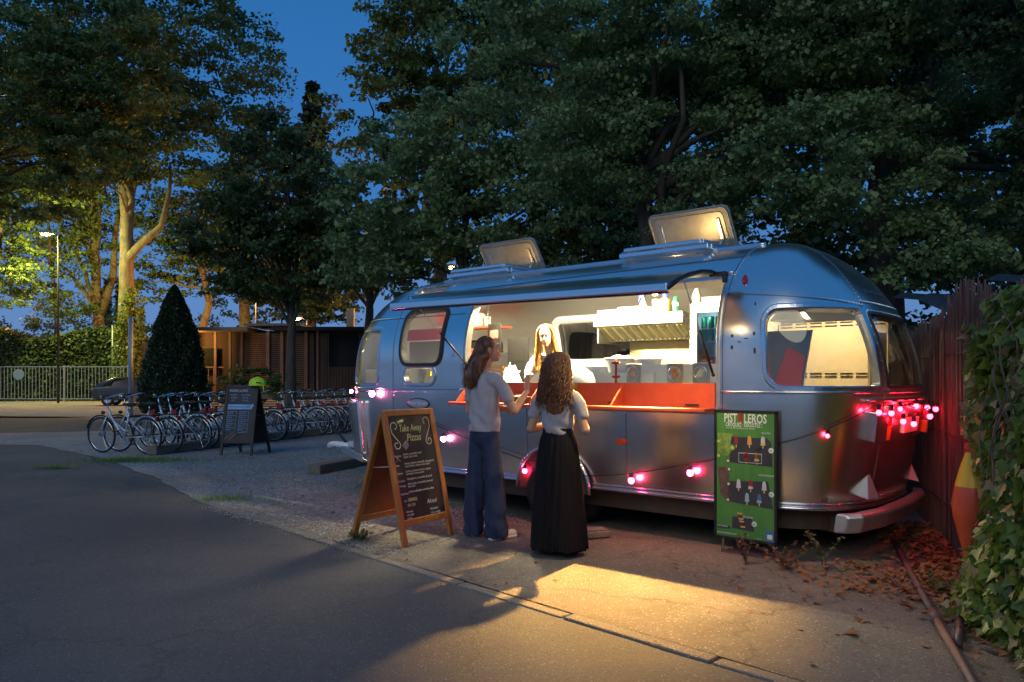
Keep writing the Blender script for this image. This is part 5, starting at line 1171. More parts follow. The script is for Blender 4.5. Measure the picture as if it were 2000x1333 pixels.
def root2(rg, k, n):
    u = rg.uniform(-PI, 0) if k % 4 else rg.uniform(-PI-.4, .4); e = rg.uniform(-.2, 1.4); rad = Vector((math.cos(u)*math.cos(e), math.sin(u)*math.cos(e), math.sin(e)))
    p0 = hc+H2 @ Vector((rad.x*.092, -.026+rad.y*.102, .026+rad.z*.094)); L = rg.uniform(.10, .42); wv = math.cos(u)
    zend = max(1.06+abs(wv)*.08+rg.uniform(0, .05), p0.z-L); f = min(1, (1.52-zend)/.4)
    end = Vector((wv*(.09+.055*f)+rg.uniform(-.02, .02), -.03-.115*f*abs(math.sin(u))**.6+rg.uniform(-.015, .01), zend)); mid = Vector((wv*.130, p0.y*.5+end.y*.5-.05, (p0.z*.6+zend*.4)))
    ph = rg.uniform(0, 6.28); am = rg.uniform(.010, .018); fr_ = rg.uniform(26, 42)*(p0-end).length/.4; P = []; m_ = 24
    for t in np.linspace(0, 1, m_):
        q = p0*(1-t)**2+mid*2*t*(1-t)+end*t*t; P.append(q+Vector((math.sin(t*fr_+ph), math.cos(t*fr_+ph), .4*math.sin(t*fr_*.7)))*am*min(1, .2+t*1.5))
    return P, [rg.uniform(.003, .0055)*(1-.6*t**3) for t in np.linspace(0, 1, m_)]
locks('hair_locks', HC, hb, root2, 620, seg=4, seed=14)

# --- worker behind the counter
c3 = thing('person', 'fair long-haired woman in white top serving from inside the hatch', 'person', TW(-.72, .86, .512), TH+PI+math.radians(14))
H3 = Rz(math.radians(12), math.radians(-16), math.radians(4))
b = MB(); hc = Vector((.0, .175, 1.345)); head(b, hc, H3, 1.02)
limb(b, [(0, .05, 1.10), (0, .08, 1.18), (0, .14, 1.28)], [.058, .046, .044])
b.cap((0, 0, .80), (0, .04, 1.05), .11, .118, 18, .72); b.cap((0, -.03, .70), (0, 0, .82), .135, .115, 18, .78); b.cap((-.13, .05, 1.10), (.13, .05, 1.10), .05, .05, 14)
for s in (-1, 1): limb(b, [(s*.085, -.03, .72), (s*.09, -.01, .40), (s*.095, -.03, .08)], [.085, .055, .038]); b.cap((s*.095, -.04, .035), (s*.105, .09, .03), .033, .028, 12)
S, Ee, Wr = Vector((.175, .05, 1.10)), Vector((.255, .10, .90)), Vector((.13, .32, .935)); limb(b, [S, S.lerp(Ee, .5), Ee], [.046, .041, .035]); limb(b, [Ee, Ee.lerp(Wr, .35), Wr], [.037, .034, .022]); hand(b, Wr, (-.25, 1, .0), (-1, 0, .3), (0, 0, -1), .17, .45)
S, Ee, Wr = Vector((-.175, .05, 1.10)), Vector((-.265, .07, .90)), Vector((-.17, .24, .87)); limb(b, [S, S.lerp(Ee, .5), Ee], [.046, .041, .035]); limb(b, [Ee, Ee.lerp(Wr, .35), Wr], [.037, .034, .022]); hand(b, Wr, (.3, 1, -.1), (1, 0, .3), (0, 0, -1), .17, .4)
remesh(b, 'body', SKINW, c3, .0055, 3); face(c3, hc, H3, 1.02, (.10, .16, .16))
b = MB(); b.cap((0, 0, .82), (0, .035, 1.03), .142, .150, 24, .76); b.cap((-.115, .05, 1.095), (.115, .05, 1.095), .068, .068, 18)
for s in (-1, 1): limb(b, [(s*.15, .05, 1.095), (s*.21, .065, 1.02), (s*.235, .08, .96)], [.066, .066, .062])
o = remesh(b, 'shirt', mat('white_cotton', (.70, .70, .70), .8, var=.04, bump=.1, bscale=200), c3, .009, 5, .006, 22, 23, .5); cut_below(o, .76)
b = MB(); b.cap((0, -.02, .70), (0, 0, .80), .145, .14, 20, .8); b.cap((-.09, -.02, .70), (-.09, -.02, .08), .09, .06, 14); b.cap((.09, -.02, .70), (.09, -.02, .08), .09, .06, 14); remesh(b, 'trousers', mat('navy_cloth', (.02, .03, .06), .8), c3, .012, 4)
HG = hairmat('golden_hair', (0.62, 0.33, 0.07), (.36, .16, .035))
b = MB(); b.ell(hc+H3 @ Vector((0, -.030, .032)), (.084, .092, .092), 20, 14, H3)
for s in (-1, 1): b.cap(hc+H3 @ Vector((s*.078, .0, -.01)), (s*.115, .12, 1.13), .030, .044, 12, .8); b.cap((s*.115, .12, 1.13), (s*.105, .155, .985), .044, .030, 12, .8)
b.cap((0, .10, 1.30), (0, .03, 1.15), .08, .075, 14, .6)
hb = remesh(b, 'hair', HG, c3, .008, 4, .004, 40, 4, .3)
def root3(rg, k, n):
    s = 1 if k % 2 else -1; e = rg.uniform(.1, 1.2); f = rg.uniform(-.5, .75)
    p0 = hc+H3 @ Vector((s*.010*rg.uniform(0, 1)+s*.083*math.cos(e)*.98, -.02+.075*f, .032+.092*math.sin(e))); end = Vector((s*(.10+rg.uniform(-.04, .045)), .145+rg.uniform(-.05, .035), .98+rg.uniform(-.05, .12)))
    mid = hc+H3 @ Vector((s*.115, .0+.05*f, -.06)); ph = rg.uniform(0, 6.28); P = []
    for t in np.linspace(0, 1, 13):
        q = p0*(1-t)**2+mid*2*t*(1-t)+end*t*t; P.append(q+Vector((math.sin(t*11+ph), math.cos(t*9+ph), 0))*.005*t)
    return P, [rg.uniform(.0025, .005)*(1-.6*t**2) for t in np.linspace(0, 1, 13)]
locks('hair_locks', HG, hb, root3, 320, seed=24)

# ------------------------------------------------------------------ vegetation
def leaf_mat(name, c1, c2, tr_=.35, rough=.55):
    m = bpy.data.materials.new(name); m.use_nodes = True; t = m.node_tree; b = t.nodes['Principled BSDF']; out = t.nodes['Material Output']
    tc = N(t, 'ShaderNodeTexCoord'); n = N(t, 'ShaderNodeTexNoise'); n.inputs['Scale'].default_value = .9; n.inputs['Detail'].default_value = 8; n.inputs['Roughness'].default_value = .8
    t.links.new(tc.outputs['Object'], n.inputs['Vector']); r = N(t, 'ShaderNodeValToRGB'); r.color_ramp.elements[0].color = (*c1, 1); r.color_ramp.elements[1].color = (*c2, 1)
    r.color_ramp.elements[0].position = .35; r.color_ramp.elements[1].position = .65; t.links.new(n.outputs[0], r.inputs[0]); t.links.new(r.outputs[0], b.inputs['Base Color']); b.inputs['Roughness'].default_value = rough
    tl = N(t, 'ShaderNodeBsdfTranslucent'); t.links.new(r.outputs[0], tl.inputs[0]); mx = N(t, 'ShaderNodeMixShader'); mx.inputs[0].default_value = tr_
    t.links.new(b.outputs[0], mx.inputs[1]); t.links.new(tl.outputs[0], mx.inputs[2]); t.links.new(mx.outputs[0], out.inputs[0]); return m
LF1 = leaf_mat('plane_leaf', (.06, .10, .028), (.17, .23, .06)); LF2 = leaf_mat('dark_leaf', (.045, .08, .03), (.13, .19, .07)); LF3 = leaf_mat('grey_green_leaf', (.11, .16, .06), (.31, .43, .17))
LFN = leaf_mat('conifer_needle', (.018, .038, .018), (.045, .08, .032), .1); LFI = leaf_mat('ivy_green', (.08, .15, .025), (.24, .33, .06), .3, .4); LFA = leaf_mat('autumn_leaf', (.16, .055, .025), (.42, .21, .09), .2, .7)
BARK = mat('plane_bark', (.22, .18, .11), .85, col2=(.09, .075, .05), vscale=3, stretch=(1.5, 1.5, .7), bump=.4, bscale=14)
BARKD = mat('dark_bark', (.10, .08, .06), .9, col2=(.045, .036, .028), vscale=6, stretch=(2, 2, .5), bump=.5, bscale=18)
# leaf outline templates: lobed (5 verts, 3 tris) and simple kite (4 verts, 2 tris)
T_KITE = (np.array([(0, 0, 0), (.42, .5, .06), (0, 1, -.05), (-.42, .5, .06)]), np.array([(0, 1, 2), (0, 2, 3)]))
T_LOBE = (np.array([(0, .05, 0), (.55, .30, .05), (.22, .52, 0), (0, 1, -.08), (-.22, .52, 0), (-.55, .30, .05)]), np.array([(0, 1, 2), (0, 2, 3), (0, 3, 4), (0, 4, 5)]))
T_IVY = (np.array([(0, 0, 0), (.30, -.12, .02), (.52, .22, .05), (.28, .38, .0), (0, .95, -.12), (-.28, .38, .0), (-.52, .22, .05), (-.30, -.12, .02)]), np.array([(0, 1, 2), (0, 2, 3), (0, 3, 4), (0, 4, 5), (0, 5, 6), (0, 6, 7)]))
def leaves_arrays(P, size, T, droop=.35, out=None, rg=RNG, flat=1.0):
    n = len(P); tv, tf = T
    yaw = rg.uniform(0, 2*PI, n); pit = rg.normal(-droop, .55, n)*flat; rol = rg.normal(0, .6, n)*flat
    d = np.stack([np.cos(yaw)*np.cos(pit), np.sin(yaw)*np.cos(pit), np.sin(pit)], -1)
    if out is not None: d = d*.6+out*.8; d /= np.linalg.norm(d, axis=1, keepdims=True)
    up = np.array([0, 0, 1.0])[None]+rg.normal(0, .25, (n, 3)); x = np.cross(d, up); x /= np.linalg.norm(x, axis=1, keepdims=True)+1e-9; z = np.cross(x, d)
    c, s = np.cos(rol)[:, None], np.sin(rol)[:, None]; x2 = x*c+z*s; z2 = z*c-x*s
    sz = (size*rg.uniform(.35, 1.3, n))[:, None, None]
    V = P[:, None]+sz*(tv[None, :, 0:1]*x2[:, None]+tv[None, :, 1:2]*d[:, None]+tv[None, :, 2:3]*z2[:, None])
    F = tf[None]+(len(tv)*np.arange(n))[:, None, None]; return V.reshape(-1, 3), F.reshape(-1, 3)
def clump_points(cl, per, rg):
    """cl: array (n,6) of centre + radii -> points denser on the upper outer shell of each clump"""
    n = len(cl)*per; i = np.repeat(np.arange(len(cl)), per); v = rg.normal(0, 1, (n, 3)); v /= np.linalg.norm(v, axis=1, keepdims=True); v[:, 2] = np.where(v[:, 2] < -.3, -v[:, 2]*.6, v[:, 2])
    r = rg.uniform(0, 1, n)**.45; return cl[i, :3]+v*r[:, None]*cl[i, 3:6]
def crown_clumps(blobs, n, rr, rg, flat=.6):
    out = []; w = np.array([b[3]*b[4]*b[5] for b in blobs])**.75; w = w/w.sum()
    for k in range(n):
        b = blobs[rg.choice(len(blobs), p=w)]; v = rg.normal(0, 1, 3); v /= np.linalg.norm(v); r = rg.uniform(.25, 1)**.5; q = np.array(b[:3])+v*r*np.array(b[3:6]); s = rg.uniform(.55, 1.35)*rr
        out.append((*q, s, s, s*flat))
    return np.array(out)
def tree(name, label, base, trunk, tr_r, blobs, ncl, rr, per, size, lm, bm_, T=T_KITE, seed=1, group='broadleaf trees round the yard', nl=14, limb_from=.5, ivy=None, droop=.4, K=1.0):
    if K != 1: base = (base[0]*K, base[1]*K, 0); trunk = [(p[0]*K, p[1]*K, p[2]*K) for p in trunk]; blobs = [(q[0]*K, q[1]*K, 1.4+(q[2]-1.4)*K, q[3]*K, q[4]*K, q[5]*K) for q in blobs]; tr_r *= K; rr *= K; size *= 1.15
    rg = np.random.default_rng(seed); t_ = thing(name, label, 'tree', base, 0, group); B = np.array(base)
    cl = crown_clumps(blobs, ncl, rr, rg); P = clump_points(cl, per, rg)
    V, F = leaves_arrays(P-B, size, T, droop, rg=rg); o = raw_mesh('crown', V, F, lm, t_)
    b = MB(); tp = [Vector(p)-Vector(base) for p in trunk]; n = len(tp)
    rad = [tr_r*(1-.62*(i/(n-1))) for i in range(n)]; rad[0] *= 1.25; fine = []; fr_ = []
    for i in range(n-1):
        for k in range(5): fine.append(tp[i].lerp(tp[i+1], k/5)+Vector(rg.normal(0, tr_r*.05, 3))); fr_.append(rad[i]+(rad[i+1]-rad[i])*k/5)
    fine.append(tp[-1]); fr_.append(rad[-1]); b.tube(fine, fr_, 14); b.build('trunk', bm_, t_, True)
    for k in range(nl):
        c = Vector(cl[rg.integers(len(cl)), :3])-Vector(base); f = rg.uniform(limb_from, 1); i = min(len(fine)-1, int(f*(len(fine)-1))); p = fine[i]; L = (c-p).length
        if c.z < p.z-1: continue
        m_ = p.lerp(c, .45)+Vector((rg.normal(0, .06*L), rg.normal(0, .06*L), .10*L)); r0 = min(fr_[i]*.55, .035*L+.02); bb = MB()
        pts = [p.lerp(m_, t/4)+Vector(rg.normal(0, .012*L, 3))*(t > 0) for t in range(5)]+[m_.lerp(c, t/4)+Vector(rg.normal(0, .015*L, 3)) for t in range(1, 5)]
        bb.tube(pts, [r0*(1-.85*t/8) for t in range(9)], 7); bb.build('limb', bm_, t_, True)
    return t_
GRP = 'broadleaf trees round the yard'
t1 = tree('plane_tree', 'tall plane tree with pale thick trunk wrapped in ivy behind the bicycles', (-17.0, 34, 0), [(-17.0, 34, 0), (-17.05, 34, 5), (-17.1, 34, 9), (-17.6, 34, 13), (-17.9, 34, 17)], .37,
     [(-18.5, 34, 15.5, 5.8, 4.5, 4.8), (-17.5, 31.5, 13.5, 5.0, 2, 3.6), (-17, 31.8, 10.9, 3.6, 1.2, 1.3), (-14, 34, 15.2, 3.9, 4, 3.9), (-22.5, 33, 13.5, 3.2, 3, 3.0), (-13.6, 34, 11.2, 2.9, 3, 1.8), (-17, 34, 20.5, 5.5, 3, 2.4), (-19.5, 33, 10.2, 2.2, 2.5, 1.2)], 620, .85, 108, .23, LF1, BARK, T_KITE, 11, K=1.4, nl=26, limb_from=.42)
b = MB(); b.tube([(.0, -.1, 8.8), (1.0, -.2, 9.8), (2.2, -.3, 10.8), (2.7, -.3, 12.9), (2.8, -.4, 14.7)], [.28, .24, .18, .13, .07], 8); b.build('limb', BARK, t1, True)
rg = np.random.default_rng(5); n = 5200; th = rg.uniform(PI*.65, 2.45*PI, n); z = rg.uniform(0, 1, n)**.8*7.0; keep = z < 4.0+3.0*np.clip(np.cos(th-5.6), -.5, 1)+rg.normal(0, .25, n); th, z = th[keep], z[keep]; r_ = .72+rg.uniform(0, .22, len(z))
V, F = leaves_arrays(np.stack([r_*np.cos(th), r_*np.sin(th), z], -1), .22, T_KITE, .5, rg=rg); o = raw_mesh('ivy_leaves', V, F, LFI, t1); o['kind'] = 'stuff'
tree('plane_tree', 'forked tree with orange lit twin stems left of the ivy covered plane', (-20.6, 38, 0), [(-20.6, 38, 0), (-20.3, 38, 2.6), (-20.5, 38, 4.6), (-20.7, 38, 9), (-21, 38, 13)], .33,
     [(-21, 38, 12, 3.5, 3, 3.5), (-20, 38, 8.6, 2.5, 2.5, 1.6), (-23, 38, 9, 2.5, 2, 2), (-19.2, 38.6, 6.4, 1.5, 1.2, 1.0)], 190, .7, 80, .22, LF1, BARK, seed=12, K=1.4, nl=16, limb_from=.35)
o = MB(); o.tube([(-20.3*1.4, 53.1, 5.9), (-19.7*1.4, 53.1, 8.4), (-19.6*1.4, 53.1, 11.5), (-19.3*1.4, 53.1, 14)], [.28, .24, .17, .1], 9)
k_ = [x for x in bpy.data.objects if x.name.startswith('plane_tree')][-1]; o.v = [(x-k_.location.x, y-k_.location.y, z) for x, y, z in o.v]; o.build('stem', BARK, k_, True)
tree('plane_tree', 'orange lit tree at the far left edge', (-23.6, 34, 0), [(-23.6, 34, 0), (-23.2, 34, 3), (-22.9, 34, 5.5), (-22.6, 34, 9)], .34,
     [(-23, 33, 7.2, 2.8, 2.2, 1.8), (-23.5, 33, 10.4, 3.0, 2.5, 2.2), (-21.2, 32, 5.4, 1.6, 1.5, 1.2)], 170, .62, 85, .20, LF1, BARK, seed=13, K=1.4, nl=12)
tree('young_tree', 'slim young tree with bright green leaves round the street lamp', (-16.6, 28.0, 0), [(-16.6, 28.0, 0), (-16.6, 28, 3), (-16.8, 28, 5), (-17, 28, 8)], .10,
     [(-17.2, 28, 5.4, 2.0, 1.6, 1.6), (-16.4, 28, 4.0, 1.4, 1.2, .9), (-18.0, 28, 7.6, 1.5, 1.5, 1.4)], 130, .5, 80, .17, LF1, BARKD, seed=14, K=1.8, nl=12)
tree('plane_tree', 'orange lit thin curved tree right of the ivy covered plane', (-15.6, 38, 0), [(-16.0, 38, 0), (-15.4, 38, 3.2), (-15.0, 38, 4.6), (-15.3, 38, 6.6), (-15.3, 38, 10)], .24,
     [(-17.6, 38.5, 6.4, 1.6, 1.2, 1.2), (-15.6, 38.5, 8.0, 2.2, 1.5, 1.3), (-17.9, 38.5, 9.0, 1.8, 1.2, 1.2), (-15, 38, 9.6, 3, 2, 2.6), (-13.4, 38, 7.4, 2.2, 2, 1.6), (-16.4, 38, 6.6, 1.2, 1.2, 1)], 230, .65, 80, .22, LF1, BARK, seed=15, K=1.4, nl=12)
tree('plane_tree', 'tree with bright orange lit trunk behind the wooden cabin', (-14.6, 42, 0), [(-14.7, 42, 0), (-14.6, 42, 4), (-14.7, 42, 6.5), (-14.4, 42, 10)], .38,
     [(-13.5, 42, 10, 3.2, 2, 3), (-11, 42, 8, 3, 2, 2.2), (-9.6, 42, 6.4, 2.4, 2, 1.4), (-13.0, 42, 6.3, 2.2, 1.5, 1.3), (-11.4, 42.5, 5.4, 2.2, 1.4, .9)], 250, .7, 75, .24, LF1, BARK, seed=16, K=1.4, nl=14)
tree('dark_tree', 'dark dense tree with straight grey trunk in front of the wooden cabin', (-7.2, 25, 0), [(-7.2, 25, 0), (-7.2, 25, 2.2), (-7.15, 25, 3.6), (-7.3, 25, 5), (-7.3, 25, 8)], .17,
     [(-7.6, 25, 7.0, 2.4, 2.2, 2.5), (-9.2, 25, 6.0, 1.6, 1.6, 1.7), (-6.0, 25, 5.6, 1.5, 1.6, 1.5), (-7.6, 25, 4.4, 2.3, 1.7, .55), (-8.0, 25, 9.2, 1.3, 1.2, .8)], 300, .55, 105, .165, LF2, BARKD, seed=17, nl=22, limb_from=.38, group=None)
tree('plane_tree', 'very tall tree whose leafy edge stands against the blue sky', (-3.2, 36, 0), [(-3.2, 36, 0), (-3.4, 36, 8), (-3.6, 36, 16)], .4,
     [(-2.5, 36, 16.5, 4.9, 4, 4.5), (-5.6, 36, 13.2, 3.4, 3, 2.8), (1.5, 36, 14, 4, 3, 4), (-3, 36, 20, 4, 3, 2.4), (-5.3, 36, 9.4, 3.0, 3, 2)], 400, .85, 120, .24, LF1, BARKD, T_KITE, seed=18, nl=16)
tree('ash_tree', 'pale grey green leafy tree behind the front of the caravan', (-1.2, 20, 0), [(-1.2, 20, 0), (-1.3, 20, 2.6), (-1.2, 20, 5), (-1.2, 20, 7.5)], .17,
     [(-2.6, 20, 6.0, 2.2, 1.8, 1.7), (.2, 20, 5.7, 2.2, 1.8, 2.1), (-1.2, 20, 7.6, 2.6, 1.6, 1.2), (-3.4, 20, 4.4, 1.4, 1.3, .9), (1.9, 20, 5.0, 1.8, 1.5, 2.0)], 330, .52, 105, .15, LF3, BARKD, seed=19, nl=18, group=None)
tree('plane_tree', 'orange lit tree just left of the caravan nose', (-5.6, 30, 0), [(-5.6, 30, 0), (-5.6, 30, 3.4), (-5.5, 30, 5), (-5.2, 30, 8)], .22,
     [(-5.6, 30, 6.4, 2.3, 2, 1.7), (-8.4, 31, 5.2, 2.3, 2, 1.2), (-3.6, 29, 6.4, 1.8, 1.6, 1.9)], 170, .5, 85, .18, LF1, BARK, seed=20, nl=14)
t11 = tree('lime_tree', 'dark overhanging tree above the open roof vents', (2.6, 15.0, 0), [(2.6, 15, 0), (2.7, 15, 3), (2.5, 14.8, 6), (2.3, 14.6, 9)], .24,
     [(1.2, 14.6, 7.6, 2.8, 1.8, 1.6), (3.4, 14.6, 5.8, 2.6, 1.8, 1.9), (3.2, 14.2, 8.4, 3.4, 2.2, 1.8), (1.4, 14.4, 5.6, 1.1, 1.2, 1.2), (5.2, 14.2, 7.0, 2.0, 1.8, 1.8)], 480, .46, 185, .095, LF3, BARKD, T_KITE, seed=21, nl=18, group=None)
t12 = tree('lime_tree', 'big leaning tree with dark trunk over the back of the caravan', (6.8, 14, 0), [(6.8, 14, 0), (6.9, 14, 2.5), (6.5, 13.6, 4.8), (6.9, 13.4, 6.4), (7.6, 13.2, 9)], .30,
     [(5.2, 12.4, 4.8, 1.8, 1.3, 1.3), (8.0, 13.4, 7.6, 2.8, 2, 1.9), (5.2, 13, 7.6, 2.2, 1.6, 1.5), (9.0, 13.5, 5.0, 2.2, 1.6, 1.8), (6.1, 11.6, 3.3, 1.0, .8, .55), (7.2, 12.2, 3.6, 1.3, .9, .8)], 460, .42, 175, .095, LF3, BARKD, T_KITE, seed=22, nl=20, group=None)
tree('lime_tree', 'dark tree at the upper right corner above the ivy', (9.6, 11.5, 0), [(9.6, 11.5, 0), (9.5, 11.4, 3), (9.0, 11.2, 6)], .22,
     [(8.0, 10.8, 6.4, 1.8, 1.4, 1.2), (8.6, 11, 4.4, 1.6, 1.4, 1.2), (7.0, 10.4, 7.4, 1.6, 1.2, .9), (9.6, 11, 3.2, 1.8, 1.2, .9)], 210, .42, 150, .10, LF2, BARKD, T_KITE, seed=23, nl=12, group=None)
tree('plane_tree', 'dark near crown filling the upper left corner', (-22.5, 29, 0), [(-22.5, 29, 0), (-22.4, 29, 5), (-21, 29, 9), (-19.5, 29, 12)], .3,
     [(-18.4, 29, 12.0, 4.2, 2.4, 3.0), (-15.6, 29.5, 13.4, 2.9, 2, 2.6), (-20.2, 28.6, 8.4, 1.9, 1.6, 1.4), (-15.4, 29, 9.6, 2.1, 1.6, 1.2), (-18.0, 29, 8.2, 2.0, 1.4, .8)], 380, .62, 100, .20, LF1, BARKD, T_LOBE, seed=24, nl=16)
# wood behind the caravan
rg = np.random.default_rng(31); cl = []
for k in range(1150): x = rg.uniform(-2.5, 18); y = 20.5+rg.uniform(0, 3)+max(0, (x-6))*-.35; z = rg.uniform(0, 1)**.85*(11.0 if x > 1 else 3.2); s = rg.uniform(.7, 1.25); cl.append((x, y, z, s, s, s*.7))
P = clump_points(np.array(cl), 70, rg); V, F = leaves_arrays(P, .25, T_KITE, .4, rg=rg); tag(raw_mesh('thicket', V, F, LF2), 'dark mass of undergrowth and trees closing off the yard', 'thicket', kind='stuff')
rg = np.random.default_rng(32); cl = []
for k in range(340): x = rg.uniform(-58, -13); y = 62+rg.uniform(0, 4); z = rg.uniform(0, 1)*(7.2+1.8*math.sin(x*.5)); s = rg.uniform(.6, 1.1); cl.append((x, y, z, s, s, s*.8))
P = clump_points(np.array(cl), 70, rg); V, F = leaves_arrays(P, .26, T_KITE, .4, rg=rg); tag(raw_mesh('bushes', V, F, LF1), 'brownish bushes behind the hedge on the left', 'bushes', kind='stuff')
# clipped hedge behind the railing
rg = np.random.default_rng(33); n = 30000; x = rg.uniform(-40, -23.2, n); f = rg.uniform(0, 1, n); y = 48.0+rg.uniform(-.1, .2, n); z = rg.uniform(0, 1, n)**.9*(4.1+.35*np.sin(x*.9)); top = f > .75; y[top] = rg.uniform(48, 50, top.sum()); z[top] = 4.1+.35*np.sin(x[top]*.9)+rg.normal(0, .12, top.sum())
V, F = leaves_arrays(np.stack([x, y, z], -1), .25, T_KITE, .3, rg=rg); t_ = thing('hedge', 'long dark clipped hedge behind the metal railing', 'hedge', (0, 0, 0)); o = raw_mesh('foliage', V, F, LF2, t_)
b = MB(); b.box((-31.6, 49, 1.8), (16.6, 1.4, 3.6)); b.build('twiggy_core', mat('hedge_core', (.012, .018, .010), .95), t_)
# clipped conifer
rg = np.random.default_rng(34); n = 34000; z = rg.uniform(0, 1, n); th = rg.uniform(0, 2*PI, n); prof_r = lambda t: 1.16*np.clip(1-t**1.55, 0, 1)**.8*(.90+.12*np.clip(t*6, 0, 1)); r_ = prof_r(z)*(1+.05*np.sin(th*5+z*9)+.04*np.sin(th*11-z*23)+.03*np.sin(th*3+z*41))*rg.uniform(.90, 1.05, n)*np.where(rg.uniform(0, 1, n) > .985, 1.09, 1)
P = np.stack([r_*np.cos(th), r_*np.sin(th), .15+z*4.6], -1); outv = np.stack([np.cos(th)*.5, np.sin(th)*.5, np.full(n, .7)], -1); V, F = leaves_arrays(P, .085, T_KITE, -.3, out=outv, rg=rg)
t_ = thing('clipped_conifer', 'dark cone-shaped clipped conifer behind the bicycle row', 'conifer', (-12.3, 28, 0)); raw_mesh('foliage', V, F, LFN, t_)
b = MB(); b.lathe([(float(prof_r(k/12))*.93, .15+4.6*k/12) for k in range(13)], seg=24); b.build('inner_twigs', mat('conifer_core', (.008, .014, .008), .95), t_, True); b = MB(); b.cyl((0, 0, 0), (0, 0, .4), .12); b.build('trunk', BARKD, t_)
# distant poplars and conifer top
for k, (px, pz, h) in enumerate(((193, 130, 10.5), (209, 130, 13.4), (232, 130, 12.9), (243, 132, 11.4))):
    t_ = thing('poplar', ('leftmost far poplar between two trunks', 'tall far poplar, second from the left in the gap', 'tall far poplar, third from the left in the gap', 'far poplar nearest the ivy covered trunk')[k], 'tree', ((px-1000)/1500*pz, pz, 0), 0, 'distant poplars')
    rg = np.random.default_rng(40+k); n = 1600; z = rg.uniform(0, 1, n); th = rg.uniform(0, 6.28, n); r_ = 1.0*(np.sin(np.clip(z, 0, 1)*PI)**.5)*(1.15-z*.6)*rg.uniform(.5, 1.1, n); V, F = leaves_arrays(np.stack([r_*np.cos(th), r_*np.sin(th), 1+z*(h-1)*1.35], -1), .6, T_KITE, -.6, rg=rg); raw_mesh('crown', V, F, LF2, t_); b = MB(); b.cyl((0, 0, 0), (0, 0, 3), .2); b.build('trunk', BARKD, t_)
t_ = thing('cedar', 'dark conifer tip standing alone against the blue sky', 'conifer', (-15.6, 60, 0)); rg = np.random.default_rng(50); n = 6500; z = rg.uniform(0, 1, n); th = rg.uniform(0, 6.28, n); lay = np.floor(z*22); r_ = (1-z)**.8*4.6*rg.uniform(0, 1, n)**.6*(.5+.5*np.abs(np.sin(lay*2.3+th)))
V, F = leaves_arrays(np.stack([r_*np.cos(th), r_*np.sin(th), 6+(lay+rg.uniform(0, .4, n))/22*18.9], -1), .45, T_KITE, .1, rg=rg); raw_mesh('crown', V, F, LFN, t_); b = MB(); b.tube([(0, 0, 0), (0, 0, 24.6)], [.4, .04], 8); b.build('trunk', BARKD, t_)
# shrub in front of the cabin
t_ = thing('shrub', 'round green shrub in front of the wooden cabin', 'shrub', (-9.2, 27.5, 0)); rg = np.random.default_rng(51); cl = crown_clumps([(0, 0, 1.2, .9, .7, .65), (-1.2, .2, 1.0, .7, .5, .6), (1.0, 0, 1.0, .5, .5, .5)], 40, .3, rg); V, F = leaves_arrays(clump_points(cl, 90, rg), .10, T_KITE, -.2, rg=rg); raw_mesh('foliage', V, F, LF1, t_); b = MB(); [b.tube([(0, 0, 0), (a*.4, 0, .6), (a, 0, 1.2)], [.03, .02, .01], 5) for a in (-.9, 0, .9)]; b.build('stems', BARKD, t_, True, kind='stuff')

# ------------------------------------------------------------------ brushwood fence and ivy on the right
FD = Vector((.339, .941)).normalized(); F0 = Vector((3.30, 5.40)); FN = Vector((-FD.y, FD.x))   # FN points to the camera side (left)
REED = mat('brushwood', (.075, .048, .042), .9, col2=(.16, .105, .09), vscale=9, stretch=(3, 3, .4))
fe = thing('brushwood_fence', 'tall brown brushwood fence behind the rear of the caravan', 'fence', (F0.x, F0.y, 0), math.atan2(FD.y, FD.x))
rg = random.Random(61); npan = 7
fx = lambda u: 1.93+.10*math.sin(u*1.3+1)+.06*math.sin(u*3.1)
for p_ in range(npan):
    b = MB(); u = -4.2+p_*1.6
    while u < -4.2+(p_+1)*1.6:
        dz = rg.uniform(-.14, .10); n_ = rg.uniform(-.02, .025); b.cur = 0; tl = rg.uniform(-.03, .03)
        b.bar((u, n_, 0), (u+tl, n_+rg.uniform(-.01, .02), fx(u)+dz), rg.uniform(.006, .013)); u += rg.uniform(.006, .012)
    b.build('reed_panel', REED, fe, kind='stuff')
for z in (.35, .95, 1.6):
    b = MB(); b.tube([(-4.2, .03, z), (7, .03, z)], .0035, 5); b.build('binding_wire', RUST, fe)
b = MB(); b.box((1.4, -.05, .95), (11.2, .02, 1.86)); b.build('backing', mat('fence_backing', (.02, .014, .012), .95), fe)
for u in (-3.6, -1.6, .4, 2.4, 4.4): b = MB(); b.cyl((u, -.10, 0), (u, -.10, 2.02), .04); b.build('post', BARKD, fe, True)
# board fence behind the caravan, seen through its far window
bf = thing('board_fence', 'dark brown board fence behind the caravan seen through its far window', 'fence', TW(-3.0, 3.6, 0), TH)
BDM = mat('dark_board', (.055, .035, .028), .85, var=.3, vscale=5, stretch=(1, 1, .3))
for k in range(30): b = MB(); b.bar((k*.15, 0, 0), (k*.15, 0, 2.35), .135, .022, up=(0, 1, 0)); b.build('board', BDM, bf)
for x in (.3, 2.0, 3.7): b = MB(); b.bar((x, -.06, 0), (x, -.06, 2.4), .07); b.build('post', mat('blue_grey_post', (.14, .19, .26), .5, .3) if x < 1 else bpy.data.materials['blue_grey_post'], bf)
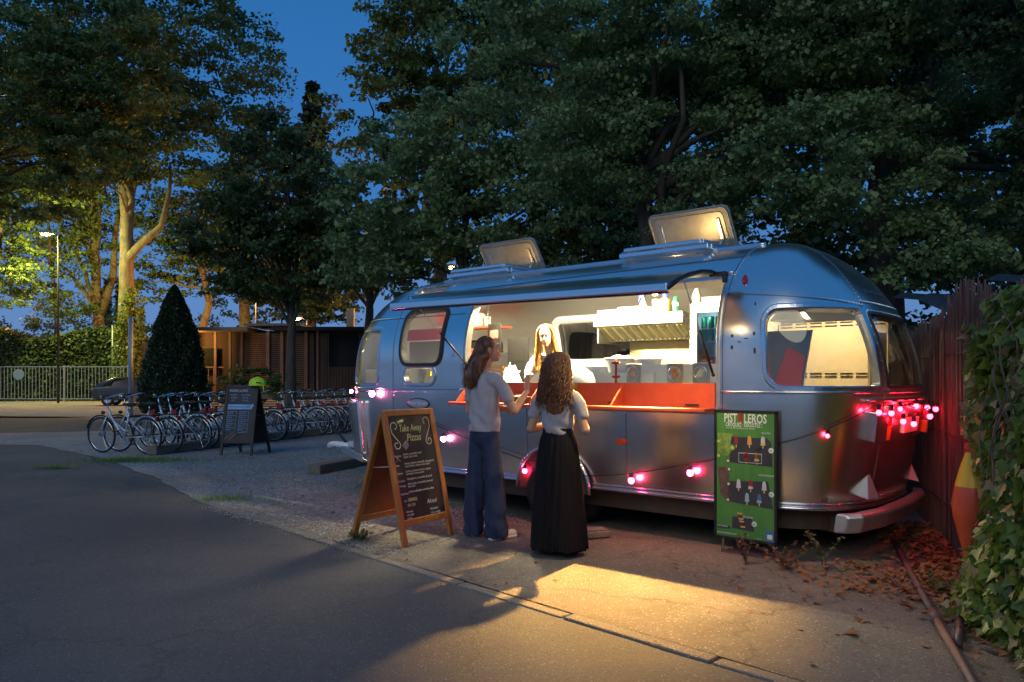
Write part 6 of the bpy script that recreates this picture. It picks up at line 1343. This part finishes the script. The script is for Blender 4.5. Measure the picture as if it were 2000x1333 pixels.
# ivy
iv = thing('ivy', 'thick green ivy with hanging stems covering the fence on the right', 'ivy', (F0.x, F0.y, 0), math.atan2(FD.y, FD.x))
rg = np.random.default_rng(62)
def ivy_pts(n):
    u = rg.uniform(-3.6, -.30, n); z = rg.uniform(0, 1.86, n)
    z = z*np.clip(.93+.08*np.sin(u*3), .8, 1.05)
    keep = ~((u > -.66) & (z > .12) & (z < 1.0) & (rg.uniform(0, 1, n) > .10)); u, z, n = u[keep], z[keep], int(keep.sum())
    nn = .06+.22*rg.uniform(0, 1, n)**1.3*(.55+.45*np.sin(u*4.1+z*3.3))*np.clip((-.1-u)/.9, .25, 1); nn = nn+.12*np.clip((.7-z)/.7, 0, 1)
    return np.stack([u, nn, z+.08*nn], -1)
P = ivy_pts(11500); V, F = leaves_arrays(P, .075, T_IVY, .7, out=np.tile(np.array([[0, .5, -.35]]), (len(P), 1)), rg=rg); o = raw_mesh('foliage', V, F, LFI, iv); o['kind'] = 'stuff'
P = ivy_pts(900); P[:, 1] += .05; V, F = leaves_arrays(P, .06, T_IVY, .7, out=np.tile(np.array([[0, .5, -.35]]), (len(P), 1)), rg=rg); o = raw_mesh('dry_leaves', V, F, leaf_mat('dry_ivy', (.22, .16, .07), (.42, .34, .18), .2, .7), iv); o['kind'] = 'stuff'
tv, tf = T_IVY; lm_ = bpy.data.meshes.new('leaf'); lm_.from_pydata([tuple(p) for p in tv], [], [tuple(int(i) for i in f) for f in tf]); lm_.materials.append(LFI)
P = ivy_pts(420); P[:, 1] += .06; P = P[P[:, 0] > -2.4]
for k, p in enumerate(P[:300]):
    o = bpy.data.objects.new('leaf', lm_); COL.objects.link(o); o.parent = iv; o.location = p; o.rotation_euler = (rg.normal(-.9, .4)+PI, rg.normal(0, .4), rg.normal(0, .5)); o.scale = (s_ := rg.uniform(.075, .115), s_, s_)
VINE = mat('vine_stem', (.13, .10, .07), .85, var=.3, vscale=20)
for k in range(26):
    u = rg.uniform(-3.0, -1.15); z = rg.uniform(1.0, 1.85); pts = []; du = rg.uniform(-.3, .3); L = rg.uniform(.5, 1.2); nn = rg.uniform(.12, .26)
    for t in np.linspace(0, 1, 9): pts.append((u+du*t+.05*math.sin(t*7+k), nn+.05*math.sin(t*5+k), z-L*t+.12*math.sin(t*PI)))
    b = MB(); b.tube(pts, [rg.uniform(.0025, .0055)]*9, 5); b.build('stem', VINE, iv, True)
# bottle-shaped sign among the ivy
sgn = thing('bottle_sign', 'orange and yellow bottle-shaped sign half hidden in the ivy', 'sign', (3.00, 5.0, .12), 0.0)
b = MB(); b.lathe([(.0, 0), (.05, .0), (.055, .03), (.04, .07), (.07, .20), (.115, .38), (.125, .46), (.105, .58)], seg=28); b.build('lower_body', mat('sign_orange', (.60, .09, .035), .28, var=.08), sgn, 'auto')
b = MB(); b.lathe([(.105, .58), (.075, .70), (.042, .80)], seg=28); b.build('shoulder', mat('sign_yellow', (.75, .45, .02), .35), sgn, 'auto')
b = MB(); b.lathe([(.042, .80), (.048, .83), (.045, .86), (0, .865)], seg=28); b.build('cap', mat('sign_red', (.55, .05, .03), .35), sgn, 'auto')
for k, ch in enumerate('USLT.ELU'): text('lettering', ch, .04, Matrix.Translation((-.03+.004*k, -.128+.004*max(0, k-2)**1.5, .44-k*.04)) @ Matrix.Rotation(math.radians(-35), 4, 'Z') @ Matrix.Rotation(PI/2, 4, 'X'), WHITEP, sgn)
# corrugated roofs behind the fence
for k, (x, y, z, rz, L, W2, lab) in enumerate(((6.0, 9.7, 2.30, .15, 1.9, 1.0, 'dark corrugated roof edge seen above the fence behind the caravan'), (6.0, 7.9, 2.30, .1, 1.7, .9, 'dark blue corrugated roof at the right edge above the ivy'))):
    t_ = thing('shed', lab, 'shed', (x, y, 0), rz); V = []; F = []; nx = 60
    for i in range(nx+1):
        xx = -L/2+L*i/nx; zz = .07*abs(math.sin(i/nx*PI*5))
        V += [(xx, -W2/2, z+zz-.12), (xx, 0, z+zz+.08), (xx, W2/2, z+zz+.16), (xx, -W2/2, z-.16)]
    for i in range(nx): F += [(4*i, 4*i+4, 4*i+5, 4*i+1), (4*i+1, 4*i+5, 4*i+6, 4*i+2), (4*i+3, 4*i+7, 4*i+4, 4*i)]
    raw_mesh('roof', V, F, mat('blue_grey_sheet', (.05, .075, .10), .35, .3, var=.2), t_, False); b = MB(); b.box((0, .1, z/2-.1), (L*.95, W2*.7, z-.25)); b.build('wall', mat('shed_wall', (.03, .03, .03), .9), t_)

# fallen leaves, pole and hose along the fence
def strew(n, f, sz, m, name, label, rgs):
    r = np.random.default_rng(rgs); P = f(n, r); V, F = leaves_arrays(P, sz, T_LOBE, .0, rg=r, flat=.45); V[:, 2] = np.maximum(V[:, 2], .014); o = raw_mesh(name, V, F, m); tag(o, label, kind='stuff'); return o
def fl1(n, r):
    t = r.uniform(0, 1, n); w = r.normal(0, 1, n); x = 3.45+(t-.3)*1.2-.55*np.abs(w)*(.3+t*.2)-.35; y = 4.9+(t-.3)*3.3+r.normal(0, .15, n); return np.stack([x, y, .02+.03*r.uniform(0, 1, n)], -1)
strew(2600, fl1, .06, LFA, 'fallen_leaves', 'drift of dry brown leaves along the foot of the fence', 71)
def fl2(n, r): x = r.normal(2.7, .42, n); y = 5.25+r.normal(0, .28, n)-(x-2.5)*.1; return np.stack([x, y, .02+.02*r.uniform(0, 1, n)], -1)
strew(650, fl2, .055, LFA, 'fallen_leaves', 'scattered dry leaves on the pavement behind the caravan rear', 72)
def fl3(n, r): x = r.uniform(-1, 3.2, n); y = 2.9+r.uniform(0, 1, n)*3.2; k = (x+1)*.78 > (6.2-y)*.85-.3; return np.stack([x, y, np.full(n, .018)], -1)[k]
strew(200, fl3, .035, LFA, 'fallen_leaves', 'small bits of leaf spread thinly over the pavement', 73)
def fl4(n, r): t = r.uniform(0, 1, n); x = -3.6+2.4*t+r.normal(0, .5, n)+.5; y = 8.9-2.5*t+r.normal(0, .5, n)+.5; return np.stack([x, y, np.full(n, .018)], -1)
strew(160, fl4, .04, LFA, 'fallen_leaves', 'small leaf scraps on the gravel behind the varnished sign', 74)
LM = bpy.data.meshes.new('dry_leaf'); LM.from_pydata([(x, y, z+abs(x)*.25+.02) for x, y, z in [tuple(p) for p in T_LOBE[0]]], [], [tuple(int(i) for i in f) for f in T_LOBE[1]]); LM.materials.append(LFA)
for k, (x, y, s_, a, lab) in enumerate(((1.88, 4.15, .11, 1.2, 'large curled dry leaf alone on the pavement'), (2.02, 4.42, .10, 2.5, 'smaller curled leaf just behind the large one'), (2.15, 3.95, .06, .5, 'small leaf right of the large curled leaf'), (.78, 4.02, .06, 2, 'leaf on the pavement beside the kerb'), (1.86, 4.75, .07, 4, 'pale leaf at the edge of the leaf drift'))):
    o = bpy.data.objects.new('dry_leaf', LM); COL.objects.link(o); o.location = (x, y, .014); o.scale = (s_, s_, s_); o.rotation_euler = (0, 0, a); tag(o, lab, 'leaf', 'single fallen leaves')
POLE = mat('pinkish_pole', (.15, .10, .085), .55, var=.2, vscale=10)
t_ = thing('pole', 'long jointed pole lying beside the fence among dead leaves', 'pole', (0, 0, 0))
b = MB(); b.tube([(3.22, 6.5, .04), (2.72, 5.2, .05), (2.38, 4.30, .045)], .020, 10); b.build('pole_section', POLE, t_, True); b = MB(); b.tube([(2.40, 4.36, .045), (2.12, 3.6, .045), (1.75, 2.6, .045)], .022, 10); b.build('pole_section', POLE, t_, True); b = MB(); b.tube([(2.44, 4.46, .045), (2.38, 4.30, .045)], .030, 10); b.build('joint', POLE, t_, True)
b = MB(); b.tube([(2.30, 3.95, .03), (2.42, 4.15, .035), (2.62, 4.5, .04), (2.80, 4.85, .05), (2.93, 5.0, .12), (2.98, 5.08, .03)], .024, 9); tag(b.build('hose', mat('dark_hose', (.07, .05, .05), .5), None, True), 'dark curved hose end lying between the pole and the ivy', 'hose')
b = MB(); b.box((0, 0, .04), (.24, .17, .055)); b.box((0, 0, .075), (.20, .14, .02)); o = b.build('stone_block', M_KERB, None, bevel=.012, loc=(.72, 6.72, .008), rot=(0, 0, .3)); tag(o, 'flat grey block on the ground by the caravan wheel', 'block')
# weeds
def weed(label, x, y, h, n, m, sd, cat='weed', w=.12):
    r = random.Random(sd); t_ = thing('weed', label, cat, (x, y, .01)); b = MB(); L = []
    for k in range(n):
        a = r.uniform(0, 6.28); q = [(0, 0, 0), (w*.3*math.cos(a), w*.3*math.sin(a), h*.5*r.uniform(.7, 1)), (w*math.cos(a), w*math.sin(a), h*r.uniform(.7, 1))]; b.tube(q, [.003, .0022, .001], 4)
        for t in np.linspace(.25, 1, 7): p = Vector(q[0]).lerp(Vector(q[1]), min(1, t*2)) if t < .5 else Vector(q[1]).lerp(Vector(q[2]), t*2-1); L += [tuple(p)]*3
    b.build('stems', m, t_, kind='stuff'); V, F = leaves_arrays(np.array(L), .035, T_KITE, -.3, rg=np.random.default_rng(sd)); raw_mesh('leaves', V, F, m, t_)['kind'] = 'stuff'
WD = leaf_mat('weed_green', (.10, .11, .04), (.24, .22, .09)); WB = leaf_mat('weed_brown', (.14, .07, .04), (.28, .15, .09))
weed('tall feathery weed growing by the caravan rear skirt', 2.28, 5.62, .30, 5, WD, 81); weed('reddish dry weed left of the tall feathery one', 2.0, 5.58, .20, 7, WB, 82, w=.2); weed('small weed under the green poster', 1.75, 5.75, .22, 4, WB, 83, w=.06); weed('bushy weed in the leaf drift', 2.75, 5.0, .10, 10, WD, 84, w=.16); weed('low weed at the foot of the varnished sign', -1.30, 6.62, .07, 8, WD, 85, w=.1)
for k, (x, y, rx, ry, n, lab) in enumerate(((-6.3, 13.0, .9, .35, 2600, 'grass tuft at the end of the timber kerb'), (-7.1, 11.9, .35, .06, 500, 'small flat grass patch on the gravel'), (-3.3, 8.8, .5, .25, 500, 'sparse grass at the end of the kerb stones'))):
    r = np.random.default_rng(90+k); P = np.stack([x+r.normal(0, rx*.5, n), y+r.normal(0, ry*.5, n), np.full(n, .01)], -1); V, F = leaves_arrays(P, .07, (np.array([(-.05, 0, 0), (.05, 0, 0), (0, 1, .1)]), np.array([(0, 1, 2)])), -1.0, rg=r); tag(raw_mesh('grass', V, F, LFI), lab, kind='stuff')

# ------------------------------------------------------------------ street lamps (lit)
def lamp(label, x, y, h, arm, power, col=(1, .52, .12), headn=True):
    t_ = thing('street_lamp', label, 'street lamp', (x, y, 0), 0, 'sodium street lamps')
    b = MB(); b.tube([(0, 0, 0), (0, 0, h*.5), (0, 0, h)], [.07, .055, .04], 10); b.build('post', mat('lamp_post', (.015, .016, .018), .8), t_, True)
    b = MB(); b.tube([(0, 0, h-.05), (arm*.5, 0, h+.12), (arm, 0, h+.15)], .03, 8); b.build('arm', DKMETAL, t_, True)
    b = MB(); b.ell((arm*1.2, 0, h+.15), (.38, .16, .09), 16, 8); hd_ = b.build('lamp_head', mat('lamp_housing', (.3, .3, .3), .5), t_, True)
    b = MB(); b.ell((arm*1.2, 0, h+.09), (.30, .13, .09), 14, 8); b.build('lens', mat('sodium_glass', (1, .6, .2), .3, emit=(1, .62, .18), es=45), hd_, True)
    l = bpy.data.lights.new('street_lamp_light', 'POINT'); l.energy = power; l.color = col; l.shadow_soft_size = .12; o = link(bpy.data.objects.new('street_lamp_light', l), t_); o.location = (arm*1.2, 0, h-.05)
lamp('lit street lamp among green leaves at the left', -26.0, 44, 9.6, -.6, 4200, (.92, .84, .22))
lamp('lit street lamp seen through leaves above the caravan nose', -3.6, 38.5, 6.9, .4, 2200)
lamp('street lamp hidden behind the trunks left of the railing', -36.5, 50.5, 7.5, .5, 2600, (1, .46, .08))
lamp('street lamp hidden behind the dark tree', -15.5, 46.5, 6.8, -.5, 4500, (1, .40, .06))
lamp('low garden lamp hidden behind the clipped conifer', -12.95, 29.55, 3.1, .3, 240, (1, .42, .08))
lamp('street lamp standing behind the dark cabin roof', -9.8, 36.8, 4.2, -.5, 1500, (1, .42, .08))

# ------------------------------------------------------------------ railing with round sign, poles
rl = thing('railing', 'long grey metal railing with vertical bars and round sign', 'railing', (-26.6, 46.5, 0))
GALV = mat('galvanised_rail', (.30, .33, .34), .45, .5)
for z in (.18, 2.12): b = MB(); b.bar((-8.5, 0, z), (3.4, 0, z), .05); b.build('rail', GALV, rl)
barm = None
for k in range(56):
    x = -8.4+k*.213
    if barm is None: b = MB(); b.bar((0, 0, .18), (0, 0, 2.1), .03); o = b.build('bar', GALV, rl); barm = o.data; o.location = (x, 0, 0)
    else: o = bpy.data.objects.new('bar', barm); COL.objects.link(o); o.parent = rl; o.location = (x, 0, 0)
for x in (-8.5, -4.5, -.5, 3.4): b = MB(); b.bar((x, 0, 0), (x, 0, 2.2), .09); b.build('post', GALV, rl)
b = MB(); b.cyl((-3.25, -.06, 1.65), (-3.25, -.03, 1.65), .33, .33, 28); b.build('round_sign', mat('sign_face', (.16, .22, .32), .4), rl)
b = MB(); b.tube([(0, 0, 0), (0, 0, 3.75)], .085, 12); o = b.build('signpost', mat('blue_grey_pole', (.20, .27, .36), .5, .2), None, True, loc=(-14.4, 29, 0)); tag(o, 'plain blue grey pole standing behind the parked car', 'pole')
b = MB(); b.tube([(0, 0, 0), (0, 0, 4.7)], .06, 10); o = b.build('signpost', GALV, None, True, loc=(-24.7, 47.5, 0)); tag(o, 'thin pale pole at the right end of the railing', 'pole')
# low screen wall between the railing and the conifer
t_ = thing('garden_wall', 'low dark boarded wall behind the parked car', 'wall', (-22.2, 47.5, 0)); 
for k in range(30): b = MB(); b.bar((-2.4+k*.17, 0, 0), (-2.4+k*.17, 0, 3.6+.02*(k % 2)), .145, .05, up=(0, 1, 0)); b.build('board', mat('grey_brown_board', (.10, .08, .065), .8, var=.2) if k == 0 else bpy.data.materials['grey_brown_board'], t_)

# ------------------------------------------------------------------ parked car
car = thing('parked_car', 'dark small car with round tail parked by the railing', 'car', (-19.7, 40.5, 0), math.radians(180+14))
PAINT = mat('dark_car_paint', (.05, .052, .046), .22, .3, spec=.8); GLC = mat('car_glass', (.015, .02, .02), .08, spec=1.0)
pr = [(-2.02, .42), (-2.06, .62), (-1.95, .86), (-1.2, .98), (-.55, 1.38), (.1, 1.50), (1.0, 1.48), (1.65, 1.22), (1.98, .95), (2.05, .62), (2.0, .38), (1.55, .30), (-1.6, .30)]
secs = [(-.84, .94, .0), (-.80, 1.0, .0), (.80, 1.0, .0), (.84, .94, .0)]
b = MB(); n = len(pr); V = []
for yy, k in ((-.86, .0), (-.80, 1), (.80, 1), (.86, .0)):
    for (x, z) in pr: zz = z if k else min(z, .95); xx = x*(1 if k else .985); V.append((xx, yy*(1 if z < .97 or not k else .80), zz))
F = [(r*n+i, r*n+(i+1) % n, (r+1)*n+(i+1) % n, (r+1)*n+i) for r in range(3) for i in range(n)]+[tuple(range(n-1, -1, -1)), tuple(3*n+i for i in range(n))]
b._a(V, F); cb = b.build('car_body', PAINT, car, 'auto', bevel=.04)
b = MB(); b.prism([(-1.05, .98), (-.52, 1.34), (.12, 1.44), (.95, 1.42), (1.5, 1.18), (1.62, .98)], -.79, .79, Matrix(((1, 0, 0, 0), (0, 0, 1, 0), (0, 1, 0, 0), (0, 0, 0, 1)))); b.v = [(x, y*(1.06 if z < 1.1 else .87), z) for x, y, z in b.v]; b.build('window_band', GLC, car, bevel=.02)
for x in (-1.28, 1.28):
    for y in (-.80, .80):
        w = MB(); w.torus((x, y, .31), .23, .085, 'y', 28, 8); wo = w.build('wheel', RUBBER, car, True); w = MB(); w.lathe([(0, -.05*np.sign(y)), (.08, -.04), (.19, -.05), (.2, .05), (0, .05)], (x, y, .31), 18, 'y'); w.build('rim', ALU_TRIM, wo, 'auto')
for y in (-.62, .62):
    b = MB(); b.ell((-2.0, y, .74), (.07, .17, .12), 12, 8); b.build('headlight', CLEAR if 0 else WHITEP, car, True); b = MB(); b.ell((1.97, y, .80), (.07, .14, .14), 12, 8); b.build('tail_lamp', REDLENS, car, True)
for y in (-.96, .96): b = MB(); b.ell((-.75, y, 1.02), (.09, .10, .07), 10, 8); b.build('mirror', PAINT, car, True)
b = MB(); b.box((-2.07, 0, .52), (.03, .5, .11)); b.build('number_plate', WHITEP, car)

# ------------------------------------------------------------------ wooden cabin
cab = thing('wooden_cabin', 'long low timber cabin with slatted walls and flat roof', 'building', (-12.6, 30, 0))
WD1 = mat('cabin_wood', (.22, .12, .075), .75, var=.25, vscale=6, stretch=(1, 1, .3)); WD2 = mat('cabin_dark', (.035, .026, .022), .8); WDP = mat('weathered_wood', (.26, .20, .14), .8, var=.25, vscale=5, stretch=(.4, 4, 4))
b = MB(); b.box((5.4, 2.6, 2.05), (12.6, 4.0, 2.5)); b.build('wall', WD2, cab)
for k in range(9):
    b = MB(); b.box((4.6, .02, .04+k*.093), (13.6, .04, .082)); b.build('plank', WDP, cab, bevel=.008)
b = MB(); b.box((4.9, 1.7, .86), (13.6, 3.5, .06)); b.build('deck', WDP, cab)
b = MB(); b.box((.7, .6, 3.30), (3.6, 2.6, .14)); b.box((3.2, 1.4, 3.52), (2.2, 2.6, .10)); b.build('porch_roof', WDP, cab)
b = MB(); b.box((7.6, 1.9, 3.36), (8.8, 3.8, .14)); b.build('roof', WD2, cab)
def post(x, y, z0, z1, w=.10, m=WDP): b = MB(); b.bar((x, y, z0), (x, y, z1), w); b.build('post', m, cab)
for x in (-.75, .10, .98, 1.55): post(x, .1, .88, 3.25, .09)
b = MB(); b.bar((-1.0, .12, 1.85), (1.3, .12, 1.85), .05); b.build('handrail', WDP, cab)
for k in range(11): b = MB(); b.bar((-.9+k*.2, .12, .9), (-.9+k*.2, .12, 1.83), .025); b.build('baluster', WDP, cab)
for k, (x0, x1) in enumerate(((-.65, .0), (.2, .9))): b = MB(); b.box(((x0+x1)/2, .45, 2.2), (x1-x0, .04, .9)); wn = b.build('window', WD2, cab); b = MB(); b.box(((x0+x1)/2, .42, 2.2), (x1-x0-.08, .02, .82)); b.build('pane', GLC, wn)
SL = MB()
for k in range(30):
    z = .95+k*.076; SL.box((3.35, .30, z), (2.9, .03, .034))
SL.build('slat', WD1, cab, kind='stuff')
for x in (1.95, 3.0, 3.55, 4.5): post(x, .24, .88, 3.25, .12, WD1)
SL = MB()
for k in range(62):
    x = 5.02+k*.058; z0, z1 = .93, 3.2
    if 5.4 < x < 6.55: z1 = 1.86
    if x < 8.6: SL.bar((x, .26, z0), (x, .26, z1), .024)
SL.build('slat', WD1, cab, kind='stuff')
for x in (4.95, 7.55, 8.1, 9.3, 10.4): post(x, .22, .88, 3.28, .09, WD1)
for x0, x1 in ((8.2, 9.2), (9.4, 10.3), (10.5, 11.4)): b = MB(); b.box(((x0+x1)/2, .34, 2.1), (x1-x0, .03, 2.3)); b.build('door_panel', WD2, cab)
b = MB(); b.box((6.8, 3.2, 3.9), (.32, .32, 1.2)); 
o = MB(); o.box((0, 0, 2.3), (.33, .33, 4.6)); oo = o.build('pillar', mat('pale_render', (.55, .42, .25), .8), None, loc=(-7.35, 35, 0)); tag(oo, 'pale square pillar rising behind the cabin roof', 'pillar')

# ------------------------------------------------------------------ timber kerbs in the gravel
TB = mat('grey_timber', (.12, .10, .075), .85, col2=(.20, .17, .13), vscale=5, stretch=(.6, 6, 6), bump=.3, bscale=30)
R0, R1 = Vector((-6.55, 13.95)), Vector((-3.9, 21.4)); rd = (R1-R0); RL = rd.length; ra = math.atan2(rd.y, rd.x)
for k in range(3):
    a, b2 = k*RL/3, (k+1)*RL/3-.02; m_ = R0+rd.normalized()*(a+b2)/2; b = MB(); b.box((0, 0, .09), (b2-a, .22, .17)); o = b.build('timber_beam', TB, None, bevel=.015, loc=(m_.x, m_.y, .008), rot=(0, 0, ra)); tag(o, ('nearest timber beam under the bicycle wheels', 'middle timber beam under the bicycle wheels', 'farthest timber beam under the bicycle wheels')[k], 'beam', 'timber beams along the bicycle row')
b = MB(); b.box((0, 0, .07), (1.9, .22, .14)); o = b.build('timber_beam', TB, None, bevel=.015, loc=(-2.55, 12.05, .008), rot=(0, 0, math.atan2(1.6, .6))); tag(o, 'short dark timber beam lying behind the caravan nose', 'beam')

# ------------------------------------------------------------------ bicycles
FRM = mat('silver_blue_frame', (.58, .62, .66), .3, .45, spec=.6); CHR_ = ALU_TRIM; SAD = BLACK; RDB = mat('red_guard', (.35, .02, .02), .4)
def bicycle():
    t_ = thing('bicycle', 'silver step-through hire bicycle', 'bicycle', (0, 0, 0), 0, 'hire bicycles parked in rows')
    R = .34
    for k, x in enumerate((-.54, .55)):
        w = MB(); w.torus((x, 0, R), R-.018, .018, 'y', 40, 6); wo = w.build('wheel', RUBBER, t_, True)
        w = MB(); w.torus((x, 0, R), R-.042, .010, 'y', 36, 5); w.build('rim', CHR_, wo, True)
        w = MB()
        for j in range(16): a = 2*PI*j/16; w.tube([(x, .02*(1 if j % 2 else -1), R), (x+(R-.045)*math.cos(a), 0, R+(R-.045)*math.sin(a))], .0016, 3, False)
        w.cyl((x, -.04, R), (x, .04, R), .025); w.build('spokes', CHR_, wo, kind='stuff')
        w = MB(); w.torus((x, 0, R), R+.025, .016, 'y', 24, 5, *( (.6, 2.8) if k == 0 else (.35, 2.7))); w.build('mudguard', FRM if k else BLACK, t_, True)
    f = MB(); f.tube([(-.34, 0, .86), (-.30, 0, .72), (-.06, 0, .36), (.02, 0, .30)], [.021, .024, .024, .024], 8); f.tube([(-.30, 0, .66), (.0, 0, .44), (.12, 0, .42)], .017, 8)
    f.tube([(.02, 0, .29), (.16, 0, .78)], .018, 8)
    for s in (-1, 1): f.tube([(.02, s*.03, .30), (.55, s*.06, .34)], .010, 6); f.tube([(.13, s*.02, .66), (.55, s*.06, .34)], .009, 6); f.tube([(-.35, s*.03, .70), (-.46, s*.055, .48), (-.54, s*.055, .34)], .012, 6)
    f.build('frame', FRM, t_, True)
    f = MB(); f.tube([(-.345, 0, .84), (-.37, 0, 1.02)], .013, 7); f.tube([(-.16, .30, 1.08), (-.26, .24, 1.09), (-.40, .10, 1.04), (-.40, -.10, 1.04), (-.26, -.24, 1.09), (-.16, -.30, 1.08)], .013, 7); h_ = f.build('handlebar', CHR_, t_, True)
    for s in (-1, 1): f = MB(); f.tube([(-.22, s*.27, 1.087), (-.10, s*.31, 1.075)], .018, 7); f.build('grip', BLACK, h_, True)
    f = MB(); f.ell((.20, 0, .92), (.14, .075, .035), 14, 8); f.ell((.10, 0, .925), (.10, .03, .03), 10, 6); f.build('saddle', SAD, t_, True); f = MB(); f.cyl((.16, 0, .76), (.185, 0, .90), .013); f.build('seat_post', CHR_, t_, True)
    f = MB()
    for y in (-.06, 0, .06): f.tube([(.24, y, .72), (.80, y, .73)], .006, 5)
    for s in (-1, 1): f.tube([(.56, s*.06, .35), (.66, s*.07, .72)], .006, 5)
    f.build('rack', BLACK, t_, True); f = MB(); f.box((.80, 0, .66), (.03, .07, .07)); f.build('reflector', RDB, t_)
    f = MB(); f.box((.70, 0, .78), (.11, .02, .07)); f.build('frame_plate', RDB, t_) 
    f = MB(); f.bar((.02, .05, .33), (.50, .055, .36), .11, .015, up=(0, 0, 1)); f.build('chain_guard', BLACK, t_); f = MB(); f.torus((.02, .06, .30), .085, .006, 'y', 20, 4); f.tube([(.02, .08, .30), (.10, .09, .16)], .010, 5); f.tube([(.02, -.06, .30), (-.06, -.08, .44)], .010, 5); f.box((.10, .13, .16), (.09, .09, .02)); f.box((-.06, -.12, .44), (.09, .09, .02)); f.build('crankset', DKMETAL, t_)
    f = MB(); f.ell((-.47, 0, .76), (.045, .03, .035), 10, 6); f.build('front_lamp', BLACK, t_, True)
    f = MB(); f.box((-.52, 0, .80), (.30, .26, .012)); 
    return t_
bk = bicycle(); index_kids()
rg = random.Random(101); perp = Vector((-.955, .30)).normalized(); baz = math.atan2(-perp.y, -perp.x)
slots = [(.10, 1.05), (.42, .93)]+[(.95+i*.40+rg.uniform(-.12, .12), .80+rg.uniform(-.14, .12)) for i in range(9)]
slots2 = [(5.05, .80), (5.45, .78)]+[(5.9+i*.36+rg.uniform(-.1, .1), .75+rg.uniform(-.12, .12)) for i in range(6)]
words1 = ['nearest', 'second', 'third', 'fourth', 'fifth', 'sixth', 'seventh', 'eighth', 'ninth', 'tenth', 'last']
allb = [(d_, off, 0, i) for i, (d_, off) in enumerate(slots)]+[(d_, off, 1, i) for i, (d_, off) in enumerate(slots2)]
for j, (d_, off, g_, i) in enumerate(allb):
    o = bk if j == 0 else copy_tree(bk); p = R0+rd.normalized()*d_+perp*(off-.35)
    o.location = (p.x, p.y, .008+.0); o.rotation_euler = (math.radians(rg.uniform(2, 7)), 0, baz+rg.uniform(-.20, .20))
    if g_ == 0: o['label'] = 'silver bicycle, '+words1[i]+' in the long row left of the black chalkboard'
    else: o['label'] = 'silver bicycle, '+(words1[i] if i < len(slots2)-1 else 'last')+' in the group between chalkboard and caravan'
# steel bar of the bicycle stand
b = MB(); b.tube([(0, 0, .70), (RL*.95, 0, .70)], .018, 8); [b.tube([(x, 0, 0), (x, 0, .70)], .02, 8) for x in (1.2, 3.4, 4.9, RL*.9)]; o = b.build('bicycle_stand', DKMETAL, None, True, loc=(R0.x-.45, R0.y+.1, 0), rot=(0, 0, ra)); tag(o, 'dark steel bar that the parked bicycles lean on', 'bicycle stand')
print('OBJECTS', len(bpy.data.objects), 'TRIS', sum(len(m.loops)-2*len(m.polygons) for m in bpy.data.meshes))
